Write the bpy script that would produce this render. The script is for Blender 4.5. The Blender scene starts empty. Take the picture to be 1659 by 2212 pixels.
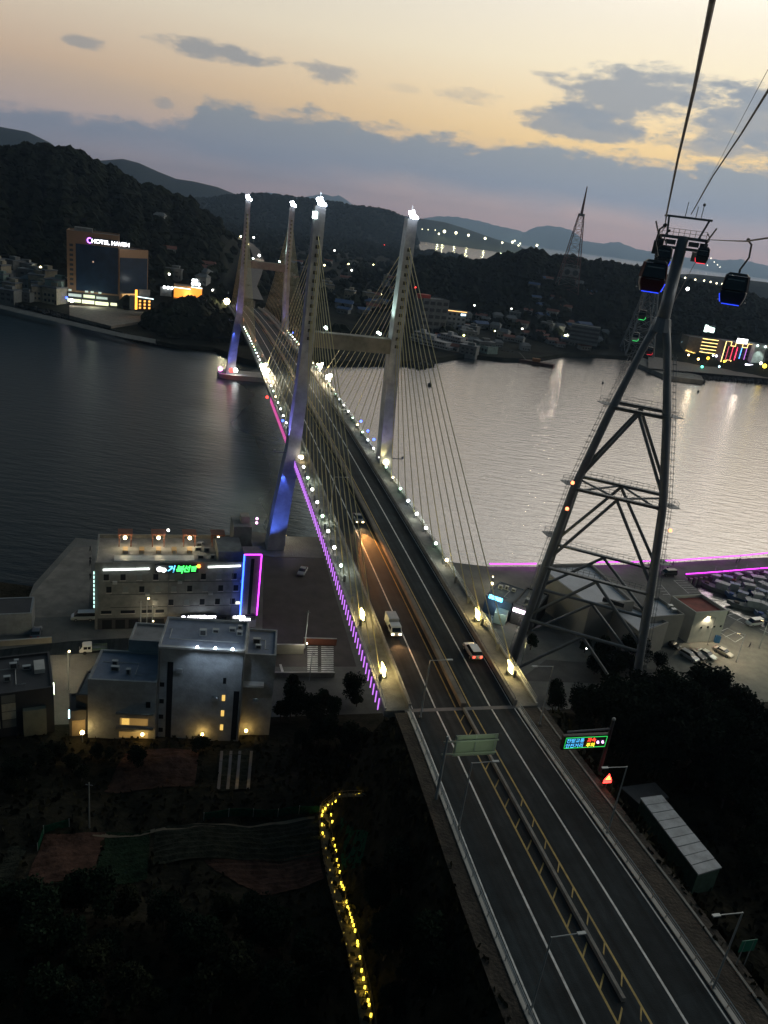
import bpy, bmesh, math, random
from math import sin, cos, tan, radians, degrees, pi, hypot, atan2, sqrt, exp
from mathutils import Vector, Matrix
random.seed(7)
SC = bpy.context.scene
COL = SC.collection
# ------------------------------------------------------------------ camera
CAM_H = 89.0
PITCH, ROLL, FPX = radians(20.5), radians(7.9), 1661.0
WPX, HPX = 1659.0, 2212.0
cd = bpy.data.cameras.new('camera'); cam = bpy.data.objects.new('camera', cd); COL.objects.link(cam)
up0 = Vector((0, sin(PITCH), cos(PITCH)))
Rv = Vector((1, 0, 0))*cos(ROLL) + up0*sin(ROLL)
Uv = Vector((1, 0, 0))*-sin(ROLL) + up0*cos(ROLL)
Bv = Rv.cross(Uv)
cam.matrix_world = Matrix(((Rv.x, Uv.x, Bv.x, 0), (Rv.y, Uv.y, Bv.y, 0), (Rv.z, Uv.z, Bv.z, CAM_H), (0, 0, 0, 1)))
cd.sensor_fit = 'VERTICAL'; cd.sensor_height = 24; cd.lens = FPX/HPX*24
cd.clip_start = 0.5; cd.clip_end = 90000
SC.camera = cam
SC.view_settings.view_transform = 'Standard'; SC.view_settings.look = 'None'
SC.view_settings.exposure = 0.0; SC.view_settings.gamma = 1
SC.cycles.use_denoising = True
SC.cycles.max_bounces = 4; SC.cycles.volume_bounces = 0; SC.cycles.transparent_max_bounces = 8
SC.cycles.sample_clamp_indirect = 3
SC.cycles.use_light_tree = True

# survey helpers: a photo measurement becomes a place in the world
def ray(x, y):
    u = (x-WPX/2)/FPX; v = (HPX/2-y)/FPX
    uu = u*cos(ROLL)-v*sin(ROLL); vv = u*sin(ROLL)+v*cos(ROLL)
    return Vector((uu, cos(PITCH)+vv*sin(PITCH), -sin(PITCH)+vv*cos(PITCH)))
def at(x, y, z):
    d = ray(x, y); t = (z-CAM_H)/d.z
    return Vector((d.x*t, d.y*t, z))
def atd(x, y, dist):
    d = ray(x, y); t = dist/hypot(d.x, d.y)
    return Vector((d.x*t, d.y*t, CAM_H+d.z*t))
def azel(x, y):
    d = ray(x, y)
    return degrees(atan2(d.x, d.y)), degrees(atan2(d.z, hypot(d.x, d.y)))
def S(r, g, b):
    f = lambda c: (c/255/12.92 if c/255 <= .04045 else ((c/255+.055)/1.055)**2.4)
    return (f(r), f(g), f(b), 1)

# ------------------------------------------------------------------ world
SKY_GAIN = 1.28
world = bpy.data.worlds.new('World'); SC.world = world; world.use_nodes = True
wn, wl = world.node_tree.nodes, world.node_tree.links
wn.clear()
def setin(tree_links, sock, v):
    if isinstance(v, bpy.types.NodeSocket): tree_links.new(v, sock)
    elif v is not None:
        try: sock.default_value = v
        except Exception: sock.default_value = v[:3]
def M(op, a=None, b=None, c=None, clamp=False):
    n = wn.new('ShaderNodeMath'); n.operation = op; n.use_clamp = clamp
    for i, v in enumerate((a, b, c)):
        if v is not None: setin(wl, n.inputs[i], v)
    return n.outputs[0]
def SM(x, lo, hi):
    n = wn.new('ShaderNodeMapRange'); n.interpolation_type = 'SMOOTHSTEP'
    setin(wl, n.inputs['Value'], x); n.inputs['From Min'].default_value = lo; n.inputs['From Max'].default_value = hi
    return n.outputs[0]
def MIX(f, a, b, mode='MIX'):
    n = wn.new('ShaderNodeMix'); n.data_type = 'RGBA'; n.blend_type = mode
    setin(wl, n.inputs[0], f); setin(wl, n.inputs[6], a); setin(wl, n.inputs[7], b)
    return n.outputs[2]
def RAMP(x, stops):
    n = wn.new('ShaderNodeValToRGB'); cr = n.color_ramp; cr.interpolation = 'LINEAR'
    while len(cr.elements) < len(stops): cr.elements.new(0.5)
    for e, (p, c) in zip(cr.elements, stops): e.position = p; e.color = c
    setin(wl, n.inputs[0], x); return n.outputs[0]
tc = wn.new('ShaderNodeTexCoord'); sx = wn.new('ShaderNodeSeparateXYZ'); wl.new(tc.outputs['Generated'], sx.inputs[0])
EL = M('MULTIPLY', M('ARCSINE', sx.outputs[2]), 57.29578)
AZ = M('MULTIPLY', M('ARCTAN2', sx.outputs[0], sx.outputs[1]), 57.29578)
cv = wn.new('ShaderNodeCombineXYZ'); wl.new(M('MULTIPLY', AZ, 0.10), cv.inputs[0]); wl.new(M('MULTIPLY', EL, 0.26), cv.inputs[1])
def NOISE(scale, detail=6, rough=.55, dist=0):
    n = wn.new('ShaderNodeTexNoise'); n.inputs['Scale'].default_value = scale; n.inputs['Detail'].default_value = detail
    n.inputs['Roughness'].default_value = rough; n.inputs['Distortion'].default_value = dist
    wl.new(cv.outputs[0], n.inputs['Vector']); return M('SUBTRACT', n.outputs[0], .5)
n1 = NOISE(1.6, 7); n2 = NOISE(5.0, 6, .6); n3 = NOISE(0.7, 3)
E_ = M('DIVIDE', EL, 90.0)
left = RAMP(E_, [(0, S(140, 130, 138)), (.03, S(150, 144, 146)), (.075, S(196, 170, 144)), (.12, S(206, 194, 174)), (.16, S(192, 188, 178)), (.21, S(92, 108, 124)), (.32, S(34, 60, 76)), (1, S(26, 52, 66))])
right = RAMP(E_, [(0, S(182, 150, 146)), (.025, S(198, 166, 150)), (.07, S(252, 214, 146)), (.12, S(246, 230, 196)), (.2, S(238, 234, 228)), (.32, S(204, 204, 196)), (.55, S(50, 78, 94)), (1, S(28, 54, 70))])
base = MIX(SM(AZ, -30, 22), left, right)
# the afterglow is strongest to the right of the view
glow = M('MULTIPLY', M('MULTIPLY', SM(AZ, -4, 34), SM(AZ, 100, 60)), M('MULTIPLY', SM(EL, 13, 24), SM(EL, 50, 30)))
base = MIX(1.0, base, MIX(glow, (1, 1, 1, 1), (3.0, 2.85, 2.65, 1)), 'MULTIPLY')
# low cloud bank
edge = M('ADD', M('MULTIPLY_ADD', SM(AZ, -16.6, -15.2), 1.9, 4.2), M('MULTIPLY', SM(AZ, 0, 16), 0.3))
dd = M('SUBTRACT', edge, EL)
dd = M('ADD', dd, M('ADD', M('MULTIPLY', n1, 2.6), M('MULTIPLY', n2, 3.0)))
bank = M('MULTIPLY', SM(dd, -.1, .85), SM(M('ADD', EL, M('MULTIPLY', n3, 3.0)), .9, 3.6))
cloudc = MIX(SM(AZ, -25, 20), MIX(SM(EL, 2, 7), S(104, 116, 132), S(134, 140, 144)), MIX(SM(EL, 2, 7), S(108, 126, 146), S(140, 150, 160)))
sky = MIX(M('MULTIPLY', bank, .93), base, cloudc)
# separate streaks and puffs: (px, py, half width px, half height px, strength)
for (px, py, hw, hh, st) in [(186, 92, 62, 13, .85), (455, 108, 118, 17, 1), (715, 160, 66, 20, .85), (350, 221, 25, 11, .7), (1015, 208, 85, 17, .4), (860, 190, 60, 10, .2),
                             (1400, 220, 200, 52, 1), (1590, 262, 175, 50, 1), (1262, 272, 150, 26, 1), (1250, 234, 62, 14, .9), (1659, 214, 100, 24, .9), (1540, 318, 130, 18, .85), (1165, 158, 30, 6, .5), (1640, 300, 40, 22, .8)]:
    a0, e0 = azel(px, py); a1, _ = azel(px+hw, py+hw*.139)
    wa = abs(a1-a0); we = hh/30.0
    u = M('DIVIDE', M('SUBTRACT', AZ, a0), wa); v = M('DIVIDE', M('SUBTRACT', EL, e0), we)
    r = M('ADD', M('MULTIPLY', u, u), M('MULTIPLY', v, v))
    k = M('ADD', M('SUBTRACT', 1.45 if hw > 100 else 1.0, r), M('ADD', M('MULTIPLY', n1, 4.2), M('MULTIPLY', n2, 3.0)))
    k = M('MULTIPLY', M('MULTIPLY', SM(k, 0.0, 1.1), SM(r, 2.6, 1.4)), st*.9)
    sky = MIX(k, sky, MIX(SM(AZ, -25, 20), S(142, 142, 142), S(142, 148, 156)))
# dusk: it is much darker behind the camera than towards the afterglow
azabs = M('ABSOLUTE', M('SUBTRACT', AZ, 15))
sky = MIX(SM(azabs, 50, 130), sky, MIX(SM(EL, 0, 60), S(34, 52, 62), S(20, 40, 50)))
# the air near the horizon glows a little more than the haze takes away
sky = MIX(1.0, sky, MIX(SM(EL, 6, .5), (1, 1, 1, 1), (1.75, 1.55, 1.55, 1)), 'MULTIPLY')
sky = MIX(SM(EL, -.2, -1.0), sky, S(40, 46, 52))
nish = wn.new('ShaderNodeTexSky'); nish.sky_type = 'NISHITA'; nish.sun_disc = False
nish.sun_elevation = radians(1.0); nish.sun_rotation = radians(38)
bg1 = wn.new('ShaderNodeBackground'); wl.new(sky, bg1.inputs[0]); bg1.inputs[1].default_value = SKY_GAIN
bg2 = wn.new('ShaderNodeBackground'); wl.new(nish.outputs[0], bg2.inputs[0]); bg2.inputs[1].default_value = 0.0008
ad = wn.new('ShaderNodeAddShader'); wo = wn.new('ShaderNodeOutputWorld')
wl.new(bg1.outputs[0], ad.inputs[0]); wl.new(bg2.outputs[0], ad.inputs[1]); wl.new(ad.outputs[0], wo.inputs[0])
sl = bpy.data.lights.new('sun', 'SUN'); sl.energy = 0.02; sl.angle = radians(20); sl.color = (1, .7, .45)
so = bpy.data.objects.new('sun', sl); COL.objects.link(so)
so.rotation_euler = (radians(88), 0, radians(180-38))

# ------------------------------------------------------------------ materials
MATS = {}
def mat(name, col, rough=.75, metal=0, var=.25, scale=.4, emit=None, estr=1.0, bump=0, bscale=3, spec=.5, stripe=None, col2=None):
    if name in MATS: return MATS[name]
    m = bpy.data.materials.new(name); m.use_nodes = True; nt = m.node_tree; b = nt.nodes['Principled BSDF']
    c = tuple(col[:3])+(1,)
    b.inputs['Base Color'].default_value = c; b.inputs['Roughness'].default_value = rough; b.inputs['Metallic'].default_value = metal
    b.inputs['Specular IOR Level'].default_value = spec
    g = nt.nodes.new('ShaderNodeNewGeometry')
    if var or col2:
        n = nt.nodes.new('ShaderNodeTexNoise'); n.inputs['Scale'].default_value = scale; n.inputs['Detail'].default_value = 5
        n.inputs['Roughness'].default_value = .65
        nt.links.new(g.outputs['Position'], n.inputs['Vector'])
        r = nt.nodes.new('ShaderNodeValToRGB'); r.color_ramp.elements[0].position = .32; r.color_ramp.elements[1].position = .68
        r.color_ramp.elements[0].color = tuple(x*(1-var) for x in c[:3])+(1,)
        r.color_ramp.elements[1].color = tuple(min(1, x*(1+var)) for x in (col2 or c)[:3])+(1,)
        nt.links.new(n.outputs[0], r.inputs[0]); nt.links.new(r.outputs[0], b.inputs['Base Color'])
    if emit:
        b.inputs['Emission Color'].default_value = tuple(emit[:3])+(1,); b.inputs['Emission Strength'].default_value = estr
    if bump:
        n = nt.nodes.new('ShaderNodeTexNoise'); n.inputs['Scale'].default_value = bscale; n.inputs['Detail'].default_value = 4
        nt.links.new(g.outputs['Position'], n.inputs['Vector'])
        bp = nt.nodes.new('ShaderNodeBump'); bp.inputs['Strength'].default_value = bump; bp.inputs['Distance'].default_value = .3
        nt.links.new(n.outputs[0], bp.inputs['Height']); nt.links.new(bp.outputs[0], b.inputs['Normal'])
    MATS[name] = m; return m
def glowm(name, col, s):
    if name in MATS: return MATS[name]
    m = bpy.data.materials.new(name); m.use_nodes = True; b = m.node_tree.nodes['Principled BSDF']
    b.inputs['Base Color'].default_value = (.3, .3, .3, 1); b.inputs['Emission Color'].default_value = tuple(col[:3])+(1,); b.inputs['Emission Strength'].default_value = s
    MATS[name] = m; return m
concrete = mat('concrete', (.22, .21, .19), .85, var=.3, scale=.5, bump=.3)
pale_conc = mat('pale_concrete', (.42, .41, .38), .8, var=.15, scale=.25)
asphalt = mat('asphalt', (.018, .025, .029), .85, var=.3, scale=.35, bump=.2, bscale=8, spec=.2)
def wear(m):
    nt = m.node_tree; b = nt.nodes['Principled BSDF']; src = b.inputs['Base Color'].links[0].from_socket
    g = nt.nodes.new('ShaderNodeNewGeometry'); mp = nt.nodes.new('ShaderNodeMapping'); mp.inputs['Rotation'].default_value = (0, 0, -1.855); mp.inputs['Scale'].default_value = (.03, 1.1, 1)
    vr = nt.nodes.new('ShaderNodeVectorRotate'); vr.rotation_type = 'Z_AXIS'; vr.inputs['Angle'].default_value = -1.855
    ms = nt.nodes.new('ShaderNodeVectorMath'); ms.operation = 'MULTIPLY'; ms.inputs[1].default_value = (.035, 1.3, 1)
    n = nt.nodes.new('ShaderNodeTexNoise'); n.inputs['Scale'].default_value = 1; n.inputs['Detail'].default_value = 4
    nt.links.new(g.outputs['Position'], vr.inputs['Vector']); nt.links.new(vr.outputs[0], ms.inputs[0]); nt.links.new(ms.outputs[0], n.inputs['Vector'])
    v = nt.nodes.new('ShaderNodeTexVoronoi'); v.inputs['Scale'].default_value = .13; nt.links.new(g.outputs['Position'], v.inputs['Vector'])
    r = nt.nodes.new('ShaderNodeMapRange'); r.inputs['From Min'].default_value = .3; r.inputs['From Max'].default_value = .7; r.inputs['To Min'].default_value = .6; r.inputs['To Max'].default_value = 1.5; nt.links.new(n.outputs[0], r.inputs[0])
    sp = nt.nodes.new('ShaderNodeSeparateColor'); nt.links.new(v.outputs['Color'], sp.inputs[0])
    r2 = nt.nodes.new('ShaderNodeMapRange'); r2.inputs['To Min'].default_value = .85; r2.inputs['To Max'].default_value = 1.18; nt.links.new(sp.outputs[0], r2.inputs[0])
    mu = nt.nodes.new('ShaderNodeMath'); mu.operation = 'MULTIPLY'; nt.links.new(r.outputs[0], mu.inputs[0]); nt.links.new(r2.outputs[0], mu.inputs[1])
    mx = nt.nodes.new('ShaderNodeVectorMath'); mx.operation = 'SCALE'; nt.links.new(src, mx.inputs[0]); nt.links.new(mu.outputs[0], mx.inputs['Scale']); nt.links.new(mx.outputs[0], b.inputs['Base Color'])
wear(asphalt)
asphalt_old = mat('asphalt_worn', (.075, .072, .068), .85, var=.35, scale=.2)
white_line = mat('line_white', (.62, .62, .6), .6, var=.35, scale=1.2)
yellow_line = mat('line_yellow', (.40, .28, .07), .6, var=.35, scale=1.2)
steel = mat('steel_grey', (.13, .14, .15), .5, .3, var=.2)
steel_dk = mat('steel_dark', (.05, .055, .06), .5, .2, var=.2)
steel_lt = mat('steel_galvanised', (.35, .37, .37), .45, .4, var=.15)
pylon_m = mat('pylon_paint', (.31, .32, .36), .65, var=.28, scale=.35, bump=.15, bscale=1.2)
beam_m = mat('cross_beam_concrete', (.20, .185, .16), .8, var=.25, scale=.5)
cable_m = mat('cable_sheath', (.40, .35, .17), .6, var=.1)
glass_dk = mat('glass_dark', (.012, .018, .03), .12, var=0, spec=.8)
glass_car = mat('glass_car', (.01, .012, .015), .08, var=0, spec=.8)
rubber = mat('rubber', (.015, .015, .015), .9, var=0)
soil = mat('soil', (.07, .05, .038), .95, var=.4, scale=.5, bump=.8, bscale=2)
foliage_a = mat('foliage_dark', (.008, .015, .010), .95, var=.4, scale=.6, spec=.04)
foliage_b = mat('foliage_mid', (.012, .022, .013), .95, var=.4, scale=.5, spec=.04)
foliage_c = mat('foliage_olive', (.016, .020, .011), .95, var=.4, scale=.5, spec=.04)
bark = mat('bark', (.06, .045, .035), .9, var=.3)
L_white = glowm('lamp_white', (1, .97, .9), 14)
L_warm = glowm('lamp_warm', (1, .74, .36), 12)
L_cool = glowm('lamp_cool', (.8, .93, 1), 14)
L_greenish = glowm('lamp_green_white', (.62, 1, .72), 7)
L_orange = glowm('lamp_orange', (1, .5, .12), 8)
L_red = glowm('lamp_red', (1, .04, .03), 6)
L_blue = glowm('lamp_blue', (.05, .12, 1), 5)

# ------------------------------------------------------------------ mesh builder
class MB:
    def __init__(s): s.v = []; s.f = []; s.smooth = False
    def add(s, vs, fs):
        o = len(s.v); s.v += [Vector(v) for v in vs]; s.f += [tuple(i+o for i in f) for f in fs]; return s
    def hexa(s, p):   # 8 points: bottom 0-3, top 4-7
        return s.add(p, [(3, 2, 1, 0), (4, 5, 6, 7), (0, 1, 5, 4), (1, 2, 6, 5), (2, 3, 7, 6), (3, 0, 4, 7)])
    def box(s, c, d, rz=0):
        cx, cy, cz = c; a, b, h = d[0]/2, d[1]/2, d[2]/2; q = []
        for z in (-h, h):
            for x, y in ((-a, -b), (a, -b), (a, b), (-a, b)):
                q.append((cx+x*cos(rz)-y*sin(rz), cy+x*sin(rz)+y*cos(rz), cz+z))
        return s.hexa(q)
    def beam(s, p, q, w, h=None, up=Vector((0, 0, 1))):
        p, q = Vector(p), Vector(q); h = h or w; d = (q-p)
        if d.length < 1e-6: return s
        d.normalize(); x = d.cross(up)
        if x.length < 1e-3: x = d.cross(Vector((0, 1, 0)))
        x.normalize(); y = x.cross(d); pts = []
        for c in (p, q):
            for a, b in ((-1, -1), (1, -1), (1, 1), (-1, 1)): pts.append(c+x*a*w/2+y*b*h/2)
        return s.add(pts, [(3, 2, 1, 0), (4, 5, 6, 7), (0, 1, 5, 4), (1, 2, 6, 5), (2, 3, 7, 6), (3, 0, 4, 7)])
    def tube(s, pts, r, n=6, caps=True):
        pts = [Vector(p) for p in pts]; o = len(s.v); k = len(pts)
        rs = r if isinstance(r, (list, tuple)) else [r]*k
        ref = None
        for i, p in enumerate(pts):
            d = (pts[min(i+1, k-1)]-pts[max(i-1, 0)]).normalized()
            if ref is None:
                ref = d.cross(Vector((0, 0, 1)))
                if ref.length < 1e-3: ref = Vector((1, 0, 0))
            x = (ref-d*ref.dot(d)).normalized(); ref = x; y = d.cross(x)
            for j in range(n):
                a = 2*pi*j/n; s.v.append(p+(x*cos(a)+y*sin(a))*rs[i])
        for i in range(k-1):
            for j in range(n):
                a = o+i*n+j; b = o+i*n+(j+1) % n; s.f.append((a, b, b+n, a+n))
        if caps: s.f.append(tuple(o+j for j in range(n))[::-1]); s.f.append(tuple(o+(k-1)*n+j for j in range(n)))
        return s
    def ball(s, c, r, n=8, sz=1):
        c = Vector(c); o = len(s.v); m = max(3, n//2)
        for i in range(1, m):
            th = pi*i/m
            for j in range(n): a = 2*pi*j/n; s.v.append(c+Vector((r*sin(th)*cos(a), r*sin(th)*sin(a), r*sz*cos(th))))
        t = len(s.v); s.v.append(c+Vector((0, 0, r*sz))); s.v.append(c-Vector((0, 0, r*sz)))
        for i in range(m-2):
            for j in range(n):
                a = o+i*n+j; b = o+i*n+(j+1) % n; s.f.append((a, a+n, b+n, b))
        for j in range(n):
            s.f.append((t, o+j, o+(j+1) % n)); q = o+(m-2)*n; s.f.append((t+1, q+(j+1) % n, q+j))
        return s
    def prism(s, poly, z0, z1):
        n = len(poly); ar = sum(poly[i][0]*poly[(i+1) % n][1]-poly[(i+1) % n][0]*poly[i][1] for i in range(n))
        if ar < 0: poly = poly[::-1]
        o = len(s.v)
        for z in (z0, z1):
            for p in poly: s.v.append(Vector((p[0], p[1], z if not callable(z) else z(p))))
        s.f.append(tuple(o+i for i in range(n))[::-1]); s.f.append(tuple(o+n+i for i in range(n)))
        for i in range(n): j = (i+1) % n; s.f.append((o+i, o+j, o+n+j, o+n+i))
        return s
    def grid(s, P, nu, nv):   # P(i,j)
        o = len(s.v)
        for i in range(nu+1):
            for j in range(nv+1): s.v.append(Vector(P(i, j)))
        for i in range(nu):
            for j in range(nv):
                a = o+i*(nv+1)+j; s.f.append((a, a+nv+1, a+nv+2, a+1))
        return s
    def build(s, name, m, parent=None, smooth=False, label=None):
        me = bpy.data.meshes.new(name)
        off = Matrix.Identity(4)
        if parent is not None:
            r = parent
            while r.parent: r = r.parent
            off = (Matrix.Translation(r.location) @ Matrix.Rotation(r.rotation_euler.z, 4, 'Z')).inverted()
        me.from_pydata([tuple(off @ v) for v in s.v], [], s.f); me.update()
        for mm in (m if isinstance(m, (list, tuple)) else [m]): me.materials.append(mm)
        if smooth: me.shade_smooth()
        o = bpy.data.objects.new(name, me); COL.objects.link(o)
        if parent is not None: o.parent = parent
        if label: o['label'] = label
        return o
def tag(o, label, cat, group=None, kind=None):
    o['label'] = label; o['category'] = cat
    if group: o['group'] = group
    if kind: o['kind'] = kind
    return o
def thing(name, label, cat, loc=(0, 0, 0), rz=0, group=None):
    o = bpy.data.objects.new(name, None); COL.objects.link(o); o.empty_display_size = .2
    o.location = loc; o.rotation_euler = (0, 0, rz)
    return tag(o, label, cat, group)
def struct(name, mb, m, smooth=False, kind='structure'):
    o = mb.build(name, m, None, smooth); o['kind'] = kind; return o
def dup(root, loc, rz=0, label=None, group=None, scale=None):
    ch0 = KIDS(root); r = root.copy(); COL.objects.link(r); r.location = loc; r.rotation_euler = (0, 0, rz)
    if scale: r.scale = scale if isinstance(scale, (tuple, list)) else (scale,)*3
    if label: r['label'] = label
    if group: r['group'] = group
    _dupk(root, r); return r
_kidcache = {}
def KIDS(o): return [c for c in o.children]
def _dupk(src, dst):
    for c in list(src.children):
        if c.parent != src: continue
        k = c.copy(); COL.objects.link(k); k.parent = dst; _dupk(c, k)
def lamp(kind, loc, energy, color, name='lamp_light', rad=.25, target=None, spot=70, parent=None, blend=.6):
    l = bpy.data.lights.new(name, kind); l.energy = energy; l.color = color[:3]; l.shadow_soft_size = rad
    o = bpy.data.objects.new(name, l); COL.objects.link(o); o.location = loc
    if kind == 'SPOT':
        l.spot_size = radians(spot); l.spot_blend = blend
        o.rotation_euler = (Vector(target)-Vector(loc)).to_track_quat('-Z', 'Y').to_euler()
    if parent is not None:
        r = parent
        while r.parent: r = r.parent
        Mx = (Matrix.Translation(r.location) @ Matrix.Rotation(r.rotation_euler.z, 4, 'Z')).inverted()
        o.matrix_local = Mx @ (Matrix.Translation(o.location) @ o.rotation_euler.to_matrix().to_4x4())
        o.parent = parent
    return o

# ------------------------------------------------------------------ bridge line
PA = Vector((-14.0, 196.0)); AX = Vector((-.2807, .9598)); BX = Vector((.9598, .2807))
ARZ = atan2(AX.y, AX.x)
def zdeck(s): return 30.5-((max(s, -104.5)-115)/215)**2*5.5
def Bp(s, t, z=None, dz=0):
    p = PA+AX*s+BX*t
    return Vector((p.x, p.y, (zdeck(s) if z is None else z)+dz))
def ST(p): q = Vector((p[0], p[1]))-PA; return q.dot(AX), q.dot(BX)
def sms(x, a, b):
    if a == b: return float(x > a)
    k = (x-a)/(b-a); k = 0 if k < 0 else 1 if k > 1 else k
    return k*k*(3-2*k)
# ------------------------------------------------------------------ near terrain height
def rcurve(s):   # the approach road drifts slightly to the right towards the camera
    return 0.0 if s > -105 else ((-105-s)/50)**2*0.25
def hter(x, y):
    s, t = ST((x, y)); t -= rcurve(s)
    if t < 0: b = 2.4+(2.6*sms(-s, 72, 84))+(3*sms(-s, 86, 106))+(2.5*sms(-s, 106, 128))+(2.5*sms(-s, 128, 160))
    else: b = 2.4+(5*sms(-s, 74, 86))+(6*sms(-s, 84, 104))+1.5*sms(-s, 110, 150)
    k = (1-sms(abs(t), 12.2, 19)) if t < 0 else (1-sms(t, 14.5, 22))
    e = k*sms(-s, 101.5, 106)
    b = b+(24.2-b)*e
    b += (1-k)*sms(-s, 78, 90)*(.5*sin(x*.31+y*.17)+.35*sin(y*.53-x*.21)+.2*sin(x*1.1)*sin(y*.9))
    return b
def hitT(px, py):
    z = 8.0
    for _ in range(40):
        p = at(px, py, z); z = z*.5+hter(p.x, p.y)*.5
    p = at(px, py, z); return Vector((p.x, p.y, hter(p.x, p.y)))

def posw(x, y, px):
    xs = [q[0] for q in px]; ys = [q[1] for q in px]; u = (x-min(xs))/(max(xs)-min(xs)+1e-6); v = (y-min(ys))/(max(ys)-min(ys)+1e-6)
    return ('top ', 'upper ', 'middle ', 'lower ', 'bottom ')[min(4, int(v*5))]+('left', 'centre left', 'centre', 'centre right', 'right')[min(4, int(u*5))]
# ------------------------------------------------------------------ water
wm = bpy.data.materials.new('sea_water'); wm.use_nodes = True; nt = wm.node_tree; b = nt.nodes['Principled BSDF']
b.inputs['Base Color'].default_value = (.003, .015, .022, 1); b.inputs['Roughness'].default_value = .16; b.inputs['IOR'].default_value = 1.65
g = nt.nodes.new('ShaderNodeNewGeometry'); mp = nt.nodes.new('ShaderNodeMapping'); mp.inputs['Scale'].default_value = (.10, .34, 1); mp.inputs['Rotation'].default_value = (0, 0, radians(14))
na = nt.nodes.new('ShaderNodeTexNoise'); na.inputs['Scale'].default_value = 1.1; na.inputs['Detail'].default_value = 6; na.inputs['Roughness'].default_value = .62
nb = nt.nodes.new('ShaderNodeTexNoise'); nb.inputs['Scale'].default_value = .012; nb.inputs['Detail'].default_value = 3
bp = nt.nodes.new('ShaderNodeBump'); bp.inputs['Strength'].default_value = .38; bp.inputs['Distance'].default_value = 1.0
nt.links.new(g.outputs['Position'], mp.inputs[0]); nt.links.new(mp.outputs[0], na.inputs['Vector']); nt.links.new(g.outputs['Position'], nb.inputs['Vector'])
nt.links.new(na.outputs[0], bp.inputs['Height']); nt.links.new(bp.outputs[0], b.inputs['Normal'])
# wind-ruffled left of the bridge, calm right; IOR and tint paint in reflection brightness
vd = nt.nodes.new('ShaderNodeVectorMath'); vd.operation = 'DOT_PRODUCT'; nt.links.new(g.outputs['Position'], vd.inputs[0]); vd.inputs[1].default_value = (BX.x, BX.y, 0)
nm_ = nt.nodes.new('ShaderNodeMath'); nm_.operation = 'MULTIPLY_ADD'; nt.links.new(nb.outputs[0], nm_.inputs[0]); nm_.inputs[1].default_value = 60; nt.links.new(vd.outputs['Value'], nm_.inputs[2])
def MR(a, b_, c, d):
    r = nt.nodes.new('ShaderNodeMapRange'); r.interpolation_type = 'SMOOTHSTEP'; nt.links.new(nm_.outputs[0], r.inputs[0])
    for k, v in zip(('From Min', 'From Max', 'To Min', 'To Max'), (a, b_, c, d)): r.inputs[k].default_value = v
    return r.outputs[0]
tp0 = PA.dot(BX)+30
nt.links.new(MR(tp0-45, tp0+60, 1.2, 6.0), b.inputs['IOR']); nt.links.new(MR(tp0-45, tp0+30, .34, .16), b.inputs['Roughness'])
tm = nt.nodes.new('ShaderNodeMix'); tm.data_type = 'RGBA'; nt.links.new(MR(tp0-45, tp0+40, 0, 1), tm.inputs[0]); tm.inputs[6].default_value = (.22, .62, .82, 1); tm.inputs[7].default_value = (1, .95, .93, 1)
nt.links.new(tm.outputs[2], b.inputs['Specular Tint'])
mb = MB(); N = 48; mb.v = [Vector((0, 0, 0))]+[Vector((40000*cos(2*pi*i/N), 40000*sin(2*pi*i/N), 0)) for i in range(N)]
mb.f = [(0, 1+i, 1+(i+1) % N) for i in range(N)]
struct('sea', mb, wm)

# ------------------------------------------------------------------ near land: quay slab and hillside
quay_pts = [(260, 300), (126.6, 237.3), (98, 224.5), (81.2, 216.7), (62.8, 209.8), (45.4, 203), (31, 198.2), (6, 197), (-12, 200), (-36, 200), (-40, 178), (-57, 172), (-66, 181), (-78, 180), (-76, 153), (-72, 139.5),
            (-125, 112), (-260, 100), (-260, -90), (260, -90), (260, 120)]
basin = [at(*q, 3) for q in [(1800, 1420), (1659, 1358), (1608, 1336), (1572, 1318), (1517, 1283), (1485, 1254)]]
quay_pts += [(p.x, p.y) for p in basin]+[(91.2, 211.4), (121.7, 225.7), (262, 288)]
quay_m = mat('quay_concrete', (.13, .13, .12), .9, var=.35, scale=.12, bump=.3)
struct('ground', MB().prism(quay_pts, -4, 3.0), quay_m)
def P(i, j):
    x = -125+i*1.3; y = 10+j*1.3; return (x, y, hter(x, y) if True else 0)
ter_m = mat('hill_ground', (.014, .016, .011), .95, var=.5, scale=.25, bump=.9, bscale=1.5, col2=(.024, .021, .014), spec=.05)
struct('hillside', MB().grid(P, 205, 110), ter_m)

# ------------------------------------------------------------------ far land
shore = [(-560, 640), (-420, 600), (-291.2, 551), (-229.5, 524), (-190, 492), (-165, 475), (-140, 470), (-119, 479), (-95, 455), (-80, 452), (-60, 480), (-36, 495), (8, 531.5), (30, 570), (44, 598), (75, 605), (100, 622), (120, 655), (138, 685), (180, 712), (225, 733), (280, 690), (321, 694), (400, 712), (620, 760)]
SHA = sorted((degrees(atan2(x, y)), hypot(x, y)) for x, y in shore)
def interp(tab, a, lo=None, hi=None):
    if a <= tab[0][0]: return tab[0][1] if lo is None else lo
    if a >= tab[-1][0]: return tab[-1][1] if hi is None else hi
    for (a0, v0), (a1, v1) in zip(tab, tab[1:]):
        if a <= a1: return v0+(v1-v0)*(a-a0)/(a1-a0)
    return tab[-1][1]
def ridge(pts, d, drop=0):
    out = []
    for x, y in pts:
        a, e = azel(x, y); out.append((a, CAM_H+d*tan(radians(e))-drop))
    return sorted(out)
RID = {}
RID['A'] = (ridge([(-300, 268), (-120, 300), (0, 313), (60, 313), (110, 311), (150, 318), (200, 340), (250, 366), (300, 392), (350, 408), (400, 426), (440, 452), (480, 478), (520, 520), (560, 580)], 900, 6), 900, 290, 400)
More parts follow.
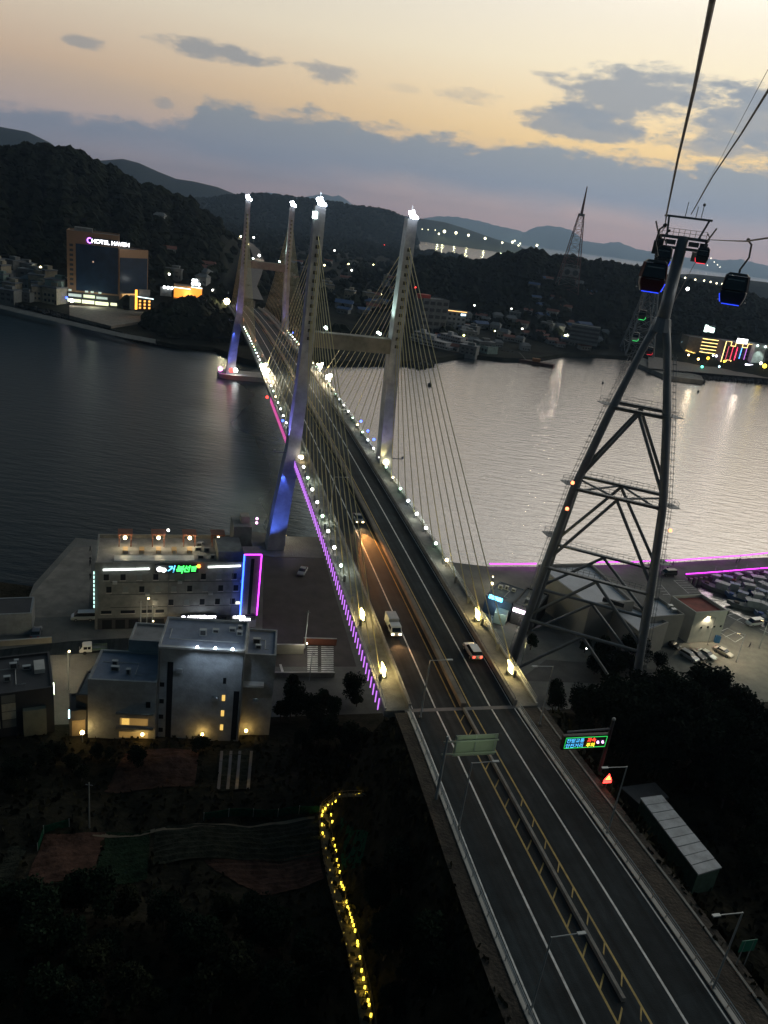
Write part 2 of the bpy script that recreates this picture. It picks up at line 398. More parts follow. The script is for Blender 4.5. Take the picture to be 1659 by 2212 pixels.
RID['D'] = (ridge([(760, 640), (830, 600), (890, 556), (950, 550), (1000, 562), (1060, 557), (1100, 543), (1150, 537), (1190, 547), (1250, 556), (1380, 574), (1450, 596), (1560, 622), (1659, 644), (1900, 690)], 1000, 6), 1000, 260, 300)
RID['C'] = (ridge([(380, 430), (450, 432), (500, 424), (560, 421), (640, 429), (700, 436), (760, 446), (830, 455), (870, 470), (895, 500), (915, 560)], 3600, 0), 3600, 900, 400)
RID['F'] = (ridge([(820, 500), (860, 464), (960, 480), (1000, 492), (1070, 516), (1120, 530), (1170, 556)], 6500, 0), 6500, 1200, 500)
RID['B'] = (ridge([(-300, 262), (0, 274), (60, 285), (110, 309), (160, 350), (230, 346), (265, 343), (300, 352), (340, 370), (380, 386), (420, 392), (470, 404), (530, 428), (560, 440)], 6000, 0), 6000, 1200, 600)
RID['E'] = (ridge([(1270, 580), (1380, 604), (1440, 592), (1500, 592), (1560, 598), (1659, 610), (1800, 640)], 2600, 0), 2600, 300, 300)
FARM = ridge([(545, 421), (575, 415), (600, 418), (650, 430), (665, 424), (700, 418), (712, 424), (735, 422), (760, 441), (800, 456), (820, 450), (835, 457), (900, 474), (945, 467), (985, 468), (1040, 478), (1070, 487), (1110, 495), (1135, 502), (1150, 492), (1180, 487), (1215, 491), (1240, 500), (1260, 520), (1300, 526), (1335, 522), (1375, 538), (1420, 545), (1440, 556), (1500, 556), (1560, 562), (1600, 560), (1659, 574), (1850, 600)], 22000)
def nz(a, r):
    return sin(a*3.1+r*.013)*.5+sin(a*7.3-r*.021)*.3+sin(a*1.3+r*.0061)*.6
def hfar(a, r):
    x = r*sin(radians(a)); y = r*cos(radians(a)); sd = interp(SHA, a)
    base = 2.6+sms(r, sd+60, sd+260)*10+sms(r, sd+60, sd+500)*8*(.6+.4*nz(a, r))
    best = base
    for k, (tab, d, fr, bk) in RID.items():
        z = interp(tab, a, lo=(tab[0][1] if k in 'AB' else 0), hi=(tab[-1][1] if k in 'DE' else 0))
        if z <= 0: continue
        u = sms(r, d-fr, d) if r < d else 1-sms(r, d, d+bk)
        if u <= 0: continue
        u2 = u*(1-.12*(1-u)*nz(a, r)*2)
        best = max(best, base*(1-u)+(z+(nz(a*2, r)*2.0))*u2)
    lim = 1000 if a > 14 else 3900
    if a > 14: lim = 1350
    if -22 < a < 14: lim = 3100
    if a < -22: lim = 3900
    if -.9 < a < 14: lim = 2450
    if r > lim:
        f = 1-sms(r, lim, lim+120)
        nb_ = 0
        for k in 'CBEF':
            tab, d, fr, bk = RID[k]
            z = interp(tab, a, lo=(tab[0][1] if k in 'AB' else 0), hi=(tab[-1][1] if k in 'DE' else 0))
            u = sms(r, d-fr, d) if r < d else 1-sms(r, d, d+bk)
            nb_ = max(nb_, z*u)
        best = best*f if f > .01 else -4
        best = max(best, nb_ if nb_ > 2 else -4)
    return best
def col_land(name, m, a0, a1, na, rs, fn):
    mb = MB()
    for i in range(na+1):
        a = a0+(a1-a0)*i/na; sa, ca = sin(radians(a)), cos(radians(a)); sd = interp(SHA, a)
        for k, q in enumerate(rs):
            r = (sd+q) if q < 1e5 else q
            z = fn(a, r)
            mb.v.append(Vector((r*sa, r*ca, z if k > 0 else -3)))
    n = len(rs)
    for i in range(na):
        for j in range(n-1):
            a = i*n+j; mb.f.append((a, a+n, a+n+1, a+1))
    return mb
rs = [0, .3]; q = 4
while q < 7600: rs.append(q); q += 4+q*.016
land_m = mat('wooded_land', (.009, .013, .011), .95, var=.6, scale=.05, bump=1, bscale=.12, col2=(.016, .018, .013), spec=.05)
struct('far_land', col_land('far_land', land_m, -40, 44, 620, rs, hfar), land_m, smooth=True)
mb = MB(); na = 300
for i in range(na+1):
    a = -18+(66)*i/na; z = interp(FARM, a, lo=0, hi=None)+(0 if a < -14 else (sin(a*9)+sin(a*17.3)*.6)*9)
    for rr_, zz_ in ((20500, -5), (20800, .3), (21500, .8), (22000, 1), (22300, .6), (22700, -.1)):
        mb.v.append(Vector((rr_*sin(radians(a)), rr_*cos(radians(a)), zz_ if zz_ < -1 else z*zz_)))
for i in range(na):
    for j in range(5): k = i*6+j; mb.f.append((k, k+6, k+7, k+1))
struct('far_mountains', mb, mat('mountain_wood', (.03, .04, .03), .95, var=.4, scale=.002))

# tree canopy on the far hills: one mass each
def blob(mb, c, r, rnd):
    o = len(mb.v); n = 6; c = Vector(c)
    for th, k in ((.25, .75), (.5, 1.0), (.8, .9)):
        for j in range(n):
            a = 2*pi*j/n+th; q = r*k*rnd.uniform(.75, 1.2)
            mb.v.append(c+Vector((q*sin(pi*th*.8)*cos(a), q*sin(pi*th*.8)*sin(a), r*.85*cos(pi*th*.8)*rnd.uniform(.7, 1.3))))
    t = len(mb.v); mb.v.append(c+Vector((rnd.uniform(-.2, .2)*r, rnd.uniform(-.2, .2)*r, r*rnd.uniform(.75, 1.1))))
    for i in range(2):
        for j in range(n):
            a = o+i*n+j; b_ = o+i*n+(j+1) % n; mb.f.append((a, a+n, b_+n, b_))
    for j in range(n): mb.f.append((t, o+j, o+(j+1) % n))
rnd = random.Random(3)
def forest(tabk, n, a0, a1, r0, r1, rad, m, zmin=8):
    mb = MB(); c = 0
    while c < n:
        a = rnd.uniform(a0, a1); r = rnd.uniform(r0, r1)
        z = hfar(a, r); c += 1
        if z < zmin or nz(a*1.7, r*1.5) < -.75: continue
        if abs(a+13) < .0: continue
        blob(mb, (r*sin(radians(a)), r*cos(radians(a)), z+rad*.2), rad*rnd.choice((.5, .7, .9, 1, 1.2, 1.5)), rnd)
    return struct('forest', mb, m, kind='stuff')
far_fol = mat('far_foliage', (.008, .012, .009), .95, var=.6, scale=.06, col2=(.014, .018, .011), spec=.05)
forest('A', 9500, -40, -14, 640, 960, 4.6, far_fol, 24)
forest('D', 9500, 0, 40, 760, 1080, 4.6, far_fol, 24)
forest('C', 4200, -16, 8, 2900, 3650, 8, far_fol, 20)
forest('town', 1100, -22, 3, 560, 1800, 6, far_fol, 4)
forest('knoll', 900, -17.5, -9.6, 520, 620, 5.5, far_fol, 1)
forest('shore', 350, 4, 17, 740, 860, 4.5, far_fol, 4)
forest('plain', 2600, -16.5, 3, 1700, 3000, 9, far_fol, 4)
# the wooded knoll in front of the cafe
mb = MB()
def PK(i, j):
    a = 2*pi*i/40; k = j/12; R_ = k
    c = at(375, 740, 0); x = c.x+5+cos(a)*48*R_; y = c.y+62+sin(a)*60*R_
    return (x, y, 20*(1-k*k)**.8*(1+.1*sin(a*3)) if k < 1 else -2)
struct('knoll', mb.grid(PK, 40, 12), far_fol)
mb = MB()
for _ in range(420):
    a = rnd.uniform(0, 2*pi); k = sqrt(rnd.random()); c = at(375, 740, 0)
    blob(mb, (c.x+5+cos(a)*44*k, c.y+62+sin(a)*55*k, 20*(1-k*k)**.8+.5), rnd.uniform(2.5, 5), rnd)
struct('forest', mb, far_fol, kind='stuff')

# ------------------------------------------------------------------ the approach road
ROADW = .0
def rt(s): return rcurve(s)
def roadp(s, t, dz=0):
    k = 1+sms(-s, 104, 150)*.14 if t else 1
    p = PA+AX*s+BX*(t*k+rt(s)); return Vector((p.x, p.y, zdeck(s)+dz))
def strip(s0, s1, t0, t1, dz, step=2.5, mb=None, f=roadp):
    mb = mb or MB(); n = max(1, int(abs(s1-s0)/step)); 
    return mb.grid(lambda i, j: f(s0+(s1-s0)*i/n, t1 if j == 0 else t0, dz), n, 1) if s1 > s0 else mb
def wallstrip(s0, s1, t0, t1, z0, z1, mb=None, step=2.5, f=roadp):
    mb = mb or MB(); n = max(1, int(abs(s1-s0)/step)); o = len(mb.v)
    for i in range(n+1):
        s = s0+(s1-s0)*i/n
        for t, z in ((t0, z0), (t1, z0), (t1, z1), (t0, z1)): mb.v.append(f(s, t, z))
    for i in range(n):
        for k in range(4):
            a = o+i*4+k; b_ = o+i*4+(k+1) % 4; mb.f.append((a, b_, b_+4, a+4))
    mb.f.append((o, o+3, o+2, o+1)); q = o+n*4; mb.f.append((q, q+1, q+2, q+3))
    return mb
S0 = -172.0; SJ = -105.2
struct('road', strip(S0, SJ, -8.3, 8.3, .02), asphalt)
struct('verge', strip(S0, SJ, -10.6, -8.75, .0).grid(lambda i, j: roadp(S0+(SJ-S0)*i/20, 12.8-j*3.9, .0), 20, 1), mat('dirt_verge', (.045, .036, .027), .95, var=.5, scale=.6, bump=.6))
mk = MB()
for t in (-4.25, 4.25): strip(S0, SJ, t-.11, t+.11, .026, mb=mk)
for t in (-7.9, 7.9): strip(S0, SJ, t-.08, t+.08, .026, mb=mk)
struct('lane_lines', mk, white_line)
mk = MB()
for t in (-1.55, 1.25): strip(S0, SJ, t-.1, t+.1, .026, mb=mk)
# ladder hatching either side of the low median
s = SJ-2.5
while s > S0:
    for t0, t1, ds in ((-1.5, -.45, 1.4), (.2+.3, 1.2, 1.2)):
        if t0 > 0 and (s > SJ-18): continue
        a = roadp(s, t0, .027); c = roadp(s+ds, t1, .027); d = Vector((AX.x, AX.y, 0))*.13
        mk.add([a-d, c-d, c+d, a+d], [(0, 1, 2, 3)])
    s -= 3.4
struct('median_hatching', mk, yellow_line)
struct('kerb', wallstrip(S0, SJ, -8.75, -8.3, -.3, .15), pale_conc)
o = wallstrip(S0, SJ, 8.3, 8.75, -.3, .15).build('kerb', pale_conc); o['kind'] = 'structure'
o = wallstrip(S0, SJ, 11.6, 11.85, -.6, .1).build('kerb', concrete); o['kind'] = 'structure'

def rail_thing(name, label, cat, s0, s1, t, post=2.5, h=.8, f=roadp, mrail=steel_lt, n=2, group=None, base=0):
    r = thing(name, label, cat, f((s0+s1)/2, t, base), 0, group)
    a = MB(); k = max(1, int((s1-s0)/3))
    for q in range(n):
        z = base+h*(1-q*.42); a.tube([f(s0+(s1-s0)*i/k, t, z) for i in range(k+1)], .06, 5)
    a.build('rail', mrail, r)
    p = MB(); s = s0
    while s <= s1: p.beam(f(s, t, base-.05), f(s, t, base+h), .09); s += post
    o = p.build('post_row', mrail, r); o['kind'] = 'stuff'
    return r
rail_thing('guard_rail', 'steel guard rail along the left edge of the dark approach road', 'guard rail', S0, SJ, -8.55, base=.15)
rail_thing('guard_rail', 'steel guard rail along the right kerb of the approach road', 'guard rail', S0, SJ, 8.55, base=.15)
md = thing('median_barrier', 'low grey median barrier running between the yellow lines of the approach road', 'barrier', roadp(-140, 0))
a = MB(); wallstrip(-150, SJ, -.26, .04, .0, .5, mb=a); a.build('concrete_rail', concrete, md)

# ------------------------------------------------------------------ the cable stayed bridge
SE = 345.0
bridge = thing('cable_stayed_bridge', 'long floodlit cable stayed bridge with four tall pylon legs crossing the strait', 'bridge', Bp(0, 0))
a = MB(); n = 90; prof = [(-11.9, 0), (-11.9, -.9), (-9, -2.2), (9, -2.2), (11.9, -.9), (11.9, 0)]
ss = [SJ+.6+(SE-SJ-.6)*i/n for i in range(n+1)]
for s in ss:
    for t, z in prof: a.v.append(Bp(s, t, None, z-.04))
for i in range(n):
    for k in range(6): p = i*6+k; q = i*6+(k+1) % 6; a.f.append((p, p+6, q+6, q))
a.f.append((0, 1, 2, 3, 4, 5)); a.f.append(tuple(n*6+k for k in range(6))[::-1])
a.build('deck', concrete, bridge)
bf = lambda s, t, dz=0: Bp(s, t, None, dz)
strip(SJ+.6, SE, -8, 8, .0, f=bf).build('roadway', asphalt, bridge)
for t in (-4.25, 4.25): strip(SJ+.7, SE, t-.11, t+.11, .006, f=bf).build('lane_line', white_line, bridge)
for t in (-1.15, 1.15): strip(SJ+.7, SE, t-.1, t+.1, .006, f=bf).build('centre_line', yellow_line, bridge)
for t in (-7.7, 7.7): strip(SJ+.7, SE, t-.07, t+.07, .006, f=bf).build('edge_line', white_line, bridge)
wallstrip(SJ+.7, SE, -.4, .4, .005, .75, f=bf).build('median_barrier', mat('median_ochre', (.15, .13, .105), .8, var=.3), bridge)
for sg in (-1, 1):
    wallstrip(SJ+.7, SE, sg*8.0, sg*8.45, .0, .95, f=bf).build('parapet', concrete, bridge)
    wallstrip(SJ+.7, SE, sg*11.6, sg*11.9, -.03, .35, f=bf).build('edge_kerb', pale_conc, bridge)
    r = MB()
    for z in (.75, 1.15): r.tube([bf(SJ+1+i*5, sg*11.75, z) for i in range(90)], .05, 4)
    for i in range(225): s = SJ+1+i*2; r.beam(bf(s, sg*11.75, .35), bf(s, sg*11.75, 1.15), .07)
    r.build('railing', steel_lt, bridge)
    # rail on top of the parapet
    r = MB().tube([bf(SJ+1+i*5, sg*8.2, 1.25) for i in range(90)], .06, 4)
    for i in range(150): s = SJ+1+i*3; r.beam(bf(s, sg*8.2, .9), bf(s, sg*8.2, 1.25), .08)
    r.build('parapet_rail', steel, bridge)
a = MB().grid(lambda i, j: roadp(SJ, -9+i*9, .03) if j == 0 else roadp(SJ+.75, -9+i*9, .03), 2, 1)
a.build('expansion_joint', mat('joint_rubber', (.12, .12, .12), .6), bridge)
# abutment
a = MB()
c0 = [Bp(SJ+1.2, -11.5, 2), Bp(SJ+1.2, 11.5, 2), Bp(SJ-5, 11.5, 2), Bp(SJ-5, -11.5, 2)]
a.hexa([c0[3], c0[2], c0[1], c0[0]]+[Vector((p.x, p.y, 22.4)) for p in (c0[3], c0[2], c0[1], c0[0])]); a.build('abutment', concrete, bridge)
def taper(p, q, w0, d0, w1, d1):   # rectangular tapered leg, w across, d along the bridge
    a3 = Vector((AX.x, AX.y, 0)); b3 = Vector((BX.x, BX.y, 0)); out = []
    for c, w, d in ((p, w0, d0), (q, w1, d1)):
        for i, j in ((-1, -1), (1, -1), (1, 1), (-1, 1)): out.append(Vector(c)+b3*i*w/2+a3*j*d/2)
    return out
def legt(z): return 11.2+(15.0-11.2)*(1-sms(z, 3, 62))*.6+(15-11.2)*max(0, (29-z)/26)*.4
PYL = {}
for s in (0.0, 230.0):
    for sg in (-1, 1):
        m_ = MB(); zs = [2.5, 16, 27.5, 31, 45, 60, 75, 90.6]
        ws = [(4.6, 5.6), (4.1, 5.2), (3.7, 4.9), (3.3, 4.7), (3.0, 4.4), (2.8, 4.2), (2.6, 3.9), (2.4, 3.5)]
        for (z0, z1, w0, w1) in zip(zs, zs[1:], ws, ws[1:]):
            m_.hexa(taper(Bp(s, sg*legt(z0), z0), Bp(s, sg*legt(z1), z1), w0[0], w0[1], w1[0], w1[1]))
        # cable anchor pockets on the faces that look along the bridge
        nf = len(m_.f)
        for i in range(13):
            z = 60+i*1.95
            for sd in (-1, 1): m_.box(tuple(Bp(s+sd*(2.02-(z-60)*.009), sg*legt(z), z)), (.35, .9, .8), ARZ)
        lg = m_.build('pylon_leg', [pylon_m, mat('anchor_pocket', (.05, .05, .05), .8, var=0)], bridge)
        for pl in lg.data.polygons[nf:]: pl.material_index = 1
        PYL[(s, sg)] = lg
    m_ = MB(); m_.hexa(taper(Bp(s, 0, 57.9), Bp(s, 0, 61.6), 20.6, 3.4, 20.2, 3.4)); m_.build('cross_beam', beam_m, bridge)
    m_ = MB(); m_.hexa(taper(Bp(s, 0, 23.6 if s == 0 else 25.2), Bp(s, 0, 26.2 if s == 0 else 27.6), 25, 3.6, 25, 3.6)); m_.build('deck_cross_beam', beam_m, bridge)
for s in (0.0, 230.0):
    b0 = MB()
    pts = []
    for sg in (-1, 1):
        c = Bp(s, sg*15, 0)
        for i in range(13):
            an = pi/2*sg*-1+pi*(i/12-.5)*(1) if 0 else (0 if sg > 0 else pi)+pi*(i/12-.5)
            pts.append((c.x+BX.x*7*cos(an)+AX.x*7*sin(an), c.y+BX.y*7*cos(an)+AX.y*7*sin(an)))
    b0.prism(pts, -3, 2.45 if s else 3.06); b0.build('pier_base', pale_conc if s else quay_m, bridge)
# stay cables: 12 a fan, two fans a leg
Z0 = {}
def cable(s0, sg, i, side):
    zt = 62.5+i*1.95; sa = s0+side*(15+i*7.5); t0 = sg*(legt(zt)); t1 = sg*10.9
    p = Bp(s0+side*1.9, t0, zt); q = Bp(sa, t1, None, .3); pts = []
    for k in range(7):
        u = k/6; c = p.lerp(q, u); c.z -= (p-q).length*.006*4*u*(1-u); pts.append(c)
    MB().tube(pts, .095, 5).build('stay_cable', cable_m, bridge)
    e = q+(pts[-2]-q).normalized()*2.2
    return q
anch = []
for s0 in (0.0, 230.0):
    for sg in (-1, 1):
        for side in (-1, 1):
            for i in range(12):
                if s0 == 230 and side == 1 and i == 11: pass
                anch.append((s0, side, sg, cable(s0, sg, i, side)))
k = MB()
for _, _, _, q in anch: k.beam(q+Vector((0, 0, -.5)), q+Vector((0, 0, .9)), .45)
k.build('anchor_block', steel, bridge)['kind'] = 'stuff'
# pylon top beacons
for s in (0.0, 230.0):
    for sg in (-1, 1):
        c = Bp(s-1.2, sg*11.2, 91.3)
        kk = 1 if s == 0 else 1.3
        MB().ball(c, .75*kk, 10).ball(c+Vector((.9, .1, -.5))*kk, .5*kk, 8).ball(c+Vector((-.7, .2, .55))*kk, .45*kk, 8).ball(c+Vector((0, .1, .95))*kk, .3*kk, 8).build('beacon', glowm('beacon', (.86, .94, 1), 60), bridge)
        MB().beam(Bp(s, sg*11.2, 90.6), Bp(s, sg*11.2, 93.6), .12).build('lightning_rod', steel, bridge)
        lamp('POINT', c+Vector((0, 0, 1.3))-Vector((AX.x, AX.y, 0))*1.5, 900, (.85, .93, 1), 'beacon_light', .5, parent=bridge)
c = Bp(-1.6, -12.4, 88.4); MB().box(tuple(c), (.6, 1.0, 1.5), ARZ).build('side_beacon', glowm('beacon2', (.8, 1, .9), 14), bridge)
# purple tubes hanging below the left edge
tube_m = glowm('tube_purple', (.62, .2, .95), 1.35)
tube_p = glowm('tube_pink', (.95, .12, .5), .8)
for i in range(95):
    s = -102+i*1.72; p = bf(s, -12.1, .1)
    MB().tube([p, p-Vector((0, 0, 1.9))], .10, 5).build('led_tube', tube_m if s < 8 else tube_p, bridge)
# edge lights: a small post and a lamp globe each
cols = [L_white, L_greenish, L_warm, L_greenish, L_cool, L_white]
for sg in (-1, 1):
    for i in range(37):
        s = -64+i*7.5+(3 if sg > 0 else 0)
        if 94 < s < 104: continue
        p = bf(s, sg*11.0, 0)
        q = MB().beam(p, p+Vector((0, 0, 1.1)), .14).build('edge_light', steel, bridge)
        big = sg < 0 and s < 0 or sg > 0 and s < -20
        MB().ball(p+Vector((0, 0, 1.35)), (.34 if big else .27), 10).build('globe', cols[(i*5+(sg > 0)*2) % 6] if not (big and sg < 0) else (L_greenish if i % 3 == 0 else L_white), q)
        if i % 3 == 0: lamp('POINT', p+Vector((0, 0, 2.3))-Vector((BX.x, BX.y, 0))*sg*.8, 260, (.9, 1, .85), 'globe_light', .3, parent=bridge)
# strong cable floodlights at the side span anchors
for sg in (-1, 1):
    for s in (-96.8, -81.2):
        p = bf(s, sg*10.4, .35)
        q = MB().box(tuple(p), (.8, .9, .7), ARZ).build('floodlight', steel, bridge)
        MB().ball(p+Vector((0, 0, .8)), .40, 10, 1.6).tube([p+Vector((0, 0, 1.0)), p+Vector((0, 0, 1.4))-Vector((AX.x, AX.y, 0))*-1.3], [.38, .08], 8).tube([p+Vector((0, 0, .4)), p+Vector((0, 0, .3))-Vector((AX.x, AX.y, 0))*.9], [.3, .1], 8).build('lens', glowm('flood_yellow', (1, .8, .3), 20), q)
        lamp('POINT', p+Vector((0, 0, 1.9)), 520, (1, .74, .3), 'flood_light', .3, parent=bridge)
        lamp('SPOT', p+Vector((0, 0, 1.2)), 15000, (1, .76, .25), 'flood_spot', .3, target=Bp(-12, sg*11.2, 74), spot=24, parent=bridge)
for s, e in ((128, 2200), (165, 2600), (200, 2600), (245, 2200), (290, 1500)):
    for sg in (-1, 1): lamp('SPOT', bf(s, sg*9.8, 3.2), e*1.2, (1, .36, .2), 'deck_red_fill', .5, target=bf(s+8, 0, 0), spot=120, parent=bridge)  # red spots without fixtures, added to tint the mid span deck
# mid span floodlights
for s, sg, w in [(94, -1, 1), (85, -1, 1), (106, 1, .8), (85, 1, .8)]:
    p = bf(s, sg*11.6, 0); q = MB().beam(p, p+Vector((0, 0, 2.0)), .25).build('floodlight', steel, bridge)
    MB().ball(p+Vector((0, 0, 2.6)), 1.0*w, 10).ball(p+Vector((.5, .9, 3.6)), .7*w, 8).ball(p+Vector((-.8, -.3, 3.4)), .6*w, 8).ball(p+Vector((.2, -.9, 2.0)), .5*w, 8).build('lens', glowm('flood_warm_white', (1, .86, .55), 40), q)
    lamp('POINT', p+Vector((0, 0, 4.4))-Vector((BX.x, BX.y, 0))*sg*2, 5200*w, (1, .82, .55), 'flood_light', .8, parent=bridge)
# cable wash: yellow on the near fans, red on the far ones
for s0, side, colr, pw in [(0, -1, (1, .84, .35), 1.0), (0, 1, (1, .8, .4), .5), (230, -1, (1, .25, .18), 1.3), (230, 1, (1, .62, .25), .9)]:
    for sg in (-1, 1):
        for ds in (30, 66):
            lamp('SPOT', bf(s0+side*ds, sg*9.6, 1.4), 5200*pw, colr, 'cable_wash', .4, target=Bp(s0+side*22, sg*11.0, 60), spot=56, parent=bridge)
# pylon lighting
for s0 in (0, 230):
    for sg in (-1, 1):
        for ds in (-1.0, 1.0):   # white-green strips on the inner faces above the cross beam
            p = Bp(s0+ds, sg*6.8, 62.2)
            q = MB().box(tuple(p), (.6, .6, .5), ARZ).build('uplight', steel, bridge)
            MB().ball(p+Vector((0, 0, .45)), .38, 8).build('lens', glowm('uplight_lens', (.75, 1, .85), 16), q)
            lamp('SPOT', p+Vector((0, 0, .9)), 4600 if sg > 0 else 2400, (.72, 1, .8), 'pylon_uplight', .2, target=Bp(s0, sg*10.8, 76), spot=50, parent=bridge)
        # dim gold wash on the face that looks back along the near fan, violet on the outer face above the deck, blue below
        lamp('SPOT', Bp(s0-16, sg*10.6, None, 2.2), 4200, (1, .76, .32), 'pylon_wash', .4, target=Bp(s0, sg*11.8, 68), spot=34, parent=bridge)
        MB().beam(Bp(s0-1.5, sg*12, None, 1.4), Bp(s0-1.5, sg*17.3, None, 1.4), .2).box(tuple(Bp(s0-1.5, sg*17.2, None, 1.8)), (.5, .5, .5), ARZ).build('added_uplight_arm', steel, bridge)  # outrigger with box added to hold the violet spot
        lamp('SPOT', Bp(s0-1.5, sg*17.0, None, 2.3), 13000 if sg < 0 else 5000, (.30, .26, 1), 'pylon_wash', .4, target=Bp(s0, sg*12.4, 52), spot=64, parent=bridge)
        lamp('SPOT', Bp(s0-7, sg*10.2, None, 2.0), 1100, (.45, .32, 1), 'pylon_wash', .4, target=Bp(s0, sg*12.4, 46), spot=60, parent=bridge)
        lamp('SPOT', Bp(s0-9, sg*20, 4.2), 9000, (.10, .2, 1), 'pier_wash', .4, target=Bp(s0, sg*14.2, 19), spot=60, parent=bridge)
        lamp('SPOT', Bp(s0-3, sg*14.6, 25.0), 2600, (.08, .16, 1), 'pier_wash', .3, target=Bp(s0-2.6, sg*15, 4), spot=60, parent=bridge)
p = Bp(-2.6, 12.5, None, .6)
MB().ball(p, .7, 10).build('floodlight', glowm('flood_yw', (1, .9, .5), 26), bridge)
lamp('SPOT', p+Vector((-.9, -.9, .2)), 2600, (1, .85, .35), 'base_light', .3, target=Bp(-1, 11.7, 44), spot=50, parent=bridge)
p = Bp(-4, -10.5, None, 1.2); MB().ball(p, .55, 10).build('floodlight', L_warm, bridge)
for (px, py, z, m_) in [(614, 1140, 6, L_warm), (612, 1148, 5, L_white), (500, 800, 6, L_red), (509, 800, 5, L_white), (577, 858, 24, L_red), (476, 797, 5, glowm('lamp_pink', (1, .25, .8), 5))]:
    MB().ball(at(px, py, z), .55 if py > 1000 else .5 if py > 850 else 1.2, 10).build('marker_light', m_, bridge)
# navigation lights in blue on the rail
for s, t in [(12, 12.2), (20, 12.2), (30, 12.2), (25, -12.2), (196, 12.2)]: MB().ball(bf(s, t, 2.2), .4, 8).build('marker_light', L_blue, bridge)
# ================================================================== near buildings and objects
wall_white = mat('wall_white', (.27, .285, .29), .85, var=.26, scale=.45, bump=.2)
wall_grey = mat('wall_grey', (.17, .18, .172), .85, var=.3, scale=.4, bump=.2)
wall_dark = mat('wall_dark', (.03, .032, .036), .7, var=.2)
wall_beige = mat('wall_beige', (.34, .31, .25), .85, var=.15, scale=.3)
roof_grey = mat('roof_grey', (.22, .22, .22), .85, var=.25, scale=.4)
roof_blue = mat('roof_bluegrey', (.16, .19, .25), .8, var=.2, scale=.4)
roof_white = mat('roof_white', (.50, .51, .54), .7, var=.1, scale=.2)
roof_red = mat('roof_red', (.26, .06, .045), .85, var=.25, scale=.5)
win_dk = mat('window_dark', (.015, .018, .022), .15, var=0)
win_pale = mat('window_pale', (.16, .19, .19), .3, var=.1)
win_warm = glowm('window_warm', (1, .62, .14), 1.0)
win_warm_dim = glowm('window_warm_dim', (.9, .5, .12), .22)
win_cool = glowm('window_cool', (.75, .95, .85), .55)
wood_br = mat('wood_brown', (.10, .055, .03), .8, var=.3)

class Bld:
    """A building with its front facade from A to B (world points), extending back by depth."""
    def __init__(s, name, label, cat, A, B, depth, z0, z1, wall, roof, parapet=.8, group=None, pw=.35):
        s.A = Vector((A[0], A[1], 0)); s.B = Vector((B[0], B[1], 0)); s.L = (s.B-s.A).length; s.u = (s.B-s.A)/s.L
        s.n = Vector((s.u.y, -s.u.x, 0))       # outward, towards the camera side
        s.z0, s.z1, s.depth = z0, z1, depth
        c = (s.A+s.B)/2-s.n*depth/2
        s.root = thing(name, label, cat, (c.x, c.y, z0), 0, group)
        s.rz = atan2(s.u.y, s.u.x)
        s.block(0, s.L, 0, depth, z0-1.5, z1, wall, 'wall')
        if parapet:
            m = MB(); t = pw
            for a0, a1, b0, b1 in ((0, s.L, 0, t), (0, s.L, depth-t, depth), (0, t, t, depth-t), (s.L-t, s.L, t, depth-t)):
                m.hexa(s.hx(a0, a1, b0, b1, z1, z1+parapet))
            m.build('parapet', wall, s.root)
            s.block(t+.003, s.L-t-.003, t+.003, depth-t-.003, z1, z1+.12, roof, 'roof')
        else:
            s.block(-.3, s.L+.3, -.3, depth+.3, z1, z1+.3, roof, 'roof')
    def p(s, a, b, z): q = s.A+s.u*a-s.n*b; return Vector((q.x, q.y, z))
    def hx(s, a0, a1, b0, b1, z0, z1):
        return [s.p(a, b, z) for z in (z0, z1) for a, b in ((a0, b0), (a1, b0), (a1, b1), (a0, b1))]
    def block(s, a0, a1, b0, b1, z0, z1, m, name, parent=None):
        return MB().hexa(s.hx(a0, a1, b0, b1, z0, z1)).build(name, m, parent or s.root)
    def win(s, a, z, w, h, m=None, frame=True, name='window', out=.02):
        o = s.block(a-w/2, a+w/2, -out-.04, .05, z-h/2, z+h/2, m or win_dk, name)
        if frame:
            s.block(a-w/2-.1, a+w/2+.1, -out-.14, .05, z-h/2-.12, z-h/2-.002, pale_conc, 'sill', o)
        return o
    def bar(s, a0, z0_, a1, z1_, r, m, name='light_strip', b=-.15, parent=None):
        return MB().tube([s.p(a0, b, z0_), s.p(a1, b, z1_)], r, 6).build(name, m, parent or s.root)
def text(s, body, size, p, rz, m, root, name='lettering', ext=.05, tilt=90, italic=0, bold=.0, align='LEFT'):
    c = bpy.data.curves.new(name, 'FONT'); c.body = body; c.size = size; c.extrude = ext; c.offset = bold; c.align_x = align; c.shear = italic
    o = bpy.data.objects.new(name, c); COL.objects.link(o)
    Mx = Matrix.Translation(p) @ Matrix.Rotation(rz, 4, 'Z') @ Matrix.Rotation(radians(tilt), 4, 'X')
    dg = bpy.context.evaluated_depsgraph_get(); me = bpy.data.meshes.new_from_object(o.evaluated_get(dg))
    COL.objects.unlink(o); bpy.data.objects.remove(o)
    r = root
    while r.parent: r = r.parent
    off = (Matrix.Translation(r.location) @ Matrix.Rotation(r.rotation_euler.z, 4, 'Z')).inverted()
    me.transform(off @ Mx); me.materials.clear(); me.materials.append(m)
    n = bpy.data.objects.new(name, me); COL.objects.link(n); n.parent = root; return n

